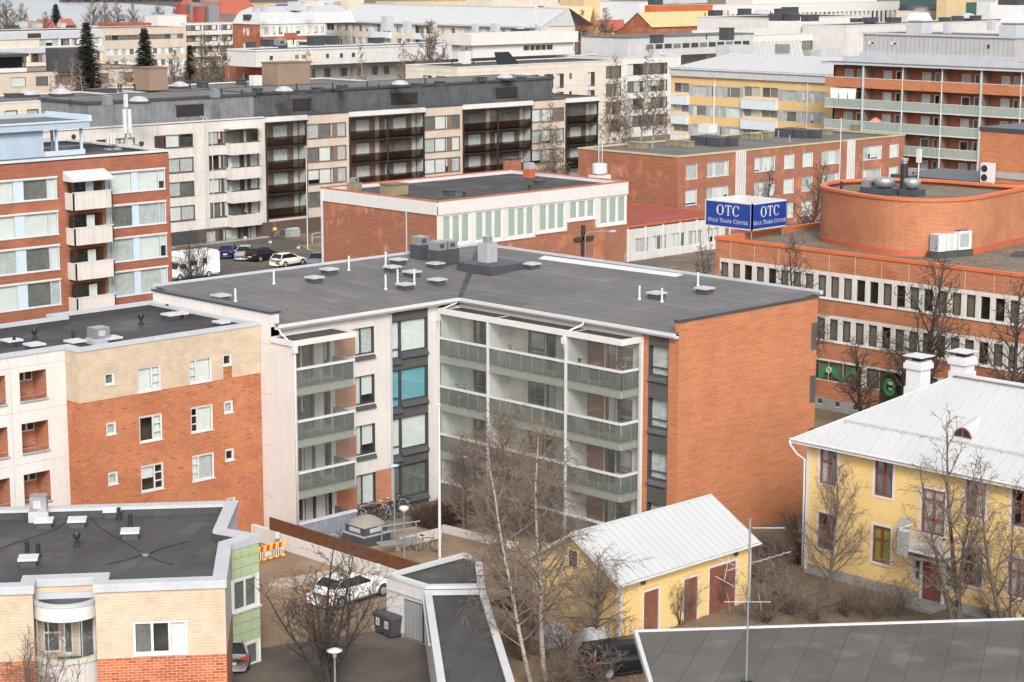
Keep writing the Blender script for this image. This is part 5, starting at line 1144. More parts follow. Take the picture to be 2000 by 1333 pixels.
# smooth curve
def chaikin(p,n=1):
    for _ in range(n):
        q=[]
        for a,b in zip(p,p[1:]+p[:1]): q+=[(a[0]*.75+b[0]*.25,a[1]*.75+b[1]*.25),(a[0]*.25+b[0]*.75,a[1]*.25+b[1]*.75)]
        p=q
    return p
pts=chaikin(pts,2)
def curved_wall(pts,z0,z1,mat,name):
    # unrolled so courses run round the curve: local x = arc length carried in a UV-less way by many short flat pieces
    m=MB();m.prism(pts,z0,z1);return part(T,name,m,mat)
def arcbrick(n,c1,c2,mort):
    m,t,p=_new(n);uv=N(t,'UVMap');b=N(t,'TexBrick',offset=.5);t.links.new(uv.outputs[0],b.inputs[0])
    b.inputs['Color1'].default_value=(*c1,1);b.inputs['Color2'].default_value=(*c2,1);b.inputs['Mortar'].default_value=(*mort,1)
    for k,x in (('Scale',1),('Mortar Size',.013),('Mortar Smooth',.1),('Brick Width',.32),('Row Height',.097)): b.inputs[k].default_value=x
    v=coords(t,True);col=mixc(t,noise(t,v,.5,5),b.outputs[0],mixc(t,1.0,b.outputs[0],(.82,.78,.75),'MULTIPLY'));t.links.new(col,p.inputs['Base Color']);p.inputs['Roughness'].default_value=.85
    bump(t,p,b.outputs['Fac'],-.006,.5)
arcbrick('drum_brick',(.45,.145,.05),(.35,.10,.04),(.46,.29,.19))
m=MB();n=len(pts);us=[0]
for i in range(n): us.append(us[-1]+(Vector(pts[(i+1)%n])-Vector(pts[i])).length)
for i in range(n):
    a,b=pts[i],pts[(i+1)%n];m.quad((*a,11.5),(*b,11.5),(*b,15.55),(*a,15.55))
dw=part(T,'drum_wall',m,'drum_brick');uvl=dw.data.uv_layers.new()
for i in range(n):
    for k,(u,v) in enumerate(((us[i],0),(us[i+1],0),(us[i+1],4.05),(us[i],4.05))): uvl.data[i*4+k].uv=(u,v)
inn=offset_poly(pts,.45)
part(T,'drum_roof',MB().prism(offset_poly(pts,.2),15.1,15.3),'roof_gravel');part(T,'drum_coping',MB().ring(offset_poly(pts,-.1),inn,15.55,15.74),'orange_flash');part(T,'drum_flashing',MB().ring(offset_poly(pts,-.07),offset_poly(pts,.05),11.5,11.9),'copper_red')
DZ=(1580,300,4.762)
def vD(a,b,z=15.3): p=onz(*Zt(DZ,a,b),z);return p[0],p[1],z
for a,b,r in ((700,385,.82),(958,395,.68)):
    x,y,z=vD(a,b);part(T,'fan_base',MB().box(x-r*1.05,x+r*1.05,y-r*1.05,y+r*1.05,z,z+.5),'charcoal');part(T,'roof_fan',MB().lathe([(r*.6,z+.5),(r*.62,z+.65),(r*.95,z+.68),(r*.95,z+1.25),(r*.9,z+1.28),(r*.2,z+1.36)],24,(x,y)),'galvanised',True)
x,y,z=vD(555,365);hvac(T,x,y,z,.95,.95,.55,bh=.45)
x,y,z=vD(880,330);part(T,'flue',MB().tube([(x,y,z),(x,y,z+2.0)],.3,12),'black_plastic');part(T,'flue_cap',MB().lathe([(.26,z+2),(.26,z+2.15),(.33,z+2.2),(.33,z+2.4)],14,(x,y)),'galvanised')
x,y,z=vD(940,275);part(T,'fan_box',MB().box(x-.4,x+.4,y-.3,y+.3,z,z+.6),'charcoal');hvac(T,x,y,z+.6,.7,.7,.4,bh=.02)
for a,b in ((300,355),(1015,265)): pipe(T,*vD(a,b),.8,.12,'black_plastic')
m=MB();x,y,z=vD(445,245)
for d in (0,.5): m.tube([(x+d*.7,y-d*.7,15.5),(x+d*.7,y-d*.7,16.5),(x+d*.7+.35,y-d*.7+.35,16.75),(x+d*.7+.7,y-d*.7+.7,16.3)],.03,6)
part(T,'ladder_top',m,'galvanised')
x,y,z=vD(1015,270);part(T,'siren_mast',MB().tube([(x,y,15.3),(x,y,16.9)],.06,8).box(x-.16,x+.16,y-.16,y+.16,16.9,18.0),'white_metal')
# wall AC unit, rooftop AC pair
def ac_unit(t,loc,rz,w,h,d,nf,horizontal=False):
    r=ob('casing',MB().box(0,w,0,d,.1,h).box(.05,.15,.05,d-.05,0,.1).box(w-.15,w-.05,.05,d-.05,0,.1).mesh('casing',['white_paint']),t)
    for k in range(nf):
        c=(w*.32,h*(.28+.44*k)) if nf>1 else (w*.36,h*.55);rr=min(h/nf*.40,w*.26)
        ob('fan',MB().tube([(c[0],-.03,c[1]),(c[0],.01,c[1])],rr,18).mesh('fan',['black_plastic']),t)
    return r
x,y,z=vD(430,765,12.25);x,y=onz(*Zt(DZ,430,760),12.35);t=thing('air_conditioner','small white air conditioner on brackets on the curved brick drum','air conditioner',(x-.45,y+.45,12.45),R(-50))
ac_unit(t,None,0,1.05,.75,.4,1);ob('bracket',MB().box(.1,.16,0,.55,-.1,0).box(.85,.91,0,.55,-.1,0).mesh('bracket',['galvanised']),t)
x,y=onz(*Zt(DZ,1300,960),11.5);t=thing('air_conditioner','row of white cooling units on a dark plinth beside the curved drum','cooling units',(x,y,11.5),R(-12))
ob('plinth',MB().box(-1.7,1.9,-.55,.55,0,.45).mesh('plinth',['charcoal']),t)
ob('casing',MB().box(-1.5,-.75,-.45,.45,.5,1.75).mesh('casing',['white_paint']),t);ob('casing',MB().box(-.65,.4,-.4,.4,.5,1.7).mesh('casing',['white_paint']),t);ob('casing',MB().box(.45,1.75,-.5,.5,.5,1.85).mesh('casing',['white_paint']),t)
ob('coil',MB().box(.6,1.45,-.52,-.5,.7,1.7).mesh('coil',['grey_metal']),t);ob('coil',MB().box(-1.52,-1.5,-.4,.4,.6,1.7).mesh('coil',['grey_metal']),t)
for zz in (.8,1.35): ob('fan',MB().tube([(-.15,-.42,zz),(-.15,-.40,zz)],.25,16).mesh('fan',['light_grey_metal']),t)
for xx in (.75,1.4): ob('fan',MB().tube([(xx,0,1.85),(xx,0,1.9)],.3,16).mesh('fan',['black_plastic']),t)
o=ob('roof_plate',MB().box(-.9,.9,-.4,.4,0,.25).mesh('roof_plate',['charcoal']),None,(*onz(1990,500,11.5),11.5),R(20));tag(o,'dark flat vent cover on the gravel roof at right edge','vent')
o=ob('roof_plate',MB().box(-.9,.9,-.3,.3,0,.2).box(-.5,.7,.4,.9,0,.12).mesh('roof_plate',['charcoal']),None,(*onz(1550,447,11.5),11.5),R(20));tag(o,'dark flat vent cover behind the blue roof sign','vent')
# ------------------------------------------------ blue roof sign with serif lettering
sx,sy=onz(1468,470,11.5)
def glyph(c):
    """strokes of a small serif capital in a 1 x 1 box: list of quads; returns (quads, advance)"""
    T_=.17;t_=.07;Q=[];
    def r(x0,x1,z0,z1): Q.append([(x0,z0),(x1,z0),(x1,z1),(x0,z1)])
    def sf(x,z,w=.36): r(x-w/2,x+w/2,z,z+t_*.8) if z<.5 else r(x-w/2,x+w/2,z-t_*.8,z)
    def bow(cx,cz,rx,rz,a0,a1,side):
        n=18
        for i in range(n):
            p=[]
            for g in (a0+(a1-a0)*i/n,a0+(a1-a0)*(i+1)/n):
                co,si=math.cos(R(g)),math.sin(R(g));th=t_*.7+T_*abs(co)**1.3
                p.append(((cx+rx*co,cz+rz*si),(cx+(rx-th)*co,cz+(rz-t_*.9)*si)))
            Q.append([p[0][0],p[1][0],p[1][1],p[0][1]])
    if c=='O': bow(.5,.5,.5,.52,0,360,0);return Q,1.08
    if c=='C': bow(.5,.5,.5,.52,40,322,0);r(.84,.91,.66,.98);return Q,.98
    if c=='T': r(.38,.55,0,1);r(.02,.92,1-t_,1);r(.02,.08,.72,1);r(.86,.92,.72,1);sf(.465,0);return Q,.98
    if c=='U':
        r(.12,.29,.3,1);r(.72,.79,.3,1);sf(.2,1);sf(.755,1,.3);bow(.455,.32,.335,.34,180,360,0);return Q,.95
    if c=='L': r(.14,.31,0,1);sf(.225,1);r(.05,.75,0,t_);r(.69,.75,0,.28);return Q,.82
    if c=='E': r(.14,.31,0,1);r(.05,.75,0,t_);r(.05,.72,1-t_,1);r(.31,.6,.48,.55);r(.69,.75,0,.26);r(.66,.72,.76,1);r(.55,.6,.40,.63);return Q,.84
    if c=='D': r(.14,.31,0,1);r(.05,.35,0,t_);r(.05,.35,1-t_,1);bow(.33,.5,.6,.5,-90,90,0);return Q,1.02
    if c=='R': r(.14,.31,0,1);sf(.225,0);r(.05,.4,1-t_,1);bow(.36,.76,.36,.25,-90,90,0);r(.31,.4,.48,.55);Q.append([(.42,.5),(.58,.5),(.98,0),(.78,0)]);return Q,.95
    if c=='A': Q.append([(.42,1),(.56,1),(.98,0),(.78,0)]);Q.append([(.42,1),(.48,1),(.16,0),(.09,0)]);r(.24,.72,.30,.37);sf(.12,0,.3);sf(.88,0,.34);return Q,1.0
    if c=='N': r(.14,.21,0,1);r(.78,.85,0,1);Q.append([(.06,1),(.27,1),(.85,0),(.74,0)]);sf(.17,0,.28);sf(.81,1,.28);return Q,1.0
    return Q,.42
def text(f,s,h,cx,z,small=.76,v=0,t=0):
    x=0;out=[]
    for i,c in enumerate(s):
        if c==' ': x+=.42*h;continue
        hh=h*(1 if (i==0 or s[i-1]==' ' or small==1) else small);out.append((c,x,hh));x+=glyph(c)[1]*hh*.92+.05*h
    for c,x0,hh in out:
        def b():
            m=MB()
            for k,q in enumerate(glyph(c)[0]): m.add([(p[0]*hh*.92,-.0004*k,p[1]*hh) for p in q],[(0,1,2,3)])
            return m.mesh('letter',['white_paint'])
        f.put('letter',cached(('ltr',c,round(hh,3)),b),None,u=x0-x/2+cx,v=z+v,t=t)
T=thing('roof_sign','square blue roof sign with white lettering OTC Oulu Trade Center','sign',(sx,sy,11.5))
W_=4.75;Hh=2.1;zb=.75
fa=Fac(T,(sx,sy+W_),(sx,sy));fb=Fac(T,(sx,sy),(sx+W_*.92,sy))
for f_,L in ((fa,W_),(fb,W_*.92)):
    f_.put('sign_frame',MB().box(0,L,0,.12,zb,zb+Hh),'white_paint',v=11.5);p_=f_.put('sign_face',MB().box(.12,L-.16,-.02,0,zb+.1,zb+Hh-.1),'blue_sign',v=11.5)
    text(f_,'OTC',.80,L/2,zb+.98,1,11.5,.026);text(f_,'OULU TRADE CENTER',.325,L/2,zb+.40,.78,11.5,.026)
for f_,L,mm in ((Fac(T,(sx+W_*.92,sy+W_),(sx,sy+W_)),W_*.92,0),(Fac(T,(sx+W_*.92,sy),(sx+W_*.92,sy+W_)),W_,0)): f_.put('rear_panel',MB().box(0,L,0,.1,zb,zb+Hh),'pale_grey',v=11.5)
for a,b in ((.15,.15),(4.1,.2),(.2,4.5),(4.1,4.5)): ob('leg',MB().tube([(a,b,0),(a,b,.8)],.05,8).mesh('leg',['galvanised']),T)
# ------------------------------------------------ orange brick block at right edge with heat pump
zr=18.6;P=onz(1915,256,zr);Q2=onz(1915,330,15.2)
T=thing('brick_building','orange brick corner building with dark coping at the right edge','building',(P[0]+8,P[1]-8,0))
fx=Fac(T,(P[0],P[1]),(P[0],P[1]-16));fx.wall('wall',0,16,0,zr,[],'orange_brick');part(T,'roof',MB().box(P[0]-.08,P[0]+14,P[1]-16,P[1]+.08,zr,zr+.35),'dark_metal')
part(T,'back_wall',MB().box(P[0]+.05,P[0]+14,P[1]-.3,P[1]-.01,0,zr-.02),'orange_brick')
fx.bx('base_flashing',0,16,zr-3.9,zr-3.35,0,.08,'grey_metal')
P2=onz(1841,336,13.9);lw=P[0]-P2[0]
part(T,'lower_wing',MB().box(P2[0],P[0]-.01,P[1]-16,P2[1],0,13.9-.0),'orange_brick');part(T,'lower_roof',MB().box(P2[0]-.08,P[0]-.02,P[1]-16,P2[1]+.08,13.905,14.25),'dark_metal')
hx,hy=P[0]-.9,P[1]-.75;z0=onx(1935,330,P[0]-.9)[1]
t=thing('heat_pump','tall white heat pump with two fans beside the orange brick wall','heat pump',(hx,hy,14.25),R(-88))
ac_unit(t,None,0,1.15,1.75,.5,2)
# ------------------------------------------------ buildings further back
def A(n): return {1:(0,20,5.714),2:(330,0,5.714),3:(680,0,5.714),4:(1000,0,5.714),5:(1300,0,5.714),6:(1650,0,5.714)}[n]
def q(n,x,y): return Zt(A(n),x,y)
class Far: pass
def far(name,label,cat,z,c,l=None,r=None,depth=14,wall='offwhite_concrete',roof='roof_felt_black',cop='white_metal',wallW=None,flat=True,zb=0,S=(),W=(),par=.3,group=None):
    b=Far();P=onz(*c,z);b.P=P;b.z=z
    b.X1=ony(*r,P[1])[0] if r else P[0]+depth;b.Y1=onx(*l,P[0])[0] if l else P[1]+depth
    T=b.T=thing(name,label,cat,((P[0]+b.X1)/2,(P[1]+b.Y1)/2,0),0,group)
    b.fS=Fac(T,P,(b.X1,P[1]));b.fW=Fac(T,(P[0],b.Y1),P)
    hs=[h for s in S for h in s(b.fS,z)];hw=[h for s in W for h in s(b.fW,z)]
    b.fS.wall('wall',0,b.fS.L,zb,z-.05,[h[0] for h in hs],wall);b.fW.wall('wall',0,b.fW.L,zb,z-.05,[h[0] for h in hw],wallW or wall)
    for f,H in ((b.fS,hs),(b.fW,hw)):
        for h,kw in H: window(f,*h,far=True,**kw)
    poly=b.poly=[P,(b.X1,P[1]),(b.X1,b.Y1),(P[0],b.Y1)]
    part(T,'back_wall',MB().box(b.X1-.3,b.X1-.01,P[1]+.3,b.Y1,0,z-.1).box(P[0]+.3,b.X1-.35,b.Y1-.3,b.Y1-.01,0,z-.1),wall)
    if flat: flat_roof(T,poly,z,par,.4,roof,cop,.08)
    return b
def grid(xs,yref,rows,**kw):
    """windows: columns given as photo x pairs at height yref, rows as (drop below roof, height)"""
    def g(f,z):
        out=[]
        for a,b in xs:
            u0,u1=f.uv(a,yref)[0],f.uv(b,yref)[0]
            if u1-u0<.2: continue
            for d,h in rows: out.append(((max(u0,.05),min(u1,f.L-.05),z-d-h,z-d),kw))
        return out
    return g
def even(u0,u1,n,w,rows,**kw):
    def g(f,z):
        p=(u1-u0)/n
        return [((u0+k*p+(p-w)/2,u0+k*p+(p+w)/2,z-d-h,z-d),kw) for k in range(n) for d,h in rows]
    return g
def roofkit(b,z,items,z2=None):
    for kind,px,py,*s in items:
        p=onz(px,py,z)
        if kind=='v': vent_box(b.T,p[0],p[1],z,*(s or [1.2,1.2,.7]),cap='charcoal')
        elif kind=='w': vent_box(b.T,p[0],p[1],z,*(s or [1.2,1.2,.7]),base='light_grey_metal',cap='light_grey_metal')
        elif kind=='p': pipe(b.T,p[0],p[1],z,s[0] if s else 1.0,.12,'black_plastic')
        elif kind=='d': dome(b.T,p[0],p[1],z,s[0] if s else 2.2)
        elif kind=='h': hvac(b.T,p[0],p[1],z,*(s or [1.4,1.4,1.0]))
R5=[(1.2+2.95*k,1.5) for k in range(5)]
dkw=dict(frame='dark_brown',rev='dark_brown',dep=.1,fw=.08,wts=(3,3,3,1))
# --- pale block behind the long one (roof with domes and tan boxes)
b=far('apartment_block','pale block with domed roof lights and tan roof boxes behind the slate roof storey','apartment block',14.5,(-40,203),None,q(1,1505,925),14,'cream_concrete','roof_felt','white_paint',
  S=[grid([q(1,a,1)[0:1]+q(1,c,1)[0:1] for a,c in((50,195),(300,430))],215,[(1.1,1.7),(4.0,1.7),(6.9,1.7)],**dkw)])
roofkit(b,14.25,[('d',*q(1,320,965),2.4),('d',*q(1,685,955),2.6),('v',*q(1,170,970),2.4,2.0,.4),('v',*q(1,1135,930),3.6,2.4,.6),('p',*q(1,1325,905)),('p',*q(1,1350,905)),('p',*q(1,1505,905))])
for (bx0,by0),(bx1,_),h in ((q(1,1540,905),q(1,1935,905),3.2),):
    p=onz(bx0,by0,14.25);p1=ony(bx1,by0-3,p[1])
    part(b.T,'roof_box',MB().box(p[0]+2,p1[0]-1,p[1],p[1]+4,14.25,14.25+h),'ribbed_tan');part(b.T,'roof_box_edge',MB().box(p[0]+1.9,p1[0]-.9,p[1]-.1,p[1]+4.1,14.25+h,14.4+h),'brown_panel')
b=far('apartment_block','low flat roof with domes and a tan box between the slate storey and white terrace','apartment block',14.3,q(1,1700,925),None,(745,168),15,'white_paint','roof_felt','white_paint')
roofkit(b,14.05,[('d',*q(2,120,985),2.4),('d',*q(2,1240,945),2.4),('v',*q(2,368,975)),('v',*q(2,805,945)),('p',*q(2,235,990)),('p',*q(2,433,985)),('p',*q(2,858,965))])
p=onz(*q(2,1215,955),14.05);p1=ony(*q(2,1580,940),p[1]);part(b.T,'roof_box',MB().box(p[0],p1[0],p[1],p[1]+4,14.05,17.4),'ribbed_tan');part(b.T,'roof_box_edge',MB().box(p[0]-.1,p1[0]+.1,p[1]-.1,p[1]+4.1,17.4,17.55),'brown_panel')
p=onz(*q(2,980,955),14.05);part(b.T,'cabinet',MB().box(p[0]-1,p[0]+.6,p[1]-.6,p[1]+.6,14.05,15.6),'pale_grey')
# --- low beige building with glazed attic at far left
b=far('low_building','low beige building with brown flat roof behind young birches, far left','building',8,q(1,-60,705),None,q(1,1775,632),22,'beige_concrete','tan_box','charcoal',
  S=[grid([q(1,a,0)[:1]+q(1,c,0)[:1] for a,c in((118,290),(400,535))],160,[(1.2,2.2)],**dict(dkw,sill='white_paint')),grid([q(1,a,0)[:1]+q(1,c,0)[:1] for a,c in((615,690),(805,865),(985,1060),(1325,1395),(1475,1535))],160,[(1.0,2.0)],**dkw)])
p=onz(*q(1,1075,840),0);
f=b.fS
for a,c in ((690,805),(1085,1210),(1395,1475)): u0=f.uv(*q(1,a,760))[0];u1=f.uv(*q(1,c,760))[0];f.bx('brown_panel',u0,u1,4.5,7.0,0,.06,'brown_panel')
u1=f.uv(*q(1,300,660))[0];part(b.T,'glazed_attic',MB().box(b.P[0]+.3,b.P[0]+u1,b.P[1]+.02,b.P[1]+8,8,9),'white_paint')
for k in range(5): part(b.T,'attic_pane',MB().box(b.P[0]+.4+k*(u1-.4)/5,b.P[0]+.3+(k+1)*(u1-.4)/5,b.P[1]+.1,b.P[1]+.14,9,11.6),'glass_dark')
part(b.T,'attic_room',MB().box(b.P[0]+.4,b.P[0]+u1-.2,b.P[1]+1.6,b.P[1]+8,9,11.6),'interior');part(b.T,'attic_roof',MB().box(b.P[0],b.P[0]+u1+.4,b.P[1]-.5,b.P[1]+8.4,11.6,12.3),'dark_metal')
p=onz(*q(1,670,680),8);p1=ony(*q(1,1040,670),p[1]);part(b.T,'roof_house',MB().box(p[0],p1[0],p[1],p[1]+6,7.7,13.2),'charcoal')
# --- left office with grey attic
b=far('office_block','cream office block with grey blue attic storey and brown window bands, top left','office block',15.5,(-60,64),None,q(1,1140,203),16,'cream_concrete','roof_felt_black','grey_blue_panel',
  S=[grid([q(1,a,0)[:1]+q(1,c,0)[:1] for a,c in((0,160),(205,290),(335,530),(575,770),(815,1110))],90,[(5.9,2.3),(9.7,2.3),(13.2,2.0)],frame='brown_panel',rev='brown_panel',panel='brown_panel',cols=((.3,'p'),(1,'g'),(.6,'p'),(.7,'g'),(.25,'p')),dep=.08,fw=.1),
     grid([q(1,a,0)[:1]+q(1,c,0)[:1] for a,c in((440,655),(680,780),(800,890),(985,1110))],80,[(2.2,1.9)],frame='white_paint',rev='grey_blue_panel',cols=((1,'g'),(1,'g'),(1,'g')))])
b.fS.bx('attic_cladding',0,b.fS.L,13.4,15.4,.0,.25,'light_grey_metal');b.fS.bx('attic_sill',0,b.fS.L,9.7,11.2,.0,.3,'light_grey_metal')
u0=b.fS.uv(*q(1,300,240))[0];b.fS.bx('attic_opening',u0,u0+4,13.7,14.9,.25,.3,'dark_brown')
roofkit(b,15.2,[('w',*q(1,240,190),2.5,2.5,1.4),('v',*q(1,140,205),3,2,.8),('w',*q(1,420,195),2,2,1),('v',*q(1,790,198),2,2,.6),('w',*q(1,690,190),2,2,1)])
# --- brown office
b=far('office_block','tan office block with four rows of ribbon windows behind the tall spruces','office block',14.6,q(1,1148,207),None,q(1,2075,178),16,'beige_concrete','roof_felt','beige_concrete',
  S=[grid([q(1,1175,0)[:1]+q(1,2050,0)[:1]],80,[(2.0,1.5)],frame='grey_render',rev='grey_render',cols=tuple([(1,'g')]*12),wts=(0,1,5,3)),
     grid([q(1,1175,0)[:1]+q(1,2050,0)[:1]],80,[(6.0,1.7),(9.4,1.7),(12.6,1.7)],frame='white_paint',rev='white_paint',panel='grey_blue_panel',cols=tuple([(.6,'g'),(.5,'p')]*10),wts=(2,3,3,0))])
roofkit(b,14.3,[('w',*q(1,1410,180),2,2,.8)])
b2=far('brick_penthouse','reddish brick roof storey and white roof units above the tan office','roof storey',15.2,q(1,1310,150),None,q(1,1690,155),10,'red_brick_far','roof_felt','copper_red')
roofkit(b2,15.0,[('p',*q(1,1608,125),1.5),('h',*q(1,1360,118),1.5,1.5,1.6)])
b2=far('roof_plant','white roof plant boxes left of the brick roof storey','roof plant',14.1,q(1,1030,182),None,q(1,1165,172),6,'white_paint','roof_felt','white_metal')
# --- white balcony block
b=far('apartment_block','white block with rows of open balconies behind the dark spruce','apartment block',15.0,q(2,180,262),None,q(2,706,235),2,'white_paint','roof_felt','white_metal')
z=18
for k in range(4):
    zz=15-2.4-k*3.35;L=b.fS.L
    for i,(u0,u1) in enumerate(((.0,L*.355),(.365*L,.69*L),(.71*L,L))):
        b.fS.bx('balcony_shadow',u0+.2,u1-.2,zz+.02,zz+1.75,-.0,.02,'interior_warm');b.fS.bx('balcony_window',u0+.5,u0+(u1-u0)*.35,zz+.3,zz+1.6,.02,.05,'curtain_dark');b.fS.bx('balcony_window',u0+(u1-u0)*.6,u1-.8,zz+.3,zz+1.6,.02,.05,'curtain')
        b.fS.bx('balcony_parapet',u0,u1,zz-1.25,zz,.3,1.2,'white_paint' if i else 'translucent_cream')
b.fS.bx('downpipe',.69*b.fS.L,.7*b.fS.L,0,14.5,1.2,1.4,'white_paint')
b2=far('roof_house','small white roof house with dark flat top in front of the red roofs','roof house',16.2,q(1,1755,60),None,q(1,2080,45),8,'white_paint','roof_felt','white_metal')
# --- mansard block
b=far('apartment_block','white and brick striped block under a pale metal mansard roof','apartment block',15.5,q(2,1015,272),q(2,708,263),q(2,1745,262),15,'white_paint',wallW='red_brick_far',flat=False,
  S=[grid([q(2,a,0)[:1]+q(2,c,0)[:1] for a,c in((1018,1112),(1148,1190),(1225,1268),(1300,1328),(1360,1385),(1418,1512),(1548,1590),(1622,1665),(1697,1735))],55,[(.9,2.3),(5.3,2.3)],frame='pale_grey',rev='white_paint',dep=.08,cols=((1,'g'),(1,'g')),wts=(2,3,1,0))],
  W=[grid([q(2,a,0)[:1]+q(2,c,0)[:1] for a,c in((828,850),(865,895))],55,[(1.2,2.2),(5.6,2.2)],frame='white_paint',rev='white_paint',wts=(3,2,0,0))])
L=b.fS.L
for z0 in (10.6,6.2,1.8): b.fS.bx('brick_band',0,L,z0,z0+1.2,0,.06,'red_brick_far');b.fS.bx('brick_band',L*.36,L*.56,z0+1.2,z0+2.1,0,.06,'red_brick_far')
x0,y0=b.P;x1,y1=b.X1+12,b.Y1;i_=2.2;hh=4.6
part(b.T,'mansard',MB().add([(x0-.3,y0-.3,15.4),(x1,y0-.3,15.4),(x1,y1,15.4),(x0-.3,y1,15.4),(x0+i_*.8,y0+i_,15.4+hh*.72),(x1,y0+i_,15.4+hh*.72),(x1,y1-1,15.4+hh*.72),(x0+i_*.8,y1-1,15.4+hh*.72)],[(0,1,5,4),(3,0,4,7)]),'seam_light')
part(b.T,'roof_top',MB().add([(x0+i_*.8,y0+i_,15.4+hh*.72),(x1,y0+i_,15.4+hh*.72),(x1,y0+9,20.4),(x0+4,y0+9,20.4),(x1,y1-1,18.8),(x0+i_*.8,y1-1,18.8)],[(0,1,2,3),(3,2,4,5),(0,3,5)]),'white_roof')
for k in range(2): 
    u=b.fW.L*(.42+k*.13);b.fW.bx('mansard_window',u,u+.9,16.6,18.2,-.9,.25,'interior')
roofkit(b,19.2,[('w',*q(2,970,140),1.6,1.6,1.5),('w',*q(2,1060,135),1.6,1.6,1.3),('w',*q(2,1400,120),2.8,2.8,2.6),('w',*q(2,1570,125),1.5,1.5,1.3)])
# --- beige long block with big white metal roof
b=far('apartment_block','long beige block with huge white metal saddle roof','apartment block',15.5,q(4,335,300),q(2,1742,262),q(4,705,296),16,'cream_concrete',flat=False,
  W=[grid([q(n,a,0)[:1]+q(n,c,0)[:1] for n,a,c in((2,1870,1925),(2,1960,1995),(3,38,75),(3,105,155),(3,185,238),(3,535,588),(3,640,690),(3,1045,1085),(3,1140,1192),(3,1535,1580),(3,1620,1675),(3,1710,1750),(3,1790,1850))],60,[(1.2,2.0),(4.9,2.0),(8.6,2.0)],frame='white_paint',rev='cream_concrete',wts=(2,3,2,0),cols=((.4,'g'),(1,'g'))),
     grid([q(n,a,0)[:1]+q(n,c,0)[:1] for n,a,c in((2,1760,1842),(3,268,362),(3,380,475),(3,745,845),(3,865,965),(3,1290,1358),(3,1370,1480))],60,[(.9,2.2),(4.6,2.2)],frame='white_paint',rev='cream_concrete',wts=(0,2,3,2),cols=((1,'g'),(1,'g')))],
  S=[grid([q(4,460,0)[:1]+q(4,525,0)[:1]],60,[(3.2,1.3)],frame='dark_brown',rev='cream_concrete')])
for n,a,c in ((2,1752,1848),(3,258,480),(3,735,970)):
    u0,u1=b.fW.uv(*q(n,a,350))[0],b.fW.uv(*q(n,c,350))[0];b.fW.bx('balcony_parapet',u0,u1,15.5-4.9,15.5-3.1,0,.8,'grey_blue_panel')
for k in range(4): u=b.fW.L*(.13+.25*k);b.fW.bx('downpipe',u,u+.25,0,15.2,0,.2,'pale_grey')
x0,y0=b.P;y1=b.Y1;rp=onz(*q(4,680,125),20.5);W2=rp[0]-x0
rx=x0+11
m=MB().add([(x0-.8,y0-.2,15.3),(x0-.8,y1+.5,15.3),(rx,y1-6,20.6),(rx,y0-.2,20.6),(x0-.8,y0-.2,14.9),(x0-.8,y1+.5,14.9)],[(0,3,2,1),(4,0,1,5)])
part(b.T,'roof_slope',m,'white_roof');part(b.T,'gable_end',MB().add([(x0-.6,y0,15.3),(b.X1,y0,15.3),(rx,y0,20.5)],[(0,1,2)]),'seam_light');part(b.T,'hip_slope',MB().add([(x0-.8,y1+.5,15.3),(rx,y1-6,20.6),(x0+20,y1+.5,15.3)],[(0,1,2)]),'white_roof');part(b.T,'rear_slope',MB().add([(rx,y0,20.6),(rx,y1-6,20.6),(x0+22,y1,15.3),(x0+22,y0,15.3)],[(0,3,2,1)]),'white_roof')
part(b.T,'gutter',MB().box(x0-1.0,x0-.7,y0-.2,y1+.5,15.0,15.5),'light_grey_metal')
part(b.T,'seams',MB().add([],[]) if 0 else [m2:=MB()]+[m2.tube([(x0-.8,y0+1+k*1.6,15.33),(rx,y0+1+k*1.6,20.63)],.05,3) for k in range(int((y1-6-y0)/1.6))] and m2,'seam_grey',kind='stuff')
part(b.T,'snow_guard',MB().tube([(rx-.8,y0,20.6),(rx-.8,y1-6,20.6)],.1,4),'light_grey_metal')
def onrf(px,py):
    z=18
    for _ in range(6):
        p=onz(px,py,z);z=max(15.3,min(20.6,15.3+(p[0]-x0+.8)/(rx-x0+.8)*5.3))
    return p[0],p[1],z
for n,a,c,s in ((3,435,95,2.6),(3,660,110,1.8),(3,1640,130,1.8),(3,255,140,1.2),(3,1920,145,1.4),(3,950,105,1.4),(3,1420,115,1.4),(4,330,175,2.2),(4,95,145,1.2)):
    x,y,z=onrf(*q(n,a,c));part(b.T,'chimney',MB().box(x-s/2,x+s/2,y-s/2,y+s/2,z-1,z+1.2*s),'light_grey_metal')
# --- white terrace block, brick end
b=far('apartment_block','white two tier block with brick end wall, small square windows and black roof units','apartment block',13.6,q(2,1035,712),q(2,622,698),(1120,112),15,'seam_white','roof_felt_black','white_metal',wallW='red_brick_far',
  S=[grid([q(2,a,0)[:1]+q(2,c,0)[:1] for a,c in((1088,1185),(1590,1640),(1720,1810),(1900,1995))],135,[(1.4,1.9),(4.6,1.9)],frame='white_paint',rev='white_paint',cols=((.3,'g'),(1,'g')),wts=(1,3,3,0)),
     grid([q(3,a,0)[:1]+q(3,c,0)[:1] for a,c in((20,60),(95,150),(258,338),(385,465))],135,[(1.4,1.9),(4.6,1.9)],frame='white_paint',rev='white_paint',cols=((.3,'g'),(1,'g')),wts=(1,3,3,0))],
  W=[grid([q(2,820,0)[:1]+q(2,875,0)[:1]],140,[(2.0,2.2)],frame='white_paint',rev='white_paint',cols=((.4,'g'),(1,'g')))])
P=b.P;up_=onz(*q(2,970,572),16.3);ux=ony(1118,78,up_[1])[0];uy=onx(*q(2,650,525),up_[0])[0]
part(b.T,'upper_storey',MB().box(up_[0],ux,up_[1],uy,13.2,16.25),'seam_white')
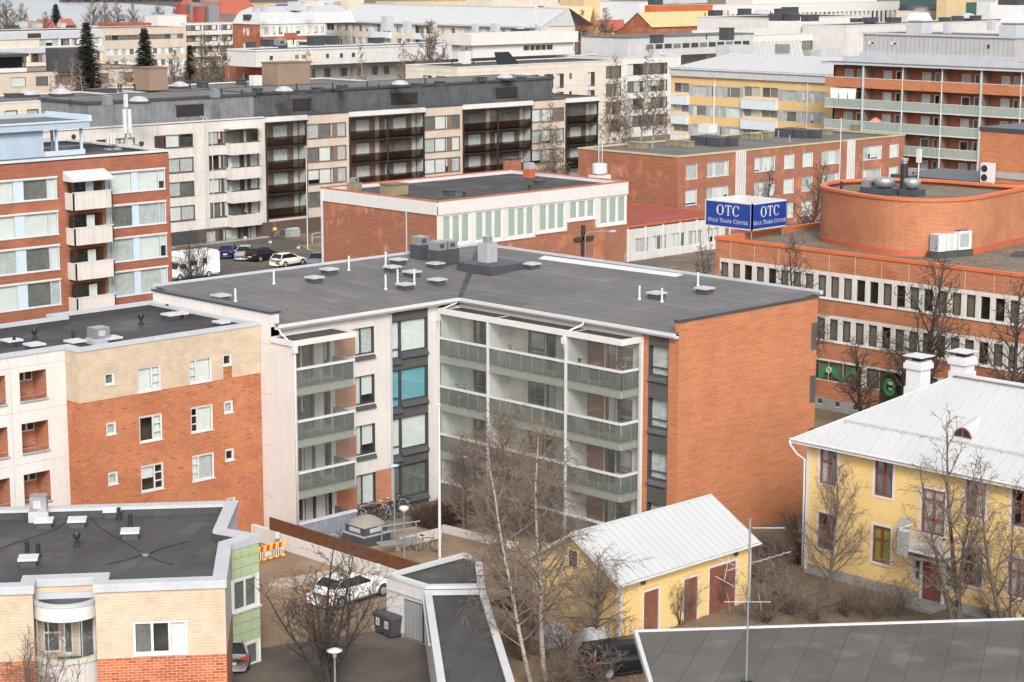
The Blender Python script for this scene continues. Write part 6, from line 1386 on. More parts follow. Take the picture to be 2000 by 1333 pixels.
part(b.T,'upper_roof',MB().box(up_[0]+.3,ux,up_[1]+.3,uy,16.25,16.3),'roof_felt_black');part(b.T,'upper_coping',MB().ring([(up_[0]-.15,up_[1]-.15),(ux,up_[1]-.15),(ux,uy),(up_[0]-.15,uy)],[(up_[0]+.3,up_[1]+.3),(ux-.3,up_[1]+.3),(ux-.3,uy-.3),(up_[0]+.3,uy-.3)],16.2,16.5),'white_metal')
fu=Fac(b.T,(up_[0],up_[1]-.02),(ux,up_[1]-.02))
for n,a,c in ((2,1120,1158),(2,1750,1785),(2,1905,1940),(3,38,75)):
    u0,u1=fu.uv(*q(n,a,600))[0],fu.uv(*q(n,c,600))[0];fu.bx('small_window',u0,u1,14.4,15.3,-.05,.04,'interior');fu.put('small_window_trim',MB().box(u0-.15,u1+.15,-.06,-.041,14.25,14.4).box(u0-.15,u0,-.06,-.041,14.4,15.45).box(u1,u1+.15,-.06,-.041,14.4,15.45).box(u0,u1,-.06,-.041,15.3,15.45),'white_paint')
u0,u1=fu.uv(*q(2,1395,600))[0],fu.uv(*q(2,1695,600))[0];fu.bx('terrace_recess',u0,u1,13.7,15.7,0,.03,'cream_concrete')
for a,c in ((1405,1445),(1480,1530)): fu.bx('terrace_window',fu.uv(*q(2,a,600))[0],fu.uv(*q(2,c,600))[0],14.5,15.3,.03,.06,'curtain_dark')
roofkit(b,16.3,[('v',*q(2,915,545),1.6,1.4,1.2),('v',*q(2,1150,520),4,2.6,1.3),('h',*q(2,1240,535),2.2,2,1.2),('v',*q(2,1640,510),3,2.2,1.8),('v',*q(2,1805,495),2,2,1.6),('v',*q(2,1510,505),1.6,1.4,.5),('v',*q(3,310,480),3,2,1),('p',*q(2,1040,510),1.8),('p',*q(2,1315,540)),('p',*q(2,1390,495),1.4),('p',*q(2,1895,498),1.3),('p',*q(2,1930,510),1.3),('p',*q(3,70,490),1.5),('p',*q(3,1545,440)),('v',*q(4,95,410),3.6,2.5,1.6),('p',*q(3,1615,410),1.2),('v',*q(3,1710,425),3,2,1)])
mp=onz(*q(4,262,420),16.3);cell_mast((mp[0],mp[1],16.3),10.5,'white phone mast with cables on the white terrace block roof')
tp=onz(846,95,16.3);o=ob('flag_pole',MB().tube([(0,0,0),(0,0,16)],[.13,.06],6).mesh('flag_pole',['light_grey_metal']),None,(tp[0],tp[1],12));tag(o,'thin pale pole rising before the huge white metal roof','pole')
# --- beige stepped block with white attic
b=far('apartment_block','stepped beige block with white attic storey and dark brown windows','apartment block',15.3,q(3,1213,752),q(3,640,712),(1216,112),14,'cream_concrete','roof_felt_black','white_metal',
  W=[grid([q(3,a,0)[:1]+q(3,c,0)[:1] for a,c in((838,932),(985,1090))],140,[(1.7,2.4),(5.0,2.4)],frame='dark_brown',rev='dark_brown',panel='dark_brown',cols=((.8,'g'),(.6,'p')),wts=(3,2,1,0))],
  S=[grid([q(3,1265,0)[:1]+q(3,1455,0)[:1],q(3,1470,0)[:1]+q(3,1545,0)[:1],q(3,1660,0)[:1]+q(3,1755,0)[:1]],140,[(1.7,2.2),(5.0,2.2)],frame='dark_brown',rev='cream_concrete',panel='dark_brown',cols=((.6,'p'),(.8,'g')),wts=(2,2,2,1)),
     grid([q(n,a,0)[:1]+q(n,c,0)[:1] for n,a,c in((3,1585,1625),(3,1955,1990),(4,125,165),(4,640,672))],135,[(2.0,1.1),(5.3,1.1)],frame='brown_frame',rev='cream_concrete',wts=(0,0,1,2)),
     grid([q(4,a,0)[:1]+q(4,c,0)[:1] for a,c in((205,300),(360,462),(498,578),(845,925))],130,[(2.0,2.6),(5.3,2.6),(8.6,2.6)],frame='dark_brown',rev='dark_brown',panel='dark_brown',cols=((.9,'g'),(.6,'p')),wts=(3,2,1,0)),
     grid([q(4,1050,0)[:1]+q(4,1218,0)[:1]],125,[(1.1,2.3),(4.4,2.3),(7.7,2.3),(11,2.3)],frame='dark_brown',rev='interior',cols=((1,'g'),(1,'g'),(1,'g')),wts=(0,1,3,3),room='interior')])
for z in (14.2,11,7.7): b.fS.bx('joint',0,b.fS.L,z,z+.05,0,.01,'grey_render');b.fW.bx('joint',0,b.fW.L,z,z+.05,0,.01,'grey_render')
ap=onz(*q(3,1395,650),15.3);ax=ony(1128,108,ap[1])[0];part(b.T,'attic',MB().box(ap[0]+1,ax,ap[1]+1.2,ap[1]+7,15.2,19.4),'white_paint');part(b.T,'attic_eave',MB().box(ap[0],ax+.6,ap[1]+.4,ap[1]+8,17.6,19.7),'white_render')
fa_=Fac(b.T,(ap[0]+1,ap[1]+1.15),(ax,ap[1]+1.15))
for a,c in ((130,190),(203,250),(262,315),(325,375),(388,450)): fa_.bx('attic_window',fa_.uv(*q(4,a,630))[0],fa_.uv(*q(4,c,630))[0],16.3,17.2,0,.05,'dark_brown')
u0=b.fS.uv(*q(3,1680,690))[0];part(b.T,'glazed_slope',MB().add([(b.P[0]+u0,b.P[1]+.4,15.35),(b.P[0]+u0+5.5,b.P[1]+.4,15.35),(b.P[0]+u0+4,b.P[1]+1.6,17.5),(b.P[0]+u0+.4,b.P[1]+1.6,17.5)],[(0,1,2,3)]),'car_glass')
p=onz(*q(3,1300,695),15.3);part(b.T,'white_chimney',MB().box(p[0]-.8,p[0]+.8,p[1]-.8,p[1]+.8,15,17.3),'white_paint');hvac(b.T,p[0],p[1],17.3,1.3,1.3,1.0,bh=.05)
roofkit(b,15.1,[('p',*q(3,1162,720)),('p',*q(3,1398,718))])
# --- white section with long window bands and grey plant room
b=far('apartment_block','white block with long brown window bands and pale grey metal plant room','apartment block',15.3,q(4,1232,645),None,(1330,104),14,'white_paint','roof_felt','white_metal',
  S=[grid([q(4,1290,0)[:1]+q(4,1735,0)[:1]],120,[(1.3,2.2),(4.6,2.2),(7.9,2.2),(11.2,2.2)],frame='dark_brown',rev='dark_brown',panel='dark_brown',cols=((.9,'g'),(.9,'g'),(.35,'p'),(1.2,'g'),(1.2,'g'),(.5,'p'),(.4,'g')),wts=(1,3,3,1))])
p=onz(*q(4,1310,625),15.3);p1=ony(*q(5,860,600),p[1]);part(b.T,'plant_room',MB().box(p[0],p1[0]+4,p[1]+.5,p[1]+13,15.0,18.6),'seam_light');part(b.T,'plant_roof',MB().box(p[0]-.1,p1[0]+4.1,p[1]+.4,p[1]+13,18.6,18.85),'roof_felt')
fp=Fac(b.T,(p[0],p[1]+.48),(p1[0]+4,p[1]+.48))
for k in range(12): fp.bx('plant_window',fp.L*.14+k*fp.L*.07,fp.L*.195+k*fp.L*.07,16.4,17.3,0,.05,'interior' if k%3 else 'curtain_dark')
roofkit(b,18.85,[('v',*q(5,680,450),2,2,2.2),('p',*q(5,625,435)),('p',*q(5,455,440)),('v',*q(4,1615,485),2.2,1.4,1.4)])
# --- yellow block with white hipped roof
b=far('apartment_block','yellow block with white hipped metal roof and pale blue balcony fronts','apartment block',16.6,onx and (1640,149.5),(1311,124.5),None,13,'yellow_render',flat=False,
  W=[grid([q(5,a,0)[:1]+q(5,c,0)[:1] for a,c in((310,460),(500,545),(595,640),(685,838),(1318,1470),(1515,1565),(1612,1665),(1720,1790))],150,[(2.5+3.05*k,1.55) for k in range(4)],frame='pale_grey',rev='grey_render',cols=((.35,'g'),(1,'g')),wts=(2,5,1,0),dep=.06)]
   +[grid([q(5,a,0)[:1]+q(5,c,0)[:1] for a,c in((93,262),(875,1052),(1078,1258))],150,[(2.2+3.05*k,1.5) for k in range(4)],frame='offwhite_concrete',rev='ochre_render',cols=((.5,'g'),(.5,'g')),wts=(0,2,3,1),room='interior_warm')])
f=b.fW
for k in range(4):
    z0=16.6-2.5-3.05*k-1.6
    for a,c in ((262,870),(1262,1800)): u0,u1=f.uv(*q(5,a,900))[0],min(f.uv(*q(5,c,900))[0],f.L);f.wall('window_band',u0,u1,z0,z0+1.75,[(f.uv(*q(5,s,900))[0],f.uv(*q(5,e,900))[0],z0+.05,z0+1.6) for s,e in((310,460),(500,545),(595,640),(685,838),(1318,1470),(1515,1565),(1612,1665),(1720,1790))],'grey_render').location+=Vector((-.01,0,0))
    for a,c in ((84,265),(864,1258)): u0,u1=f.uv(*q(5,a,950))[0],f.uv(*q(5,c,950))[0];f.bx('balcony_front',u0,u1,z0-1.45,z0-.0,0,.5,'grey_blue_panel');f.bx('balcony_cap',u0,u1,z0,z0+.1,0,.55,'white_paint')
for a in (545,1585): u=f.uv(*q(5,a,900))[0];f.bx('downpipe',u,u+.16,0,16,.02,.2,'pale_grey')
f.bx('fascia',0,f.L,15.5,16.6,0,.4,'seam_light')
x0,y0=b.P;y1=b.Y1;rx=x0+6.5;rz_=19.0
part(b.T,'roof_slope',MB().add([(x0-.6,y0-2,16.55),(x0-.6,y1+.6,16.55),(rx,y1-7,rz_),(rx,y0-2,rz_)],[(0,3,2,1)]),'white_roof');part(b.T,'hip_slope',MB().add([(x0-.6,y1+.6,16.55),(rx+7,y1+.6,16.55),(rx,y1-7,rz_)],[(0,2,1)]),'white_roof')
m2=MB()
for k in range(int((y1-y0)/.7)):
    yy_=y0+k*.7;xe=rx if yy_<y1-7 else x0-.6+(y1+.6-yy_)/7.6*(rx-x0+.6);m2.tube([(x0-.6,yy_,16.58),(xe,yy_,16.58+(rz_-16.55)*(xe-x0+.6)/(rx-x0+.6))],.025,3)
part(b.T,'seams',m2,'seam_grey',kind='stuff');part(b.T,'eave_rail',MB().tube([(x0-.65,y0-2,16.85),(x0-.65,y1+.6,16.85)],.06,4),'light_grey_metal')
def dorm(a0,c0,a1,h):
    z=17.3;p=onz(*q(5,a0,c0),17.1);p1=onz(*q(5,a1,c0),17.1);w_=max(2,(Vector(p)-Vector(p1)).length*.7)
    part(b.T,'dormer',MB().box(p[0],p[0]+5.5,p[1]-w_,p[1],16.6,17.0+h),'seam_light')
dorm(560,660,835,2.4);dorm(1615,715,1790,2.4)
p=onz(*q(5,1300,690),17.2);part(b.T,'chimney',MB().box(p[0]-.8,p[0]+.8,p[1]-.8,p[1]+.8,16.5,18.6),'light_grey_metal');part(b.T,'chimney_fan',MB().box(p[0]-.85,p[0]+.85,p[1]-.85,p[1]+.85,18.6,20),'galvanised')
# --- red balcony block with glass rails
zt=18.9;PL=onz(1613,123,zt);X12=PL[0];yR=onx(2060,147,X12)[0]
T=thing('apartment_block','red brick block with long green glass balconies and grey clad penthouse, upper right','apartment block',(X12+8,(PL[1]+yR)/2,0))
f=Fac(T,(X12,PL[1]),(X12,yR));fr=Fac(T,(X12+1.9,PL[1]),(X12+1.9,yR));L=f.L
H=[];posts=[f.uv(x,160)[0] for x in (1687,1763,1840,1918,1995)]
rails=[f.uv(1700,y)[1] for y in (153.5,)];z0=rails[0];st=3.02
for k in range(6):
    zf=z0-1.15-k*st
    ed=[0.]+posts+[L]
    for a,c in zip(ed,ed[1:]):
        w_=c-a
        if w_<2: continue
        H.append(((a+w_*.30,a+w_*.52,zf+.7,zf+2.2),dict(frame='white_paint',rev='white_paint',dep=.06,fw=.12,wts=(2,3,2,1))));H.append(((a+w_*.62,a+w_*.76,zf+.1,zf+2.25),dict(frame='white_paint',rev='white_paint',dep=.06,fw=.14,wts=(0,1,3,2),name='balcony_door')))
        H.append(((a+w_*.84,a+w_*.95,zf+.7,zf+2.2),dict(frame='pale_grey',rev='white_paint',dep=.06,fw=.08,wts=(1,3,2,1))))
fr.wall('brick_wall',0,L,0,zt-.3,[h for h,_ in H],'red_brick_far')
for h,kw in H: window(fr,*h,far=True,**kw)
for k in range(6):
    zf=z0-1.15-k*st;f.bx('balcony_slab',0,L,zf-.22,zf-.02,-1.88,0,'pale_grey')
    if k==0: f.bx('brick_parapet',0,L,zf-.25,zf+1.1,-.12,.06,'orange_brick')
    else:
        n=44
        for i in range(n): f.put('balcony_pane',cached('bbp',lambda:MB().box(.02,L/n-.02,-.05,-.03,0,1.1).mesh('balcony_pane',['glass_green'])),None,u=i*L/n,v=zf)
    f.bx('handrail',0,L,zf+1.1,zf+1.18,-.1,.1,'white_metal')
for i,u in enumerate(posts): 
    f.bx('partition',u-.08,u+.08,0,zt-.3,-1.88,-.1,'brown_panel')
    if i in (0,3): f.bx('post',u-.12,u+.12,0,zt,.07,.25,'light_grey_metal')
    else: f.bx('post',u-.07,u+.07,0,zt-.2,-.04,.065,'pale_grey')
for k in range(3): f.put('curtain',MB().add([(1.0+k*1.5,.1,z0-st-.35),(2.2+k*1.5,.1,z0-st-.35),(2.4+k*1.5,.1,z0-st+1.5),(.8+k*1.5,.1,z0-st+1.5)],[(0,1,2,3)]),'blind')
part(T,'eave',MB().box(X12-.5,X12+2,yR,PL[1]+.6,zt-.12,zt+.12),'light_grey_metal');part(T,'eave_roof',MB().box(X12-.3,X12+2,yR,PL[1]+.5,zt+.12,zt+.2),'roof_felt')
part(T,'upper_fascia',MB().box(X12+2.0,X12+2.3,yR,PL[1]-1.5,zt+.1,zt+1.0),'light_grey_metal');part(T,'main_roof',MB().box(X12+2.3,X12+16,yR,PL[1]-1.5,zt-.4,zt+.85),'roof_felt')
part(T,'north_wall',MB().box(X12+1.9,X12+16,PL[1]-.3,PL[1]-.02,0,zt-.5),'red_brick_far')
pp=onx(1685,110,X12+4.5)[0];pz=onx(1685,67,X12+4.5)[1];pr=onx(1983,77,X12+4.5)[0]
part(T,'penthouse',MB().box(X12+4.5,X12+15,pr,pp,zt+.3,pz),'panel_grey');part(T,'penthouse_roof',MB().box(X12+4.35,X12+15.1,pr-.15,pp+.15,pz,pz+.15),'roof_felt');part(T,'penthouse_edge',MB().ring([(X12+4.3,pr-.2),(X12+15.2,pr-.2),(X12+15.2,pp+.2),(X12+4.3,pp+.2)],[(X12+4.6,pr+.1),(X12+14.9,pr+.1),(X12+14.9,pp-.1),(X12+4.6,pp-.1)],pz+.0,pz+.25),'light_grey_metal')
part(T,'penthouse_base',MB().box(X12+4.2,X12+4.49,pr-.3,pp+.3,zt+.8,zt+1.5),'light_grey_metal')
fp=Fac(T,(X12+4.48,pp),(X12+4.48,pr))
for a in (262,510): u=fp.uv(*q(6,a,530))[0];fp.bx('slot_window',u,u+1.15,zt+2.6,zt+3.05,0,.05,'white_paint');fp.bx('slot_pane',u+.5,u+1.05,zt+2.7,zt+2.95,.05,.07,'interior')
u=fp.uv(*q(6,1590,530))[0];fp.bx('slot_window',u,u+.4,zt+2.6,zt+3.1,0,.05,'interior')
for a,c,s in ((825,375,2.6),(1870,405,2.6)):
    p=onz(*q(6,a,c),pz+.15);z=pz+.15
    part(T,'fan_housing',MB().box(p[0]-s/2,p[0]+s/2,p[1]-s/2,p[1]+s/2,z,z+1.5),'light_grey_metal');part(T,'fan_hood',MB().prism([(p[0]-s*.5,p[1]-s*.5),(p[0]+s*.5,p[1]-s*.5),(p[0]+s*.5,p[1]+s*.5),(p[0]-s*.5,p[1]+s*.5)],z+1.75,z+1.95).add([(p[0]-s*.5,p[1]-s*.5,z+1.95),(p[0]+s*.5,p[1]-s*.5,z+1.95),(p[0]+s*.5,p[1]+s*.5,z+1.95),(p[0]-s*.5,p[1]+s*.5,z+1.95),(p[0]-s*.36,p[1]-s*.36,z+2.9),(p[0]+s*.36,p[1]-s*.36,z+2.9),(p[0]+s*.36,p[1]+s*.36,z+2.9),(p[0]-s*.36,p[1]+s*.36,z+2.9)],[(0,1,5,4),(1,2,6,5),(2,3,7,6),(3,0,4,7),(4,5,6,7)]),'white_metal')
    part(T,'fan_neck',MB().box(p[0]-s*.42,p[0]+s*.42,p[1]-s*.42,p[1]+s*.42,z+1.5,z+1.76),'galvanised')
for a,c in ((1145,375),(1630,340)): p=onz(*q(6,a,c),pz+.15);part(T,'vent_stack',MB().box(p[0]-.45,p[0]+.45,p[1]-.45,p[1]+.45,pz+.1,pz+1.7),'light_grey_metal')
pu=fr.uv(1700,240)[0]
t=thing('parasol','folded pink parasol standing on the third glass balcony','parasol',tuple(f.at(f.uv(1703,236)[0],-.9,z0-1.15-2*st)));ob('pole',MB().tube([(0,0,0),(0,0,1.5)],.03,6).mesh('pole',['white_metal']),t);plain('pink',(.55,.25,.19),.8);ob('canopy',MB().lathe([(.9,1.15),(.85,1.25),(.4,1.6),(.03,1.75)],12).mesh('canopy',['pink']),t)
# --- white block with black roof units and winter gardens
b=far('apartment_block','white block with black roof vents and sloped white tarpaulin terrace','apartment block',20.5,q(5,1145,205),q(5,355,190),(1700,33),16,'white_render','roof_felt_black','white_metal',wallW='white_render',
  W=[grid([q(5,a,0)[:1]+q(5,c,0)[:1] for a,c in((585,652),)],55,[(3.8,2.2)],frame='grey_metal',rev='white_paint'),grid([q(5,697,0)[:1]+q(5,750,0)[:1]],55,[(4.6,.9)],frame='dark_brown',rev='white_paint')])
roofkit(b,20.2,[('v',*q(5,555,180),3.4,2,1.3),('v',*q(5,880,185),3,2,1.8),('d',*q(5,1075,170),4),('v',*q(5,1300,180),4,2,1.7),('v',*q(5,1395,165),4,2,1.8),('v',*q(5,1240,235),3.4,2,1.4),('v',*q(5,1410,235),3.4,2,1.4),('v',*q(5,1610,240),4,2,1.4),('p',*q(5,695,185),1.5),('p',*q(5,1170,230),2.2),('p',*q(5,440,183))])
b=far('apartment_block','white terrace with green glass balcony strip below the black roof vents','apartment block',18.2,(1380,72),None,(1790,50),14,'white_render','roof_felt','seam_white')
b.fS.bx('upper_band',0,b.fS.L,17.0,19.4,-4,-3.5,'seam_white')
zz=15.2
f=b.fS;u0=f.uv(1450,58)[0];u1=f.uv(1562,62)[0];u2=f.uv(1690,70)[0]
f.put('tarpaulin',MB().add([(u0,-1.6,zz-2.6),(u1,-1.6,zz-2.6),(u1,-.1,zz+1.6),(u0+1,-.1,zz+1.6)],[(0,1,2,3)]),'tarp_white')
for k in range(15): uu=u0+.4+(u1-u0-.6)*k/14;f.put('batten',MB().tube([(uu,-1.63,zz-2.6),(uu+.2,-.13,zz+1.6)],.06,4),'ochre_metal')
for k in range(5):
    ua=u1+.3+(u2-u1-.3)*k/5;ub=u1+.2+(u2-u1-.3)*(k+1)/5
    f.bx('balcony_room',ua,ub,zz-.6,zz+1.4,0,.03,'interior_warm');f.bx('balcony_window',ua+.6,ub-1.0,zz-.5,zz+1.2,.03,.06,'curtain_dark');f.bx('balcony_pane',ua,ub,zz-2.2,zz-.6,.3,.34,'frosted_pale');f.bx('mullion',ua-.15,ua,zz-2.3,zz+1.5,.25,.4,'white_paint')
b=far('roof_block','white roof block with row of small planters behind the grey penthouse','roof block',20.0,(1655,50),None,(2080,33),12,'seam_white','roof_felt','white_metal')
roofkit(b,20,[('v',1672,44,2.6,1.5,.8),('v',1700,44,4,1.5,1),('v',1745,44,4,1.5,1),('d',1890,38,4),('v',1845,42,3,1.4,.8),('v',1870,41,3,1.4,1),('v',1905,40,3,1.4,1)])
# --- white office with regular windows
b=far('office_block','white office with long row of tall narrow windows, top right','office block',19.5,(1390,10),None,(1776,2.5),3,'white_paint','white_roof','white_metal',
  S=[grid([(1455+8.55*k,1460.2+8.55*k) for k in range(-8,37) if not (1525<1455+8.55*k<1550)],12,[(3.3,5.0)],frame='brown_frame',rev='white_paint',dep=.4,fw=.15,wts=(4,3,2,1)),grid([(1455+8.55*k,1460.2+8.55*k) for k in range(20,37)],12,[(13,4.0)],frame='brown_frame',rev='white_paint',dep=.4,fw=.15)])
u0,u1=b.fS.uv(1525,15)[0],b.fS.uv(1547,15)[0];b.fS.bx('brown_bay',u0,u1,11.5,18.2,0,.1,'dark_brown')
b2=far('roof_storey','broad white roof storey above the white office at the top edge','roof storey',22.3,(1470,-8),(1418,-9),(1713,-13),18,'white_render','white_roof','white_metal')
# --- cream building with dark barrel roof
b=far('building','cream building with dark barrel roof and small windows, top right','building',17,(1793,22),None,(2090,12),9,'cream_concrete','roof_felt_black','cream_concrete',
  S=[grid([(a,a+7) for a in (1841,1856,1871,1902,1917,1951,1972)],25,[(2.3,2.4)],frame='white_paint',rev='white_paint',wts=(2,3,1,0))])
p0=b.P;x1=b.fS.uv(1945,20)[0];m=MB();n=8
vs=[]
for i in range(n+1):
    g=math.pi*i/n
    for xx in (p0[0]+.5,p0[0]+x1): vs.append((xx,p0[1]+4.4-4.4*math.cos(g),17+2.4*math.sin(g)))
m.add(vs,[(2*i,2*i+1,2*i+3,2*i+2) for i in range(n)]+[tuple(range(0,2*n+2,2)),tuple(range(1,2*n+2,2))]);part(b.T,'barrel_roof',m,'dark_metal',True)
o=far('building','dark teal clad wall standing behind two pale flagpoles','building',26,(1776,-30),None,(1850,-34),4,'teal_wall','roof_felt','dark_metal')
o=far('building','yellow facade with red and green shop signs at the top edge','building',27,(1850,-34),None,(1935,-38),4,'ochre_render','roof_felt','cream_concrete')
f=o.fS;u=f.uv(1866,1)[0];f.bx('window',u,u+8,8.0,11.2,.0,.1,'interior');u=f.uv(1887,5)[0];f.bx('green_glazing',u,u+12,2,20,0,.2,'teal_wall')
u=f.uv(1907,5)[0];f.bx('sign_board',u,u+13,0,20,0,.6,'cream_concrete');plain('sign_red_far',(.55,.06,.05))
f.bx('red_sign',u+2,u+11,f.uv(1910,4)[1],f.uv(1910,1)[1],.6,.7,'sign_red_far');f.bx('yellow_sign',u+4,u+10,f.uv(1910,8)[1],f.uv(1910,6.4)[1],.6,.7,'sign_yellow');f.bx('red_sign',u+4,u+9,f.uv(1910,15)[1],f.uv(1910,11)[1],.6,.7,'sign_red_far')
o=far('building','dark roofed white building at the top right corner','building',22,(1935,1),None,(2090,-6),5,'pale_grey','charcoal','white_metal');roofkit(o,22,[('v',1985,10,9,6,3.4),('w',1950,4,14,6,2)])
for i,x in enumerate((1782,1796)):
    p=onz(x,38,12);o=ob('flag_pole',MB().tube([(0,0,0),(0,0,14)],[.16,.08],6).mesh('flag_pole',['white_paint']),None,(p[0],p[1],8));tag(o,('left' if i==0 else 'right')+' of the two pale flagpoles before the teal wall','flagpole')
# --- brick houses with yellow roofs
def gable(name,label,zE,c,l,r,rise,wall,roof,depth=14,W=(),S=(),wallW=None,ridge='x'):
    b=far(name,label,'house',zE,c,l,r,depth,wall,flat=False,W=W,S=S,wallW=wallW);x0,y0=b.P;x1,y1=b.X1,b.Y1
    if ridge=='x':
        ym=(y0+y1)/2;part(b.T,'roof_slope',MB().add([(x0-.4,y0-.6,zE-.2),(x1,y0-.6,zE-.2),(x1,ym,zE+rise),(x0-.4,ym,zE+rise)],[(0,1,2,3)]),roof);part(b.T,'rear_slope',MB().add([(x0-.4,ym,zE+rise),(x1,ym,zE+rise),(x1,y1+.6,zE-.2),(x0-.4,y1+.6,zE-.2)],[(0,1,2,3)]),roof)
        part(b.T,'gable',MB().add([(x0,y0,zE-.1),(x0,y1,zE-.1),(x0,ym,zE+rise-.1)],[(0,2,1)]),wallW or wall)
    else:
        xm=(x0+x1)/2;part(b.T,'roof_slope',MB().add([(x0-.6,y0-.4,zE-.2),(xm,y0-.4,zE+rise),(xm,y1,zE+rise),(x0-.6,y1,zE-.2)],[(0,1,2,3)]),roof);part(b.T,'rear_slope',MB().add([(xm,y0-.4,zE+rise),(x1+.6,y0-.4,zE-.2),(x1+.6,y1,zE-.2),(xm,y1,zE+rise)],[(0,1,2,3)]),roof)
        part(b.T,'gable',MB().add([(x0,y0,zE-.1),(x1,y0,zE-.1),(xm,y0,zE+rise-.1)],[(0,1,2)]),wall)
    return b
b=gable('brick_house','brick house with tall yellow seamed roof and small gable window',14,q(4,1555,300),q(4,1260,345),(1440,44),4.3,'red_brick_far','ribbed_yellow',W=[grid([q(4,1410,0)[:1]+q(4,1480,0)[:1]],70,[(3,2)],frame='white_paint',rev='white_paint')])
b=gable('brick_house','brick house with low pale yellow hipped roof before the taller gable',10.5,q(4,1540,372),None,(1385,62),3.0,'red_brick_far','yellow_roof',16,S=[grid([q(4,1580,0)[:1]+q(4,1640,0)[:1],q(4,1850,0)[:1]+q(4,1900,0)[:1]],75,[(1.5,2.4)],frame='white_paint',rev='white_paint')])
b=gable('brick_house','brick house with red balcony bands under a yellow metal roof beside the grey gable',15.5,q(4,870,262),(1068,14),q(4,925,255),5,'red_brick_far','yellow_roof',W=[grid([q(4,a,0)[:1]+q(4,c,0)[:1] for a,c in((712,760),(770,865))],55,[(2.6,2.8),(8,2.8),(13.2,2.4)],frame='white_paint',rev='red_frame',cols=((1,'g'),(1,'g')),wts=(0,2,3,2))],ridge='y')
b=gable('house','pale yellow house with red tiled roof between the two brick houses',11,q(4,985,345),q(4,930,270),(1222,62),3.5,'ochre_render','terracotta',14)
b=gable('house','pale house with ochre clad upper wall left of the tall brick gable',9.5,(1172,62),None,(1222,58),2,'cream_concrete','ribbed_yellow',12)
b=far('building','bright orange clad building under grey roof plant, top right of centre','building',20,q(4,1560,62),None,(1392,11),3,'orange_wall','roof_felt','grey_metal');roofkit(b,20,[('w',1290,8,6,3,2),('w',1312,7,8,3,2.4),('w',1335,7,8,3,2),('w',1360,6,8,3,2),('v',1280,10,4,3,2)])
b=far('apartment_block','pale blue and white apartment block with small windows behind the bare trees','apartment block',20,q(4,1420,22),q(4,860,28),(1275,3),14,'white_paint','roof_felt','light_grey_metal',
  W=[grid([q(4,a,0)[:1]+q(4,c,0)[:1] for a,c in((1210,1238),(1265,1280),(1310,1340))],20,[(2.6,3.2)],frame='teal_wall',rev='white_paint'),grid([q(4,a,0)[:1]+q(4,c,0)[:1] for a,c in((1140,1238),(1275,1340),(1395,1410))],25,[(10.2,4.2)],frame='grey_metal',rev='white_paint',cols=((1,'g'),(1,'g')))],S=[grid([q(4,1425,0)[:1]+q(4,1455,0)[:1]],25,[(10.2,3.6)],frame='grey_metal',rev='white_paint')])
b.fW.bx('blue_band',0,b.fW.L,9.8+2.6,19.5,0,.05,'grey_blue_panel')
# --- far top-centre odds: construction site, cream hall, low roofs
b=far('building','half built beige building with plastic sheeting behind the mansard roof','building',17,q(2,1060,35),q(2,845,12),q(2,1530,10),14,'ochre_render','roof_felt','ochre_metal');b.fS.bx('sheeting',1,b.fS.L*.45,9,16,0,.3,'grey_render');plain('tarp_blue',(.12,.12,.35));b.fS.bx('blue_tarpaulin',b.fS.L*.28,b.fS.L*.55,11.5,16.5,.3,.4,'tarp_blue');b.fS.bx('white_sheeting',b.fS.L*.57,b.fS.L*.78,7,16,0,.3,'tarp_white')
o=far('container','light blue site container beside the plastic sheeting','container',12,q(2,1490,50),None,q(2,1572,46),6,'light_blue','light_blue','light_blue')
b=far('building','white terraced houses with an orange wall above the mansard roof','building',18,q(2,1668,5),None,(700,-4),14,'white_paint','charcoal','white_metal');b.fS.bx('orange_wall',b.fS.L*.5,b.fS.L*.72,8,17.5,0,.2,'orange_wall');b.fS.bx('grey_wall',b.fS.L*.36,b.fS.L*.5,8,17.5,0,.2,'grey_render')
b=far('building','grey felt roof with white chimneys behind the mansard block','building',14,q(2,1300,112),None,(704,12),16,'pale_grey','roof_felt','pale_grey');roofkit(b,14,[('w',*q(2,1785,115),3,3,3),('w',*q(2,1920,130),3,3,3)])
b=far('building','pale building with grey windows at the top edge, left of the cream hall','building',19,(680,-4),None,(711,-6),12,'cream_concrete','roof_felt','white_metal',S=[grid([(687,694),(698,708)],8,[(6.3,3)],frame='grey_render',rev='pale_grey')])
b=far('building','cream hall with few small windows behind the huge white roof','building',15,(770,4),None,(1032,-8),14,'ochre_render','roof_felt','cream_concrete',S=[grid([(781,786),(820,828),(837,842)],8,[(2.6,2.2)],frame='white_paint',rev='white_paint',wts=(0,0,1,3))])
b=far('building','long ochre corrugated hall and white walls behind the huge white roof ridge','building',13,(855,11),None,(980,7),10,'ribbed_yellow','white_roof','light_grey_metal')
b=far('building','cream apartment building with three big windows at the top edge, centre','apartment block',22,(958,-12),None,(1090,-16),14,'cream_concrete','roof_felt','cream_concrete',S=[grid([(975,987),(995,1007),(1050,1062)],8,[(5,6)],frame='grey_render',rev='white_paint',wts=(0,2,3,2))])
b=far('building','white flat roofed annex between cream apartments and pale blue block','building',14,(1053,8),None,(1137,2),12,'white_paint','charcoal','white_metal')
b=far('building','beige parapet building above the pale blue apartments','building',22,(1140,-8),None,(1190,-10),12,'ochre_render','roof_felt','pale_grey')
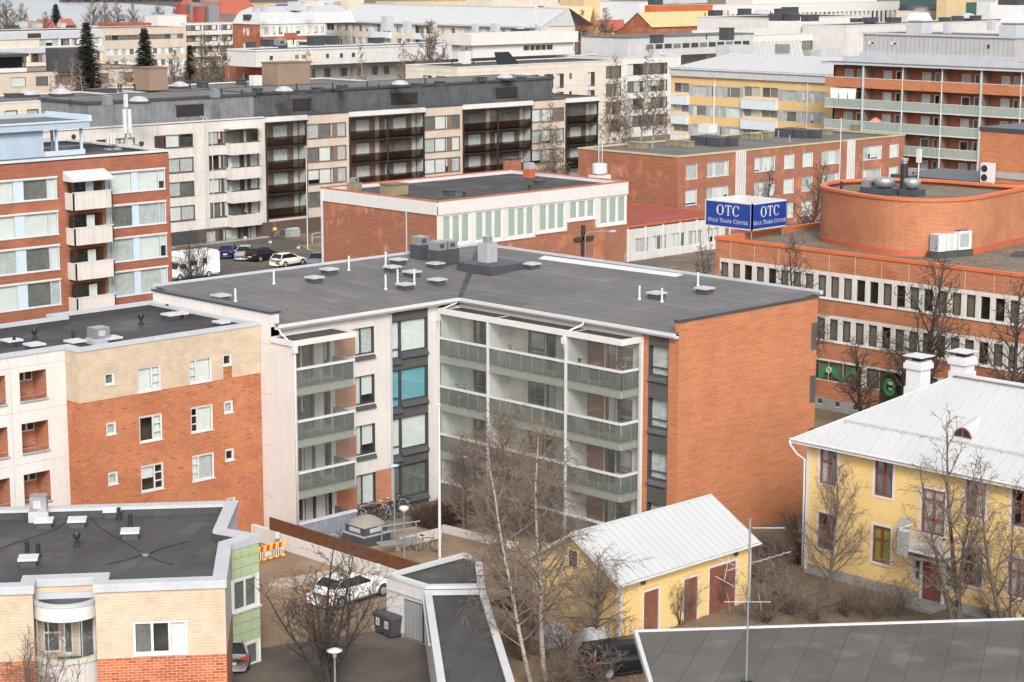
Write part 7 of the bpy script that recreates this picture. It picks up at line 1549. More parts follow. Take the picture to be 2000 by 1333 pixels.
# --- red roofed hall
zE=14;c=onz(430,38,zE);T=thing('red_roofed_hall','hall with steep red pyramid roofs and two metal chimneys, top left of centre','hall',(c[0],c[1],0))
def pyr(px,py,half,zb,h,name='pyramid_roof'):
    p=onz(px,py,zb);part(T,name,MB().add([(p[0]-half,p[1]-half,zb),(p[0]+half,p[1]-half,zb),(p[0]+half,p[1]+half,zb),(p[0]-half,p[1]+half,zb),(p[0],p[1],zb+h)],[(0,1,4),(1,2,4),(2,3,4),(3,0,4)]),'terracotta');return p
pyr(442,26,10,14,13);pyr(366,25,4.6,14,6.5)
p=onz(405,34,14);part(T,'low_roof',MB().add([(p[0]-7,p[1]-5,12),(p[0]+6,p[1]-5,12),(p[0]+6,p[1]+6,15),(p[0]-7,p[1]+6,15)],[(0,1,2,3)]),'terracotta');part(T,'wall',MB().box(p[0]-7,p[0]+6,p[1]-4.5,p[1]+6,0,12),'ochre_render')
for x,y in ((376,27),(411,33)): p=onz(x,y,15);part(T,'metal_chimney',MB().box(p[0]-2.2,p[0]+2.2,p[1]-2.2,p[1]+2.2,13,19).box(p[0]-2.5,p[0]+2.5,p[1]-2.5,p[1]+2.5,20,20.6),'galvanised');part(T,'red_cowl',MB().box(p[0]-6,p[0]-3,p[1]-1,p[1]+2,12,18.6),'red_roof')
# --- houses by the shore
gable('house','pale pink roofed cottage with cream gable by the shore','5' and 6,(62,62),None,(92,58),4,'cream_concrete','tan_box',10)
gable('house','small orange roofed house left of the tall spruce by the shore',6,(88,57),None,(112,54),4,'ochre_render','terracotta',10)
gable('house','yellow gabled house with orange roof right of the tall spruce by the shore',6,(130,56),None,(152,53),4,'yellow_render','terracotta',10)
# ------------------------------------------------ water, far shore
m,t,p=_new('lake_water');v=coords(t,True);t.links.new(mixc(t,noise(t,scaled(t,v,(.002,.002,1)),1,4),(.28,.31,.34),(.36,.38,.40)),p.inputs['Base Color']);p.inputs['Roughness'].default_value=.25;bump(t,p,noise(t,scaled(t,v,(.25,.25,1)),1,4),.15,.4)
wp=[onz(-300,58,.05),onz(160,60,.05),onz(330,35,.05),onz(520,0.5,.05),onz(520,-34,.05),onz(-300,-34,.05)]
o=sheet('lake',wp,.05,'lake_water')
sh=[onz(-300,-22,.1),onz(140,-2,.1),onz(250,7,.1),onz(330,12,.1),onz(420,30,.1),onz(620,10,.1),onz(620,-40,.1),onz(-300,-40,.1)]
sheet('far_shore',sh,.12,'mud')
# ------------------------------------------------ bare trees, shrubs, spruces
class TM:
    """fast tube collector for branches"""
    def __init__(s): s.v=[];s.f=[]
    def tube(s,P,r,n):
        k=len(P);o=len(s.v);d=(P[-1][0]-P[0][0],P[-1][1]-P[0][1],P[-1][2]-P[0][2])
        l=math.sqrt(d[0]**2+d[1]**2+d[2]**2) or 1;d=(d[0]/l,d[1]/l,d[2]/l)
        a=(d[1],-d[0],0) if abs(d[2])<.95 else (1,0,0);la=math.sqrt(sum(c*c for c in a)) or 1;a=tuple(c/la for c in a)
        b=(d[1]*a[2]-d[2]*a[1],d[2]*a[0]-d[0]*a[2],d[0]*a[1]-d[1]*a[0])
        cs=[(math.cos(2*math.pi*q_/n),math.sin(2*math.pi*q_/n)) for q_ in range(n)]
        for p,rr in zip(P,r):
            for c,t in cs: s.v.append((p[0]+(a[0]*c+b[0]*t)*rr,p[1]+(a[1]*c+b[1]*t)*rr,p[2]+(a[2]*c+b[2]*t)*rr))
        for i in range(k-1):
            for q_ in range(n): s.f.append((o+i*n+q_,o+i*n+(q_+1)%n,o+(i+1)*n+(q_+1)%n,o+(i+1)*n+q_))
    def mesh(s,name,mat):
        me=bpy.data.meshes.new(name);me.from_pydata(s.v,[],s.f);me.materials.append(MATS[mat]);me.polygons.foreach_set('use_smooth',[True]*len(s.f));me.update();return me
def nrm(v):
    l=math.sqrt(v[0]**2+v[1]**2+v[2]**2) or 1;return (v[0]/l,v[1]/l,v[2]/l)
def grow(rg,p,d,L,k,wob,trop):
    P=[p]
    for i in range(k):
        d=nrm((d[0]+rg.uniform(-wob,wob),d[1]+rg.uniform(-wob,wob),d[2]+rg.uniform(-wob,wob)+trop*(i+1)/k))
        p=(p[0]+d[0]*L/k,p[1]+d[1]*L/k,p[2]+d[2]*L/k);P.append(p)
    return P,d
def along(P,t):
    x=t*(len(P)-1);i=min(int(x),len(P)-2);f=x-i;a,b=P[i],P[i+1];return tuple(a[j]+(b[j]-a[j])*f for j in range(3)),nrm(tuple(b[j]-a[j] for j in range(3)))
def side(rg,d,ang):
    while 1:
        r=(rg.uniform(-1,1),rg.uniform(-1,1),rg.uniform(-1,1));k=sum(a*b for a,b in zip(r,d));r=tuple(a-k*b for a,b in zip(r,d))
        if sum(a*a for a in r)>.05: break
    r=nrm(r);c,s_=math.cos(ang),math.sin(ang);return tuple(d[j]*c+r[j]*s_ for j in range(3))
def bare(seed,h=10,r0=.14,spread=3.5,limbs=22,t0=.22,up=.5,droop=0,dens=1.0,stems=1,lean=.12,tw=.009,ang=55,lvl4=True,wob=.18,limbcr=False):
    rg=random.Random(seed);TR=TM();CR=TM();stemlist=[]
    for s_ in range(stems):
        d=(rg.uniform(-lean,lean),rg.uniform(-lean,lean),1) if stems==1 else (math.cos(s_*2.4+rg.random())*rg.uniform(.12,lean*2),math.sin(s_*2.4+rg.random())*rg.uniform(.12,lean*2),1)
        hh=h*(1 if s_==0 else rg.uniform(.7,1));rr=r0*(1 if s_==0 else rg.uniform(.6,.95))
        P,_=grow(rg,(rg.uniform(-.15,.15)*(stems>1),rg.uniform(-.15,.15)*(stems>1),-.1),nrm(d),hh,9,.07,.10)
        TR.tube(P,[rr*((1-i/9.)**.8*.93+.05) for i in range(10)],7);stemlist.append((P,rr,hh))
    for P,rr,hh in stemlist:
        n=max(5,limbs//stems)
        for i in range(n):
            t=t0+(1-t0)*((i+rg.random()*.7)/n);t=min(t,.985)
            p,d0=along(P,t);az=i*2.4+rg.random();sh=(1-t)**.55*(.55+.45*min(1,(t-t0)*4+.5))
            L=max(.5,spread*sh*rg.uniform(.75,1.2));a=R(ang*rg.uniform(.75,1.15)*(1-.35*t))
            d=(math.cos(az)*math.sin(a),math.sin(az)*math.sin(a),math.cos(a))
            Q,_=grow(rg,p,d,L,6,wob,up*.3-droop*.25);rl=max(.016,rr*(1-t)**.8*.5+.006)
            (CR if limbcr else TR).tube(Q,[rl*(1-.8*k/6) for k in range(7)],5)
            nb=max(3,int(L*3.2*dens))
            for j in range(nb):
                tb=.18+.82*(j+rg.random())/nb;pb,db=along(Q,min(tb,.99));Lb=L*rg.uniform(.22,.42)*(1.1-.5*tb)+.25
                B,_=grow(rg,pb,side(rg,db,R(rg.uniform(30,60))),Lb,4,wob*1.2,up*.35-droop*.55);rb=max(tw*1.35,rl*(1-tb*.7)*.42)
                CR.tube(B,[rb,rb*.85,rb*.7,rb*.55,tw*.6],4)
                nt=max(2,int(Lb*5.5*dens))
                for k in range(nt):
                    tt=.2+.8*(k+rg.random())/nt;pt,dt=along(B,min(tt,.99));Lt=Lb*rg.uniform(.3,.6)+.12
                    C_,_=grow(rg,pt,side(rg,dt,R(rg.uniform(25,60))),Lt,3,wob*1.3,up*.3-droop*.9);CR.tube(C_,[tw,tw*.85,tw*.7,tw*.45],3)
                    if lvl4:
                        for e in range(2):
                            pe_,de=along(C_,rg.uniform(.25,.9));E_,_=grow(rg,pe_,side(rg,de,R(rg.uniform(25,55))),Lt*rg.uniform(.35,.6),2,wob,up*.2-droop*1.0);CR.tube(E_,[tw*.8,tw*.6,tw*.4],3)
    return TR,CR
PROTO={}
def proto(k,trunk,twig,h,**kw):
    T_,C_=bare(h=h,**kw);PROTO[k]=(T_.mesh('trunk',trunk),C_.mesh('crown',twig),h)
# birch bark: white with dark lenticels
m,t,p=_new('birch_bark');v=coords(t,False);s1=noise(t,scaled(t,v,(3,3,9)),1,4,.55,.66);col=mixc(t,s1,(.36,.32,.275),(.07,.055,.045));t.links.new(col,p.inputs['Base Color']);p.inputs['Roughness'].default_value=.8
proto('birch','birch_bark','twig_red',12,limbcr=True,seed=1,r0=.115,spread=3.9,limbs=46,t0=.20,up=.5,droop=.4,dens=1.0,tw=.0105,ang=50)
proto('birch2','birch_bark','twig_red',12,limbcr=True,seed=2,r0=.10,spread=3.4,limbs=42,t0=.18,up=.5,droop=.6,dens=.95,tw=.0105,ang=52)
proto('maple','bark','twig_red',8,seed=3,r0=.12,spread=3.6,limbs=36,t0=.12,up=.6,droop=.0,dens=1.05,tw=.0105,ang=62)
proto('shrub_tree','bark_dark','twig_dark',6.5,seed=4,r0=.075,spread=2.4,limbs=64,t0=.15,up=.7,droop=0,dens=1.0,stems=8,lean=.30,tw=.009,ang=48,wob=.24)
proto('bush','bark','twig',3,seed=5,r0=.035,spread=1.3,limbs=60,t0=.08,up=.6,droop=0,dens=1.05,stems=10,lean=.40,tw=.009,ang=52,lvl4=False,wob=.25)
proto('bush2','bark','twig_red',3,seed=6,r0=.035,spread=1.5,limbs=60,t0=.06,up=.4,droop=.1,dens=1.0,stems=9,lean=.55,tw=.009,ang=62,lvl4=False,wob=.3)
proto('linden','bark_dark','twig_dark',11,seed=7,r0=.24,spread=4.2,limbs=34,t0=.24,up=.4,droop=.12,dens=.8,tw=.018,ang=66,wob=.28)
proto('garden_birch','bark','twig',9.5,seed=8,r0=.12,spread=3.0,limbs=54,t0=.15,up=.55,droop=.3,dens=.9,stems=3,lean=.18,tw=.0105,ang=46)
proto('apple','bark','twig',5,seed=9,r0=.14,spread=3.0,limbs=30,t0=.2,up=.4,droop=0,dens=1.1,tw=.011,ang=74,wob=.34)
proto('far_birch','birch_bark','twig',12,limbcr=True,seed=10,r0=.14,spread=2.5,limbs=40,t0=.14,up=.45,droop=.8,dens=1.15,tw=.026,ang=48,lvl4=False)
proto('far_tree','bark','twig',10,seed=11,r0=.16,spread=3.4,limbs=38,t0=.12,up=.6,droop=.2,dens=.95,tw=.03,ang=54,lvl4=False)
TREECNT=[0]
def tree(k,name,label,cat,base,h,rz=None,sx=1.0,group=None,z0=0):
    tr,cr,h0=PROTO[k];rg=random.Random(hash((round(base[0],1),round(base[1],1)))&0xffff)
    T=thing(name,label,cat,(base[0],base[1],z0),rz if rz is not None else rg.uniform(0,6.28),group);s=h/h0;T.scale=(s*sx,s*sx,s)
    ob('trunk',tr,T);c=ob('crown',cr,T);return T
def zat(base,px,py): # height of a sight line above a given ground point
    d=ray(px,py);t=math.hypot(*base)/math.hypot(d.x,d.y);return HC+d.z*t
def treepx(k,name,label,cat,bx,by,ty,sx=1.0,rz=None,group=None,base=None):
    b=onz(bx,by)
    if base:  # keep the given distance, on this column's sight line
        d=ray(bx,by);k_=math.hypot(*base)/math.hypot(d.x,d.y);b=(d.x*k_,d.y*k_)
    return tree(k,name,label,cat,b,max(.6,zat(b,bx,ty)),rz,sx,group)
treepx('birch','birch_tree','tall bare birch with white trunk right of the bent shed roof','tree',1066,1328,815,1.2,.4)
treepx('birch2','birch_tree','bare birch with leaning pale trunk close against the bent shed roof','tree',1040,1345,850,1.2,2.0)
treepx('maple','courtyard_tree','reddish bare spreading tree before the courtyard balconies','tree',975,1078,800,1.35,1.1)
treepx('maple','courtyard_tree','smaller reddish bare tree left of the pale flagpole in the courtyard','tree',915,1045,850,1.05,2.6)
treepx('shrub_tree','shrub_tree','bare many stemmed tree in front of the white saloon car','tree',640,1350,1045,1.35,.3)
treepx('bush2','shrub','bare reddish shrub below the bowed balcony','shrub',80,1400,1232,.8,.5,base=EF(-9.0,84.6))
treepx('garden_birch','garden_tree','tall bare many stemmed birch before the yellow house balcony','tree',1880,1192,815,1.15,1.0,base=(82.6,51.6))
treepx('garden_birch','garden_tree','bare birch crown at the right edge before the yellow house','tree',1975,1215,870,1.0,2.9,base=(83,49.5))
treepx('maple','garden_tree','bare tree before the left windows of the yellow house','tree',1618,1188,900,.8,.2,base=(84.2,60.4))
treepx('apple','apple_tree','dark crooked bare tree before the outbuilding gable','tree',1165,1265,1085,1.0,.7)
for i,(x,y,t,lb) in enumerate(((1262,1030,865,'slim bare sapling by the grey window strip of the gable'),(1352,1040,880,'slim bare sapling left of centre of the orange gable'),(1418,1025,885,'slim bare sapling at the middle of the orange gable'))):
    treepx('far_birch' if 0 else 'maple','sapling',lb,'tree',x,y,t,.62,i*1.7,'saplings along the orange gable')
for i,(k,x,y,t,sx,lb) in enumerate((('bush',1330,1222,1128,1.1,'pale bare bush between the two left red doors'),('bush',1402,1190,1100,1.1,'pale bare bush before the wide red door'),
  ('bush2',1020,1290,1195,1.3,'tangled bare shrub beside the leaning birch'),('bush2',1105,1280,1200,1.4,'tangled bare shrub below the outbuilding gable'),('bush2',1160,1335,1245,1.5,'tangled bare shrub left of the black car'),
  ('bush',1215,1300,1210,1.2,'bare bush at the corner of the foreground felt roof'),('bush2',1085,1345,1260,1.5,'low tangled shrub at the bottom edge beside the birches'),('bush',1035,1230,1150,1.2,'thin bare bush behind the leaning birch'),
  ('bush2',1492,1140,1068,1.4,'bare shrub right of the outbuilding corner'),('bush2',1545,1200,1105,1.5,'wide bare shrub behind the foreground roof edge'),('bush',1500,1215,1120,1.4,'pale bush behind the antenna mast'),
  ('bush2',1590,1215,1140,1.4,'bare shrub at the corner of the yellow house'),('bush',1700,1210,1130,1.3,'bare bush below the yellow curtained window'),('bush2',1745,1205,1120,1.3,'bare shrub left of the yellow house door'),
  ('bush',1655,1205,1125,1.3,'bare bush before the yellow house plinth'),('bush2',1940,1215,1140,1.3,'bare shrub right of the yellow house door'),('bush2',1500,1085,1030,1.4,'bare shrub on the lawn below the orange gable'),('bush2',1555,1050,985,1.2,'bare thicket between gable and yellow house'))):
    treepx(k,'shrub',lb,'shrub',x,y,t,sx,i*.9,'garden shrubs')
treepx('linden','linden_tree','big dark bare tree before the trade centre entrance','tree',1775,795,492,1.0,.3,base=(113,82.5))
treepx('linden','linden_tree','dark bare tree at the right edge before the trade centre','tree',1972,800,552,.85,2.2,base=(110,71.8))
treepx('linden','linden_tree','dark bare tree rising behind the orange gable roof corner','tree',1570,600,472,.8,3.1,base=(110,93))
treepx('linden','linden_tree','small dark bare tree by the left end of the trade centre','tree',1406,560,478,.7,4.0,base=(114,103.5))
treepx('linden','linden_tree','dark low branched tree over the green shop windows','tree',1690,800,655,1.2,5.0,base=(111.5,86.3))
treepx('linden','linden_tree','dark bare tree right of the roof sign before the brick building','tree',1575,430,318,.95,1.0,base=(178,147))
treepx('linden','linden_tree','dark bare tree above the roof sign before the brick building','tree',1492,420,330,.8,2.0,base=(176,151))
for i,(k,x,y,t,sx,bs,lb) in enumerate((('far_birch',1090,345,200,.8,(203,190),'pale bare birch before the right end of the long pale block'),('far_birch',1062,345,215,.6,(200,191),'thin bare birch left of the last black balcony stack'),
  ('far_birch',1190,285,108,.75,(262,232),'tall bare birch before the stepped beige block'),('far_birch',1252,275,88,.85,(285,236),'tallest bare birch before the white window band block'),('far_birch',1222,280,150,.7,(270,232),'bare birch between the two tall birches'),
  ('far_birch',1300,268,150,.7,(292,232),'bare birch at the left corner of the yellow block'),('far_tree',1345,268,185,.9,(292,224),'bushy bare tree below the yellow block balconies'),('far_tree',838,175,45,1.0,(262,292),'wide bare tree before the white terrace block'),
  ('far_birch',1275,272,120,.9,(288,230),'bare birch just left of the yellow block corner'),('far_birch',1208,285,130,.9,(266,230),'bare birch left of the tallest one'),('far_birch',860,170,70,.9,(266,290),'bare birch right of the wide bare tree'),('far_birch',790,170,75,.9,(258,296),'bare birch left part of the clump before the white terrace'),('far_birch',100,178,118,.8,(168,334),'young bare birch at the left of the low beige building'),('far_birch',205,176,115,.9,(190,333),'young bare birch beside the dark roof house'),('far_birch',712,172,85,.7,(246,300),'thin bare birch left of the wide bare tree'),('far_birch',615,172,98,.7,(226,300),'thin bare birch before the tan roof box'),('far_birch',448,172,108,.7,(206,310),'small bare birch right of the spruce row'),
  ('far_birch',130,178,110,.8,(172,330),'young bare birch before the low beige building, left'),('far_birch',235,175,112,.9,(196,335),'young bare birch before the low beige building, right'),('far_birch',165,175,120,.8,(180,332),'young bare birch in the middle before the low beige building'),
  ('far_tree',345,170,100,.8,(240,350),'dark bare tree right of the tan office'),('far_tree',405,165,70,1.2,(262,352),'dark bare thicket before the white balconies, left half'),('far_tree',438,165,72,1.1,(272,346),'dark bare thicket before the white balconies, right half'),
  ('far_tree',1180,62,18,1.1,(520,420),'bare tree before the pale blue apartments'),('far_tree',1140,70,22,.9,(480,400),'bare tree at the corner of the grey metal gable'),('far_birch',1130,105,40,.7,(420,360),'thin bare birch before the red banded brick house'))):
    b_=bs;treepx(k,'bare_tree',lb,'tree',x,y,t,sx,i*1.3,'bare street trees',base=b_)
# spruces
def spruce(seed,h=18,r=3.6):
    rg=random.Random(seed);TR=TM();TR.tube([(0,0,0),(0,0,h*.5),(0,0,h)],[.25,.14,.02],6);v=[];f=[];mi=[];nl=46
    for i in range(nl):
        z=h*(.08+.9*(i/nl)**.9);L0=r*(1-z/h)**.85+.25;nb=max(5,int(13*(1-z/h)+5))
        for k in range(nb):
            a=k*2*math.pi/nb+rg.random()*.8;L=L0*rg.uniform(.6,1.12);w0=.35+L*.15
            nseg=5
            for j in range(nseg):
                for side_ in (-1,1):
                    t=(j+.3)/nseg;cx=math.cos(a)*L*t;cy=math.sin(a)*L*t;cz=z-L*.32*t*t+rg.uniform(-.12,.12);ww=w0*(1.1-.75*t)*rg.uniform(.7,1.3)
                    pa=a+side_*rg.uniform(.5,1.0);ex_,ey_=math.cos(pa)*ww,math.sin(pa)*ww;o=len(v);dz=rg.uniform(-.28,-.08)*ww*1.5
                    wx,wy=math.cos(a)*.22,math.sin(a)*.22
                    v+=[(cx-wx,cy-wy,cz),(cx+wx,cy+wy,cz-.05),(cx+ex_+wx*.5,cy+ey_+wy*.5,cz+dz),(cx+ex_*.9-wx*.6,cy+ey_*.9-wy*.6,cz+dz-.05)];f.append((o,o+1,o+2,o+3));mi.append(1 if rg.random()<.35 else 0)
    me=bpy.data.meshes.new('crown');me.from_pydata(v,[],f);me.materials.append(MATS['needle']);me.materials.append(MATS['needle_light']);me.polygons.foreach_set('material_index',mi);me.update()
    return TR.mesh('trunk','bark_dark'),me,h
PROTO['spruce']=spruce(1);PROTO['spruce2']=spruce(2,18,3.2)
for k,x,t,sx,bs,lb in (('spruce',170,38,1.75,(290,370),'tall dark spruce before the cream office, left'),('spruce2',283,50,1.9,(330,370),'tall dark spruce before the tan office'),('spruce',112,6,2.2,(470,780),'dark spruce by the shore in front of the water'),('spruce2',371,85,1.7,(320,390),'narrow dark spruce at the right end of the tan office'),('spruce2',1158,70,1.0,(440,370),'small dark conifer before the red banded brick house')):
    # place on the sight line of its photograph column, keeping its distance
    d=ray(x,100);D_=math.hypot(*bs);k_=D_/math.hypot(d.x,d.y);b_=(d.x*k_,d.y*k_);tree(k,'spruce_tree',lb,'tree',b_,zat(b_,x,t),None,sx*.8,'spruces')
for i,(x,y,t) in enumerate(((-5,75,-8),(18,74,-6),(45,72,8),(88,62,25),(180,58,2),(205,58,0),(232,55,4),(262,52,10),(310,50,5),(345,44,8))):
    d=ray(x,60);D_=820+40*(i%3);k_=D_/math.hypot(d.x,d.y);b_=(d.x*k_,d.y*k_);lb=['bare shore tree at the left edge of the water','broad bare shore tree left of the cottages','bare shore tree above the cottage roofs','small bare shore tree left of the shore spruce','bare shore tree right of the shore spruce','tall bare tree at the middle of the water','bare tree beside the tall one before the water','bare shore tree right of the two tall ones','bare shore tree left of the small white roof house','bare shore tree touching the red pyramid roofs'][i]
    tree('far_tree','shore_tree',lb,'tree',b_,max(6,zat(b_,x,t)),i*1.1,1.15,'shore trees')
# far wood on the opposite shore: one mass
rg=random.Random(5);v=[];f=[]
for i in range(2600):
    x=rg.uniform(120,480);y0_=-2+ (x-120)/300*26 if x<420 else 24
    d0=rg.uniform(1900,2700);d=ray(x,0);k_=d0/math.hypot(d.x,d.y);bx_,by_=d.x*k_,d.y*k_;h=rg.uniform(9,18);w_=rg.uniform(3,6);o=len(v)
    for a in range(3):
        an=rg.random()*3.14;cx,cy=math.cos(an)*w_,math.sin(an)*w_
        v+=[(bx_-cx*.5,by_-cy*.5,0),(bx_+cx*.5,by_+cy*.5,0),(bx_+cx*.4,by_+cy*.4,h*.75),(bx_+cx*.05,by_+cy*.05,h),(bx_-cx*.45,by_-cy*.45,h*.7)];q0=len(v)-5;f.append((q0,q0+1,q0+2,q0+3,q0+4))
me=bpy.data.meshes.new('far_wood');me.from_pydata(v,[],f);plain('wood_far',(.105,.082,.07),.95,.3,.02,.2,.1);me.materials.append(MATS['wood_far']);o=ob('far_wood',me);tag(o,'brown leafless wood along the far shore above the water','wood',None,'stuff')
# ------------------------------------------------ vehicles
def car(label,loc,rz,paint,kind='hatch',L=4.3,W=1.78,H=1.46,name='parked_car',group=None):
    """x forward; lofted body, glasshouse, roof, pillars, wheels, lights"""
    T=thing(name,label,'car',(loc[0],loc[1],.02),rz,group);hw=W/2
    if kind=='sedan': deck=[(0,.86),(.06,1.02),(.18,1.06),(.30,1.00),(.62,.98),(.72,.95),(.88,.84),(.97,.70),(1,.58)];cab=(.10,.24,.52,.70)
    elif kind=='van': deck=[(0,.9),(.03,1.0),(.2,1.02),(.5,1.02),(.75,1.0),(.85,.98),(.93,.88),(.98,.75),(1,.6)];cab=(.01,.06,.66,.82)
    else: deck=[(0,.80),(.03,.98),(.12,1.0),(.35,.98),(.62,.96),(.70,.94),(.86,.84),(.96,.70),(1,.56)];cab=(.03,.16,.50,.70)
    st=[];X0=-L/2
    for t,z in deck:
        k=1-.16*max(0,(abs(t-.5)-.34)/.16)**2;st.append((X0+t*L,hw*k,z))
    vs=[];fs=[];n=11
    for x,w_,z in st:
        h=[(w_*.86,.20),(w_*.97,.30),(w_,.50),(w_*.985,.72 if z>.75 else z*.9),(w_*.90,z-.02),(0,z+.015)]
        row=[(x,y_,zz) for y_,zz in h]+[(x,-y_,zz) for y_,zz in h[-2::-1]];vs+=row
    for i in range(len(st)-1):
        for j in range(n-1): fs.append((i*n+j,i*n+j+1,(i+1)*n+j+1,(i+1)*n+j))
        fs.append((i*n+n-1,i*n,(i+1)*n,(i+1)*n+n-1))
    fs+=[tuple(range(n)),tuple(range((len(st)-1)*n+n-1,(len(st)-1)*n-1,-1))]
    m=MB().add(vs,fs);body=ob('body',m.mesh('body',[paint],True),T)
    a,b,c,d=[X0+t*L for t in cab];zb=.94;wb,wt=hw*.90,hw*.70
    g=MB().add([(a,-wb,zb),(d,-wb,zb),(d,wb,zb),(a,wb,zb),(b,-wt,H-.04),(c,-wt,H-.04),(c,wt,H-.04),(b,wt,H-.04)],[(0,1,5,4),(1,2,6,5),(2,3,7,6),(3,0,4,7)]);ob('window_glass',g.mesh('window_glass',['car_glass']),T)
    xm=(b+c)/2;rf=MB();pr=[(b-.10,H-.075,.97),(b+.05,H-.03,1),(xm,H,1.0),(c-.05,H-.02,1),(c+.12,H-.085,.98)];rv=[];rfc=[]
    for x,z,k in pr: rv+=[(x,-wt*1.03*k,z-.06),(x,-wt*.85*k,z),(x,0,z+.02),(x,wt*.85*k,z),(x,wt*1.03*k,z-.06)]
    for i in range(4):
        for j in range(4): rfc.append((i*5+j,(i+1)*5+j,(i+1)*5+j+1,i*5+j+1))
    ob('roof',rf.add(rv,rfc).mesh('roof',[paint],True),T)
    for s_ in (-1,1):
        for p0,p1 in (((a+.05,zb),(b,H-.05)),((xm-.05,zb),(xm-.05,H-.05)),((d-.02,zb),(c+.02,H-.06))):
            ob('pillar',MB().tube([(p0[0],s_*wb*1.005,p0[1]),(p1[0],s_*wt*1.02,p1[1])],.045,5).mesh('pillar',[paint if p0[0]!=xm-.05 else 'car_glass']),T)
        for xx,l_ in ((X0+L*.19,'rear'),(X0+L*.81,'front')):
            w=ob('wheel',MB().tube([(0,-.1,0),(0,.1,0)],.315,20).mesh('wheel',['rubber']),T,(xx,s_*(hw-.10),.315))
            r=MB().tube([(0,s_*.1,0),(0,s_*.112,0)],.2,16)
            ob('rim',r.mesh('rim',['car_silver']),w);sp=MB()
            for q_ in range(5): an=q_*1.2566;sp.box(-.02,.02,min(s_*.112,s_*.118),max(s_*.112,s_*.118),-.02,.02);
            arch=MB().tube([(.36*math.cos(t_),s_*.105,.36*math.sin(t_)) for t_ in [i*math.pi/10 for i in range(11)]],.03,4);ob('arch',arch.mesh('arch',['black_plastic']),w)
        ob('tail_light',MB().box(X0-.01,X0+.22,min(s_*hw*.55,s_*hw*.93),max(s_*hw*.55,s_*hw*.93),.74,.88).mesh('tail_light',['tail_red']),T)
        ob('headlight',MB().box(X0+L*.94,X0+L*.99,min(s_*hw*.5,s_*hw*.9),max(s_*hw*.5,s_*hw*.9),.55,.68).mesh('headlight',['chrome']),T)
        ob('mirror',MB().box(d-.35,d-.2,min(s_*(hw-.02),s_*(hw+.16)),max(s_*(hw-.02),s_*(hw+.16)),.93,1.05).mesh('mirror',[paint]),T)
        ob('door_seam',MB().box(xm-.06,xm-.045,min(s_*(hw-.02),s_*(hw+.004)),max(s_*(hw-.02),s_*(hw+.004)),.35,.93).mesh('door_seam',['black_plastic']),T)
    ob('number_plate',MB().box(X0-.015,X0+.02,-.26,.26,.52,.63).mesh('number_plate',['white_paint']),T);ob('sill',MB().box(X0+L*.28,X0+L*.72,-hw*.98,hw*.98,.17,.26).mesh('sill',['black_plastic']),T)
    return T
car('white saloon car parked by the white garden wall','' or (65.5,78.75),R(3),'car_white','sedan',4.75,1.84,1.45)
p=onz(1225,1310);car('black estate car half hidden behind the foreground roof and shrubs',p,R(-20),'car_black','van',4.5,1.8,1.5)
p=onz(508,1288);car('grey car just showing behind the green panelled bay',(p[0]-1.2,p[1]+.8),R(55),'car_silver','hatch')
g_='cars in the rear car park'
car('dark blue hatchback, first of the cars in the rear car park',onz(447,502),R(42),'car_blue','hatch',4.1,group=g_)
car('silver saloon between the blue and black cars',onz(478,506),R(222),'car_silver','sedan',4.6,group=g_)
car('black hatchback between the silver and white cars',onz(513,508),R(12),'car_black','hatch',4.4,group=g_)
car('cream white hatchback at the end of the parked row',onz(563,519),R(8),'car_cream','hatch',4.35,group=g_)
car('grey blue car nose out beside the parish hall corner',onz(618,520),R(225),'car_grey','hatch',4.3,group=g_)
# camper van
p=onz(372,543);T=thing('camper_van','white camper van with overcab behind the left brick block','camper van',(p[0],p[1],.02),R(178))
pr=[(-3.0,.45),(3.0,.45),(3.0,.95),(2.35,1.15),(1.95,1.75),(2.35,1.95),(2.3,2.55),(1.7,2.85),(-2.7,2.85),(-3.0,2.6)]
m=MB();k=len(pr);m.add([(x,-1.1,z) for x,z in pr]+[(x,1.1,z) for x,z in pr],[tuple(range(k)),tuple(range(2*k-1,k-1,-1))]+[(i,i+k,(i+1)%k+k,(i+1)%k) for i in range(k)]);ob('body',m.mesh('body',['car_white']),T)
ob('windscreen',MB().add([(2.36,-1.0,1.17),(2.36,1.0,1.17),(1.98,1.0,1.72),(1.98,-1.0,1.72)],[(0,1,2,3)]).mesh('windscreen',['car_glass']),T)
for s_ in (-1,1):
    for x0_,x1_,z0_,z1_ in ((1.2,1.95,1.2,1.7),(-.1,.7,1.45,1.95),(-1.4,-.9,1.5,2.1)): ob('side_window',MB().box(x0_,x1_,min(s_*1.1,s_*1.12),max(s_*1.1,s_*1.12),z0_,z1_).mesh('side_window',['car_glass']),T)
    for xx in (-1.6,2.0): w=ob('wheel',MB().tube([(0,-.1,0),(0,.1,0)],.34,18).mesh('wheel',['rubber']),T,(xx,s_*1.0,.34));ob('rim',MB().tube([(0,s_*.1,0),(0,s_*.112,0)],.2,14).mesh('rim',['car_silver']),w)
ob('skirt',MB().box(-2.9,2.8,-1.08,1.08,.25,.45).mesh('skirt',['grey_render']),T);ob('roof_hatch',MB().box(-.6,.1,-.35,.35,2.85,2.97).mesh('roof_hatch',['pale_grey']),T)
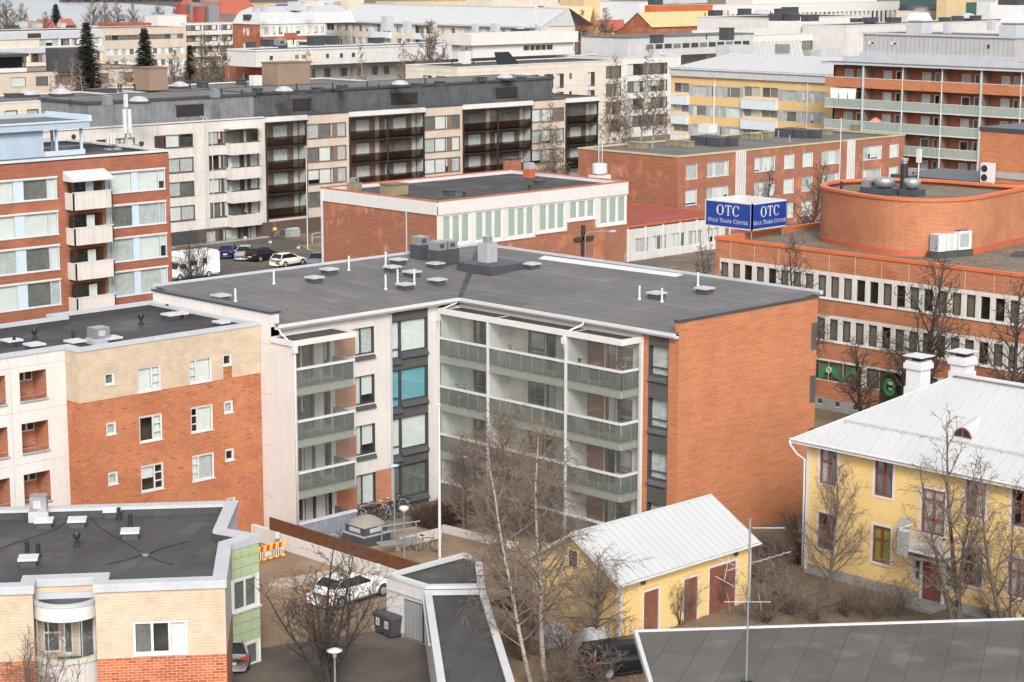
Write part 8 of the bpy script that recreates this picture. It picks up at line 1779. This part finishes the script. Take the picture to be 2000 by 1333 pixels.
# ------------------------------------------------ bicycles
def bike_meshes(col):
    plain('bike_'+col[0],col[1],.35,.1,3,0);fm='bike_'+col[0]
    wh=MB();n=22;ring=[(.33*math.cos(2*math.pi*i/n),0,.33*math.sin(2*math.pi*i/n)) for i in range(n+1)];wh.tube(ring,.02,6)
    sp=MB()
    for i in range(9): a=i*math.pi/9;sp.tube([(.32*math.cos(a),0,.32*math.sin(a)),(-.32*math.cos(a),0,-.32*math.sin(a))],.004,3)
    fr=MB();bb=(0,0,.30);rw=(-.48,0,.34);fwl=(.56,0,.34);st=(-.18,0,.80);hd=(.42,0,.82)
    for a,b in ((bb,st),(bb,hd),(st,hd),(bb,rw),(st,rw),(hd,fwl)): fr.tube([a,b],.02,6)
    hb=MB().tube([hd,(.40,0,1.0)],.018,6).tube([(.46,-.27,1.02),(.40,0,1.0),(.46,.27,1.02)],.015,6);sd=MB().tube([st,(-.2,0,.92)],.015,6).add([(-.34,-.08,.93),(-.34,.08,.93),(-.06,.02,.93),(-.06,-.02,.93),(-.34,-.08,.99),(-.34,.08,.99),(-.06,.02,.97),(-.06,-.02,.97)],[(4,5,6,7),(0,4,7,3),(1,2,6,5),(0,1,5,4),(3,7,6,2),(0,3,2,1)])
    rk=MB().tube([(-.2,0,.68),(-.62,0,.70)],.02,5).tube([(-.62,.05,.70),(-.5,.05,.34)],.01,4)
    return dict(wheel=wh.mesh('wheel',['rubber']),spokes=sp.mesh('spokes',['galvanised']),frame=fr.mesh('frame',[fm]),handlebar=hb.mesh('handlebar',['chrome']),saddle=sd.mesh('saddle',['black_plastic']),carrier=rk.mesh('carrier',['black_plastic']))
BK=[bike_meshes(c) for c in (('black',(.02,.02,.022)),('red',(.16,.03,.025)),('silver',(.35,.36,.37)),('blue',(.03,.05,.12)))]
def bike(label,loc,rz,k,lean=.08,z=.02,group=None,name='bicycle'):
    B_=BK[k];T=thing(name,label,'bicycle',(loc[0],loc[1],z),rz,group);T.rotation_euler=(lean,0,rz)
    for x in (-.48,.56): w=ob('wheel',B_['wheel'],T,(x,0,.34));ob('spokes',B_['spokes'],w)
    for n in ('frame','handlebar','saddle','carrier'): ob(n,B_[n],T)
    return T
for i in range(11):
    x=74.7+i*.40
    bike(['leftmost bicycle in the crowded rack, beside the grey parapet','second bicycle from the grey parapet in the rack','third bicycle from the grey parapet in the rack','fourth bicycle from the grey parapet in the rack','fifth bicycle from the grey parapet in the rack','middle bicycle of the crowded courtyard rack','fifth bicycle from the dark window strip in the rack','fourth bicycle from the dark window strip in the rack','third bicycle from the dark window strip in the rack','second bicycle from the dark window strip in the rack','rightmost bicycle in the rack, under the dark window strip'][i],(x,89.35+.12*(i%3)),R(95+(i*37)%24-12),i%4,.12*(-1)**i,group='bicycles in the courtyard rack')
p=onz(832,1078);bike('single dark bicycle standing beside the carpet beating rack',p,R(-50),0,.06)
bike('dark bicycle hung up inside the second floor corner balcony',(83.1,89.3),R(-86),0,.0,6.35)
for i,x in enumerate((540,552)):
    bike(('white bicycle with yellow sign' if i==0 else 'dark bicycle')+' leaning by the brown brick base of the long block',onz(x,466),R(20+30*i),2 if i==0 else 0,.1,group='bicycles by the long block')
# ------------------------------------------------ street furniture
def lamp_disc(label,base,h,ztop='disc',r=.26):
    T=thing('street_lamp',label,'lamp post',(base[0],base[1],0));ob('pole',MB().tube([(0,0,0),(0,0,h*.45),(0,0,h)],[.06,.05,.04],8).mesh('pole',['galvanised']),T)
    if ztop=='disc': ob('lamp_head',MB().lathe([(.05,h),(.12,h+.08),(r,h+.22),(r*1.02,h+.3),(r*.9,h+.36),(.05,h+.4)],18).mesh('lamp_head',['white_paint'],True),T)
    elif ztop=='hat': ob('lamp_head',MB().lathe([(.09,h-.1),(.1,h+.05),(.16,h+.12)],14).mesh('lamp_head',['translucent_cream'],True),T);ob('lamp_shade',MB().lathe([(.34,h+.2),(.36,h+.24),(.1,h+.34),(.03,h+.36)],18).mesh('lamp_shade',['white_paint'],True),T)
    else: ob('lamp_shade',MB().lathe([(.06,h-.1),(.08,h),(.30,h+.05),(.31,h+.1),(.02,h+.16)],18).mesh('lamp_shade',['light_grey_metal'],True),T)
    return T
b_=onz(790,1110);lamp_disc('lamp post with shallow white bowl beside the carpet rack',b_,zat(b_,790,990)-.35)
b_=onz(771,1060);lamp_disc('tall thin lamp post with flat grey cap before the dark window strip',b_,zat(b_,768,912),'flat')
b_=onz(655,1375);lamp_disc('lamp post with white hat at the bottom edge before the drive',b_,zat(b_,655,1272)-.2,'hat')
b_=onz(905,1035);lamp_disc('lamp post among the courtyard branches',b_,zat(b_,902,895),'flat')
def pole(label,base,top,mat='white_paint',r=.055,ball=True,cat='flagpole'):
    T=thing('flag_pole',label,cat,(base[0],base[1],0));ob('pole',MB().tube([(0,0,0),(0,0,top)],[r*1.2,r*.8],8).mesh('pole',[mat]),T)
    if ball: ob('finial',MB().lathe([(.02,top),(.09,top+.06),(.1,top+.12),(.02,top+.2)],10).mesh('finial',['white_paint']),T)
b_=onz(859,1098);pole('white flagpole before the inner corner of the courtyard',b_,zat(b_,857,795),r=.075)
b_=onz(601,488);pole('white flagpole beside the long pale block',b_,zat(b_,601,288))
b_=(178,139);d=ray(1641,300);k_=230/math.hypot(d.x,d.y);b_=(d.x*k_,d.y*k_);pole('tall white flagpole before the weathered brick building',b_,zat(b_,1641,235))
# bent street lamp and ladder by the parish hall
T=thing('street_lamp','bent grey street lamp before the brown wall cross','lamp post',(158.3,150.2,0));ob('pole',MB().tube([(0,0,0),(0,0,3.9),(.3,-.15,4.25),(2.4,-1.4,4.3)],.06,8).mesh('pole',['galvanised']),T);ob('lamp_head',MB().box(2.2,3.0,-1.75,-1.4,4.22,4.4).mesh('lamp_head',['light_grey_metal']),T)
# bins
for i,(x,y) in enumerate(((751,1240),(768,1248))):
    p=onz(x,y);T=thing('waste_bin',('left' if i==0 else 'right')+' of the two black wheeled bins by the slatted gate','bin',(p[0]+.1,p[1]+.2,.02),R(-4))
    ob('body',MB().add([(-.27,-.3,.1),(.27,-.3,.1),(.27,.3,.1),(-.27,.3,.1),(-.34,-.38,1.0),(.34,-.38,1.0),(.34,.38,1.0),(-.34,.38,1.0)],[(0,1,5,4),(1,2,6,5),(2,3,7,6),(3,0,4,7),(3,2,1,0)]).mesh('body',['charcoal']),T)
    ob('lid',MB().add([(-.37,-.42,1.0),(.37,-.42,1.0),(.37,.42,1.0),(-.37,.42,1.0),(-.33,-.36,1.1),(.33,-.36,1.12),(.33,.36,1.12),(-.33,.36,1.1)],[(4,5,6,7),(0,1,5,4),(1,2,6,5),(2,3,7,6),(3,0,4,7)]).mesh('lid',['charcoal']),T)
    lb=ob('sticker',MB().box(-.352,-.342,-.14,.14,.48,.86).mesh('sticker',['white_paint']),T);ob('symbol',MB().box(-.358,-.353,-.03,.03,.60,.78).box(-.358,-.353,-.08,-.03,.56,.62).mesh('symbol',['black_plastic']),T)
    for yy in (-.28,.28): ob('wheel',MB().tube([(.25,yy-.03,.1),(.25,yy+.03,.1)],.1,12).mesh('wheel',['rubber']),T)
# barrier
A_=onz(500,1102);B_=onz(557,1088);dv=Vector(B_)-Vector(A_);T=thing('road_barrier','red and yellow roadworks barrier beside the green panelled bay','barrier',(A_[0],A_[1],0),math.atan2(dv.y,dv.x));L=max(1.9,dv.length)
ob('upper_board',MB().box(-.2,L,-.02,.02,.62,.92).mesh('upper_board',['sign_yellow']),T);ob('lower_board',MB().box(-.2,L,-.02,.02,.08,.2).mesh('lower_board',['sign_yellow']),T)
for k in range(5): ob('red_stripe',MB().add([(-.15+k*.42,-.024,.62),(.05+k*.42,-.024,.62),(.12+k*.42,-.024,.92),(-.08+k*.42,-.024,.92)],[(0,1,2,3)]).mesh('red_stripe',['sign_red']),T);ob('red_stripe',MB().box(-.15+k*.42,.05+k*.42,-.026,-.021,.09,.19).mesh('red_stripe',['sign_red']),T)
for k in range(14): ob('picket',MB().box(-.18+k*.155,-.12+k*.155,-.015,.015,.2,.62).mesh('picket',['white_paint']),T);ob('picket_tip',MB().box(-.18+k*.155,-.14+k*.155,-.015,.015,.92,1.02).mesh('picket_tip',['white_paint']),T) if k%2==0 else None
ob('notice',MB().box(.6,1.0,-.03,-.026,.3,.55).mesh('notice',['white_paint']),T)
# roof light box in the courtyard
p=onz(722,1062);T=thing('skylight_box','charcoal box with domed acrylic roof light in the courtyard','roof light',(p[0]+.1,p[1]+.4,0),R(0));T.scale=(.85,.85,.8)
ob('base',MB().box(-1.15,1.15,-1.15,1.15,0,.75).mesh('base',['charcoal']),T);ob('collar',MB().box(-1.2,1.2,-1.2,1.2,.72,.8).mesh('collar',['grey_metal']),T);ob('upper_box',MB().box(-1.0,1.0,-1.0,1.0,.8,1.35).mesh('upper_box',['charcoal']),T)
for bx_ in ((-1.02,-1.0,-.55,.55),(-.55,.55,-1.02,-1.0)): ob('louvre',MB().box(*bx_,.95,1.25).mesh('louvre',['light_grey_metal']),T)
n=8;vs=[];fs=[]
for i in range(n+1):
    for j in range(n+1): a,c=-1+2*i/n,-1+2*j/n;vs.append((a*1.02,c*1.02,1.36+.62*max(0,(1-a*a)*(1-c*c))**.5))
for i in range(n):
    for j in range(n): fs.append((i*(n+1)+j,(i+1)*(n+1)+j,(i+1)*(n+1)+j+1,i*(n+1)+j+1))
ob('dome',MB().add(vs,fs).mesh('dome',['acrylic'],True),T)
# carpet rack
A_=onz(746,1088);B_=onz(813,1078);dv=Vector(B_)-Vector(A_);T=thing('carpet_rack','galvanised carpet beating rack with slatted shelf','carpet rack',(A_[0],A_[1],0),math.atan2(dv.y,dv.x));L=dv.length
for x in (0,L): ob('post',MB().tube([(x,0,0),(x,0,1.75)],.035,8).mesh('post',['galvanised']),T)
ob('top_bar',MB().tube([(-.25,0,1.75),(L+.25,0,1.75)],.04,8).mesh('top_bar',['galvanised']),T);ob('bar',MB().tube([(0,-.12,1.4),(L,-.12,1.4)],.025,6).mesh('bar',['galvanised']),T);ob('bar',MB().tube([(0,.12,1.4),(L,.12,1.4)],.025,6).mesh('bar',['galvanised']),T)
for k in range(8): ob('shelf_slat',MB().box(-.2,L+.2,-.5+k*.12,-.44+k*.12,.74,.77).mesh('shelf_slat',['galvanised']),T)
p=onz(777,1076);o=ob('bollard',MB().lathe([(.16,0),(.14,.5),(.13,.56)],12).mesh('bollard',['offwhite_concrete']),None,(p[0],p[1],0));tag(o,'short pale concrete bollard behind the carpet rack','bollard')
A_=onz(782,1070);B_=onz(860,1050);dv=(Vector(B_)-Vector(A_));nn=Vector((-dv.y,dv.x)).normalized()*.12;o=ob('low_wall',MB().prism([tuple(nn),tuple(-nn),tuple(dv-nn),tuple(dv+nn)][::-1],0,.55).mesh('low_wall',['offwhite_concrete']),None,(A_[0],A_[1],0));tag(o,'low pale planter wall behind the single bicycle','wall')
A_=onz(865,1040);B_=onz(1010,1075);dv=(Vector(B_)-Vector(A_));nn=Vector((-dv.y,dv.x)).normalized()*.12;o=ob('low_wall',MB().prism([tuple(nn),tuple(-nn),tuple(dv-nn),tuple(dv+nn)][::-1],0,.45).mesh('low_wall',['offwhite_concrete']),None,(A_[0],A_[1],0));tag(o,'low pale planter wall right of the white flagpole','wall')
# hedges: twig masses
def hedge(label,x0,x1,y0,y1,h,n,mat,seed):
    rg=random.Random(seed);C_=TM()
    for i in range(n):
        p=(rg.uniform(x0,x1),rg.uniform(y0,y1),0);d=nrm((rg.uniform(-.5,.5),rg.uniform(-.5,.5),1));P,_=grow(rg,p,d,h*rg.uniform(.6,1.1),4,.3,.1);C_.tube(P,[.014,.012,.01,.008,.005],3)
        for k in range(5):
            q_,dd=along(P,rg.uniform(.2,.95));Q,_=grow(rg,q_,side(rg,dd,R(rg.uniform(30,65))),h*rg.uniform(.2,.4),2,.3,.05);C_.tube(Q,[.009,.008,.004],3)
    T=thing('hedge',label,'hedge',((x0+x1)/2,(y0+y1)/2,0));me=C_.mesh('twigs',mat);o=ob('twigs',me,T,(-(x0+x1)/2,-(y0+y1)/2,0));return T
hedge('dark red leafless hedge behind the carpet rack',77.2,81.0,85.2,87.2,1.25,900,'hedge',1)
hedge('leafless brown hedge under the courtyard balconies',80.2,82.0,77.5,84.5,.9,900,'twig_red',2)
hedge('leafless thicket beside the boundary fence left of the yellow house',86.5,90,66.5,69.5,1.4,700,'twig',3)
# boundary fence between gable and yellow house
A_=onz(1512,1005);T=thing('board_fence','dark horizontal board fence between gable and yellow house','fence',(91.5,67.5,0),R(20))
for k in range(6): ob('board',MB().box(-1.6,1.6,-.02,.02,.15+k*.25,.33+k*.25).mesh('board',['dark_brown']),T)
for x in (-1.5,0,1.5): ob('post',MB().box(x-.05,x+.05,.02,.1,0,1.7).mesh('post',['dark_brown']),T)
# covered heaps by the outbuilding
def tarp(label,px,py,w,d,h,mat,seed):
    rg=random.Random(seed);p=onz(px,py);n=10;vs=[];fs=[]
    for i in range(n+1):
        for j in range(n+1):
            a,c=-1+2*i/n,-1+2*j/n;e=max(0,1-max(abs(a),abs(c))**4);vs.append((a*w/2,c*d/2,h*e**.6*(.85+.3*rg.random())*(1-.25*abs(a))))
    for i in range(n):
        for j in range(n): fs.append((i*(n+1)+j,(i+1)*(n+1)+j,(i+1)*(n+1)+j+1,i*(n+1)+j+1))
    o=ob('tarpaulin_heap',MB().add(vs,fs).mesh('tarpaulin_heap',[mat]),None,(p[0],p[1],0),R(rg.uniform(0,90)));tag(o,label,'tarpaulin')
tarp('white tarpaulin over a heap below the outbuilding gable',1165,1272,2.4,1.8,1.1,'tarp_white',1);tarp('grey white tarpaulin heap left of the outbuilding gable',1085,1255,1.8,1.6,.9,'tarp_white',2);tarp('small orange tarpaulin heap beside the birch trunk',1050,1180,.9,.8,.6,'tarp_orange',3)
# fence rails by the car park, sign posts, bench, storage box
p=onz(625,472);T=thing('guard_rail','white tube guard rail on the lawn by the parish hall','railing',(p[0],p[1],0),R(20));ob('rail',MB().tube([(-1.8,0,0),(-1.8,0,1.1),(1.8,0,1.1),(1.8,0,0)],.04,6).tube([(-1.8,0,.6),(1.8,0,.6)],.03,6).mesh('rail',['white_paint']),T)
p=onz(572,462);o=ob('storage_box',MB().box(-.8,.8,-.45,.45,0,.85).add([(-.85,-.5,.85),(.85,-.5,.85),(.85,.5,.85),(-.85,.5,.85),(-.7,0,1.1),(.7,0,1.1)],[(0,1,5,4),(2,3,4,5),(1,2,5),(3,0,4)]).mesh('storage_box',['grey_metal']),None,(p[0],p[1],0));tag(o,'grey storage box beside the bicycles at the long block','storage box')
p=onz(541,466);T=thing('yellow_sign','yellow plate sign on a grey post by the long block','sign',(p[0]-.3,p[1],0));ob('post',MB().tube([(0,0,0),(0,0,2.0)],.03,6).mesh('post',['galvanised']),T);ob('plate',MB().box(-.3,.3,-.03,-.01,1.0,1.35).mesh('plate',['sign_yellow']),T)
for i,(x,y) in enumerate(((479,478),(528,487),(583,498))):
    p=onz(x,y);T=thing('bay_marker',['left','middle','right'][i]+' small white bay marker beside the rear car park','marker post',(p[0],p[1],0),0,'bay markers');ob('post',MB().tube([(0,0,0),(0,0,.7)],.025,5).mesh('post',['galvanised']),T);ob('plate',MB().box(-.14,.14,-.14,.14,.7,.95).mesh('plate',['white_paint']),T)
p=onz(346,498);T=thing('bench','slatted bench before the brown brick entrance of the long block','bench',(p[0]+1,p[1],0));ob('seat',MB().box(-1,1,-.25,.25,.42,.47).mesh('seat',['brown_panel']),T);ob('backrest',MB().box(-1,1,.22,.27,.55,.9).mesh('backrest',['brown_panel']),T)
for x in (-.8,.8): ob('leg',MB().box(x-.04,x+.04,-.22,.22,0,.42).mesh('leg',['dark_metal']),T)
treepx('shrub_tree','shrub_tree','bare many stemmed bush behind the main roof edge in the car park','shrub',378,585,445,1.1,.8,base=(118,163))
# ------------------------------------------------ balcony clutter
def chair(label,x,y,z,rz,mat='brown_frame'):
    T=thing('chair',label,'chair',(x,y,z),rz);ob('seat',MB().box(-.22,.22,-.22,.22,.42,.46).mesh('seat',[mat]),T);ob('backrest',MB().box(-.22,.22,.18,.22,.5,.92).mesh('backrest',[mat]),T)
    for a in (-.19,.19):
        for c in (-.19,.19): ob('leg',MB().box(a-.02,a+.02,c-.02,c+.02,0,.42).mesh('leg',[mat]),T)
def pot(label,x,y,z,fm,r=.16,h=.5):
    T=thing('potted_plant',label,'plant',(x,y,z));ob('pot',MB().lathe([(r*.6,0),(r*.8,.25),(r*.85,.27)],12).mesh('pot',['terracotta']),T);rg=random.Random(int(x*10+y*7));m=MB()
    for i in range(40):
        a=rg.random()*6.28;l=rg.uniform(.3,1)*h;t_=rg.uniform(.1,.7);p=(0,0,.25);q_=(math.cos(a)*l*t_,math.sin(a)*l*t_,.25+l);w_=.05;m.add([p,(q_[0]-w_*math.sin(a),q_[1]+w_*math.cos(a),q_[2]),(q_[0]*1.15,q_[1]*1.15,q_[2]*1.02),(q_[0]+w_*math.sin(a),q_[1]-w_*math.cos(a),q_[2])],[(0,1,2,3)])
    ob('foliage',m.mesh('foliage',[fm]),T)
plain('leaf_green',(.06,.12,.035),.6,.4,8,0);plain('flower_pink',(.45,.13,.16),.7,.3,8,0);plain('flower_white',(.6,.6,.5),.7,.3,8,0)
pot('pink flowering plant on the top middle courtyard balcony',82.85,84.6,9.9,'flower_pink',.15,.35);pot('white flowered green plant at the top right balcony corner',82.9,75.95,9.95,'leaf_green',.2,.5);pot('green plant at the left of the top right balcony',82.85,79.0,9.8,'leaf_green',.15,.4)
pot('pink flowers on the third floor middle balcony',82.85,80.2,6.95,'flower_pink',.15,.35);pot('green plant on the second left balcony of the side stack',70.6,88.95,6.95,'leaf_green',.15,.45)
chair('dark chair on the third floor middle balcony',83.2,84.3,5.97,R(40),'black_plastic');chair('pale chair on the third floor middle balcony',83.3,81.6,5.97,R(-50),'ochre_metal');chair('dark chair on the top right courtyard balcony',83.2,77.2,8.95,R(30),'black_plastic');chair('wooden chair on the lower side stack balcony',72.0,89.3,2.99,R(10),'brown_frame')
T=thing('cat_tree','wooden cat scratching tree on the top right courtyard balcony','cat tree',(83.4,76.1,8.95));ob('base',MB().box(-.3,.3,-.3,.3,0,.06).mesh('base',['tan_box']),T)
for x,h_ in ((-.15,1.3),(.18,1.75)): ob('post',MB().tube([(x,0,.06),(x,0,h_)],.05,8).mesh('post',['ochre_metal']),T);ob('platform',MB().box(x-.22,x+.22,-.2,.2,h_,h_+.06).mesh('platform',['tan_box']),T)
for (lb,x,y,z,c) in (('blue storage tub behind frosted glass on the left second floor balcony',82.85,88.2,5.97,'light_blue'),('white chest on the left second floor balcony behind frosted glass',82.9,88.9,5.97,'white_paint')):
    o=ob('storage_tub',MB().add([(-.25,-.3,0),(.25,-.3,0),(.25,.3,0),(-.25,.3,0),(-.3,-.36,.6),(.3,-.36,.6),(.3,.36,.6),(-.3,.36,.6)],[(0,1,5,4),(1,2,6,5),(2,3,7,6),(3,0,4,7),(4,5,6,7)]).mesh('storage_tub',[c]),None,(x,y,z));tag(o,lb,'tub')
# ------------------------------------------------ person at the open balcony window of the long block
px0=ony(478,410,195.9)
T=thing('person','person in dark jacket leaning on the lowest white balcony','person',(px0[0],196.0,2.0))
def skin(name,verts,edges,radii,mat,parent,root=0):
    me=bpy.data.meshes.new(name);me.from_pydata(verts,edges,[]);o=ob(name,me,parent);me.materials.append(MATS[mat])
    md=o.modifiers.new('skin','SKIN')
    for i,r_ in enumerate(radii): me.skin_vertices[0].data[i].radius=(r_,r_)
    me.skin_vertices[0].data[root].use_root=True
    sb=o.modifiers.new('sub','SUBSURF');sb.levels=1;sb.render_levels=1;return o
skin('body',[(0,0,.9),(0,-.03,1.15),(0,-.06,1.38),(0,-.08,1.5),(.18,-.06,1.38),(.27,-.22,1.16),(.12,-.42,1.12),(-.18,-.06,1.38),(-.27,-.22,1.16),(-.10,-.42,1.12),(.1,0,.85),(.11,.02,.45),(.11,.0,.06),(-.1,0,.85),(-.11,.02,.45),(-.11,.0,.06),(.11,-.14,.03),(-.11,-.14,.03)],
  [(0,1),(1,2),(2,3),(2,4),(4,5),(5,6),(2,7),(7,8),(8,9),(0,10),(10,11),(11,12),(0,13),(13,14),(14,15),(12,16),(15,17)],[.15,.16,.17,.07,.08,.055,.04,.08,.055,.04,.09,.07,.05,.09,.07,.05,.045,.045],'person_dark',T)
hm=MB().lathe([(.03,1.5),(.075,1.54),(.09,1.62),(.095,1.68),(.08,1.75),(.03,1.79)],12,(0,-.1));hm.add([(-.015,-.19,1.63),(.015,-.19,1.63),(0,-.215,1.63),(0,-.185,1.67)],[(0,1,2),(0,2,3),(1,3,2)]);ob('head',hm.mesh('head',['skin'],True),T);ob('hair',MB().lathe([(.1,1.66),(.102,1.7),(.088,1.77),(.03,1.81)],12,(0,-.085)).mesh('hair',['hair'],True),T)
# ------------------------------------------------ ground litter: dead grass and leaves (uncountable)
def litter(name,label,areas,n,seed,mat,s=.09):
    rg=random.Random(seed);v=[];f=[]
    for k in range(n):
        x0,x1,y0,y1=rg.choice(areas);x,y=rg.uniform(x0,x1),rg.uniform(y0,y1);a=rg.random()*6.28;l=s*rg.uniform(.5,1.6);c_,s_=math.cos(a)*l,math.sin(a)*l;h=rg.uniform(.03,.16);o=len(v)
        v+=[(x-c_*.3,y-s_*.3,.02),(x+c_*.3,y+s_*.3,.02),(x+c_+rg.uniform(-.05,.05),y+s_,h)];f.append((o,o+1,o+2))
    me=bpy.data.meshes.new(name);me.from_pydata(v,[],f);me.materials.append(MATS[mat]);o=ob(name,me);tag(o,label,'ground cover',None,'stuff')
litter('dead_grass','brown dead grass and leaves in the gardens',[(70,86,46,64),(80.5,86,60,73),(81,90,66,72.5),(66,71,58,68)],40000,1,'dry_grass',.09)
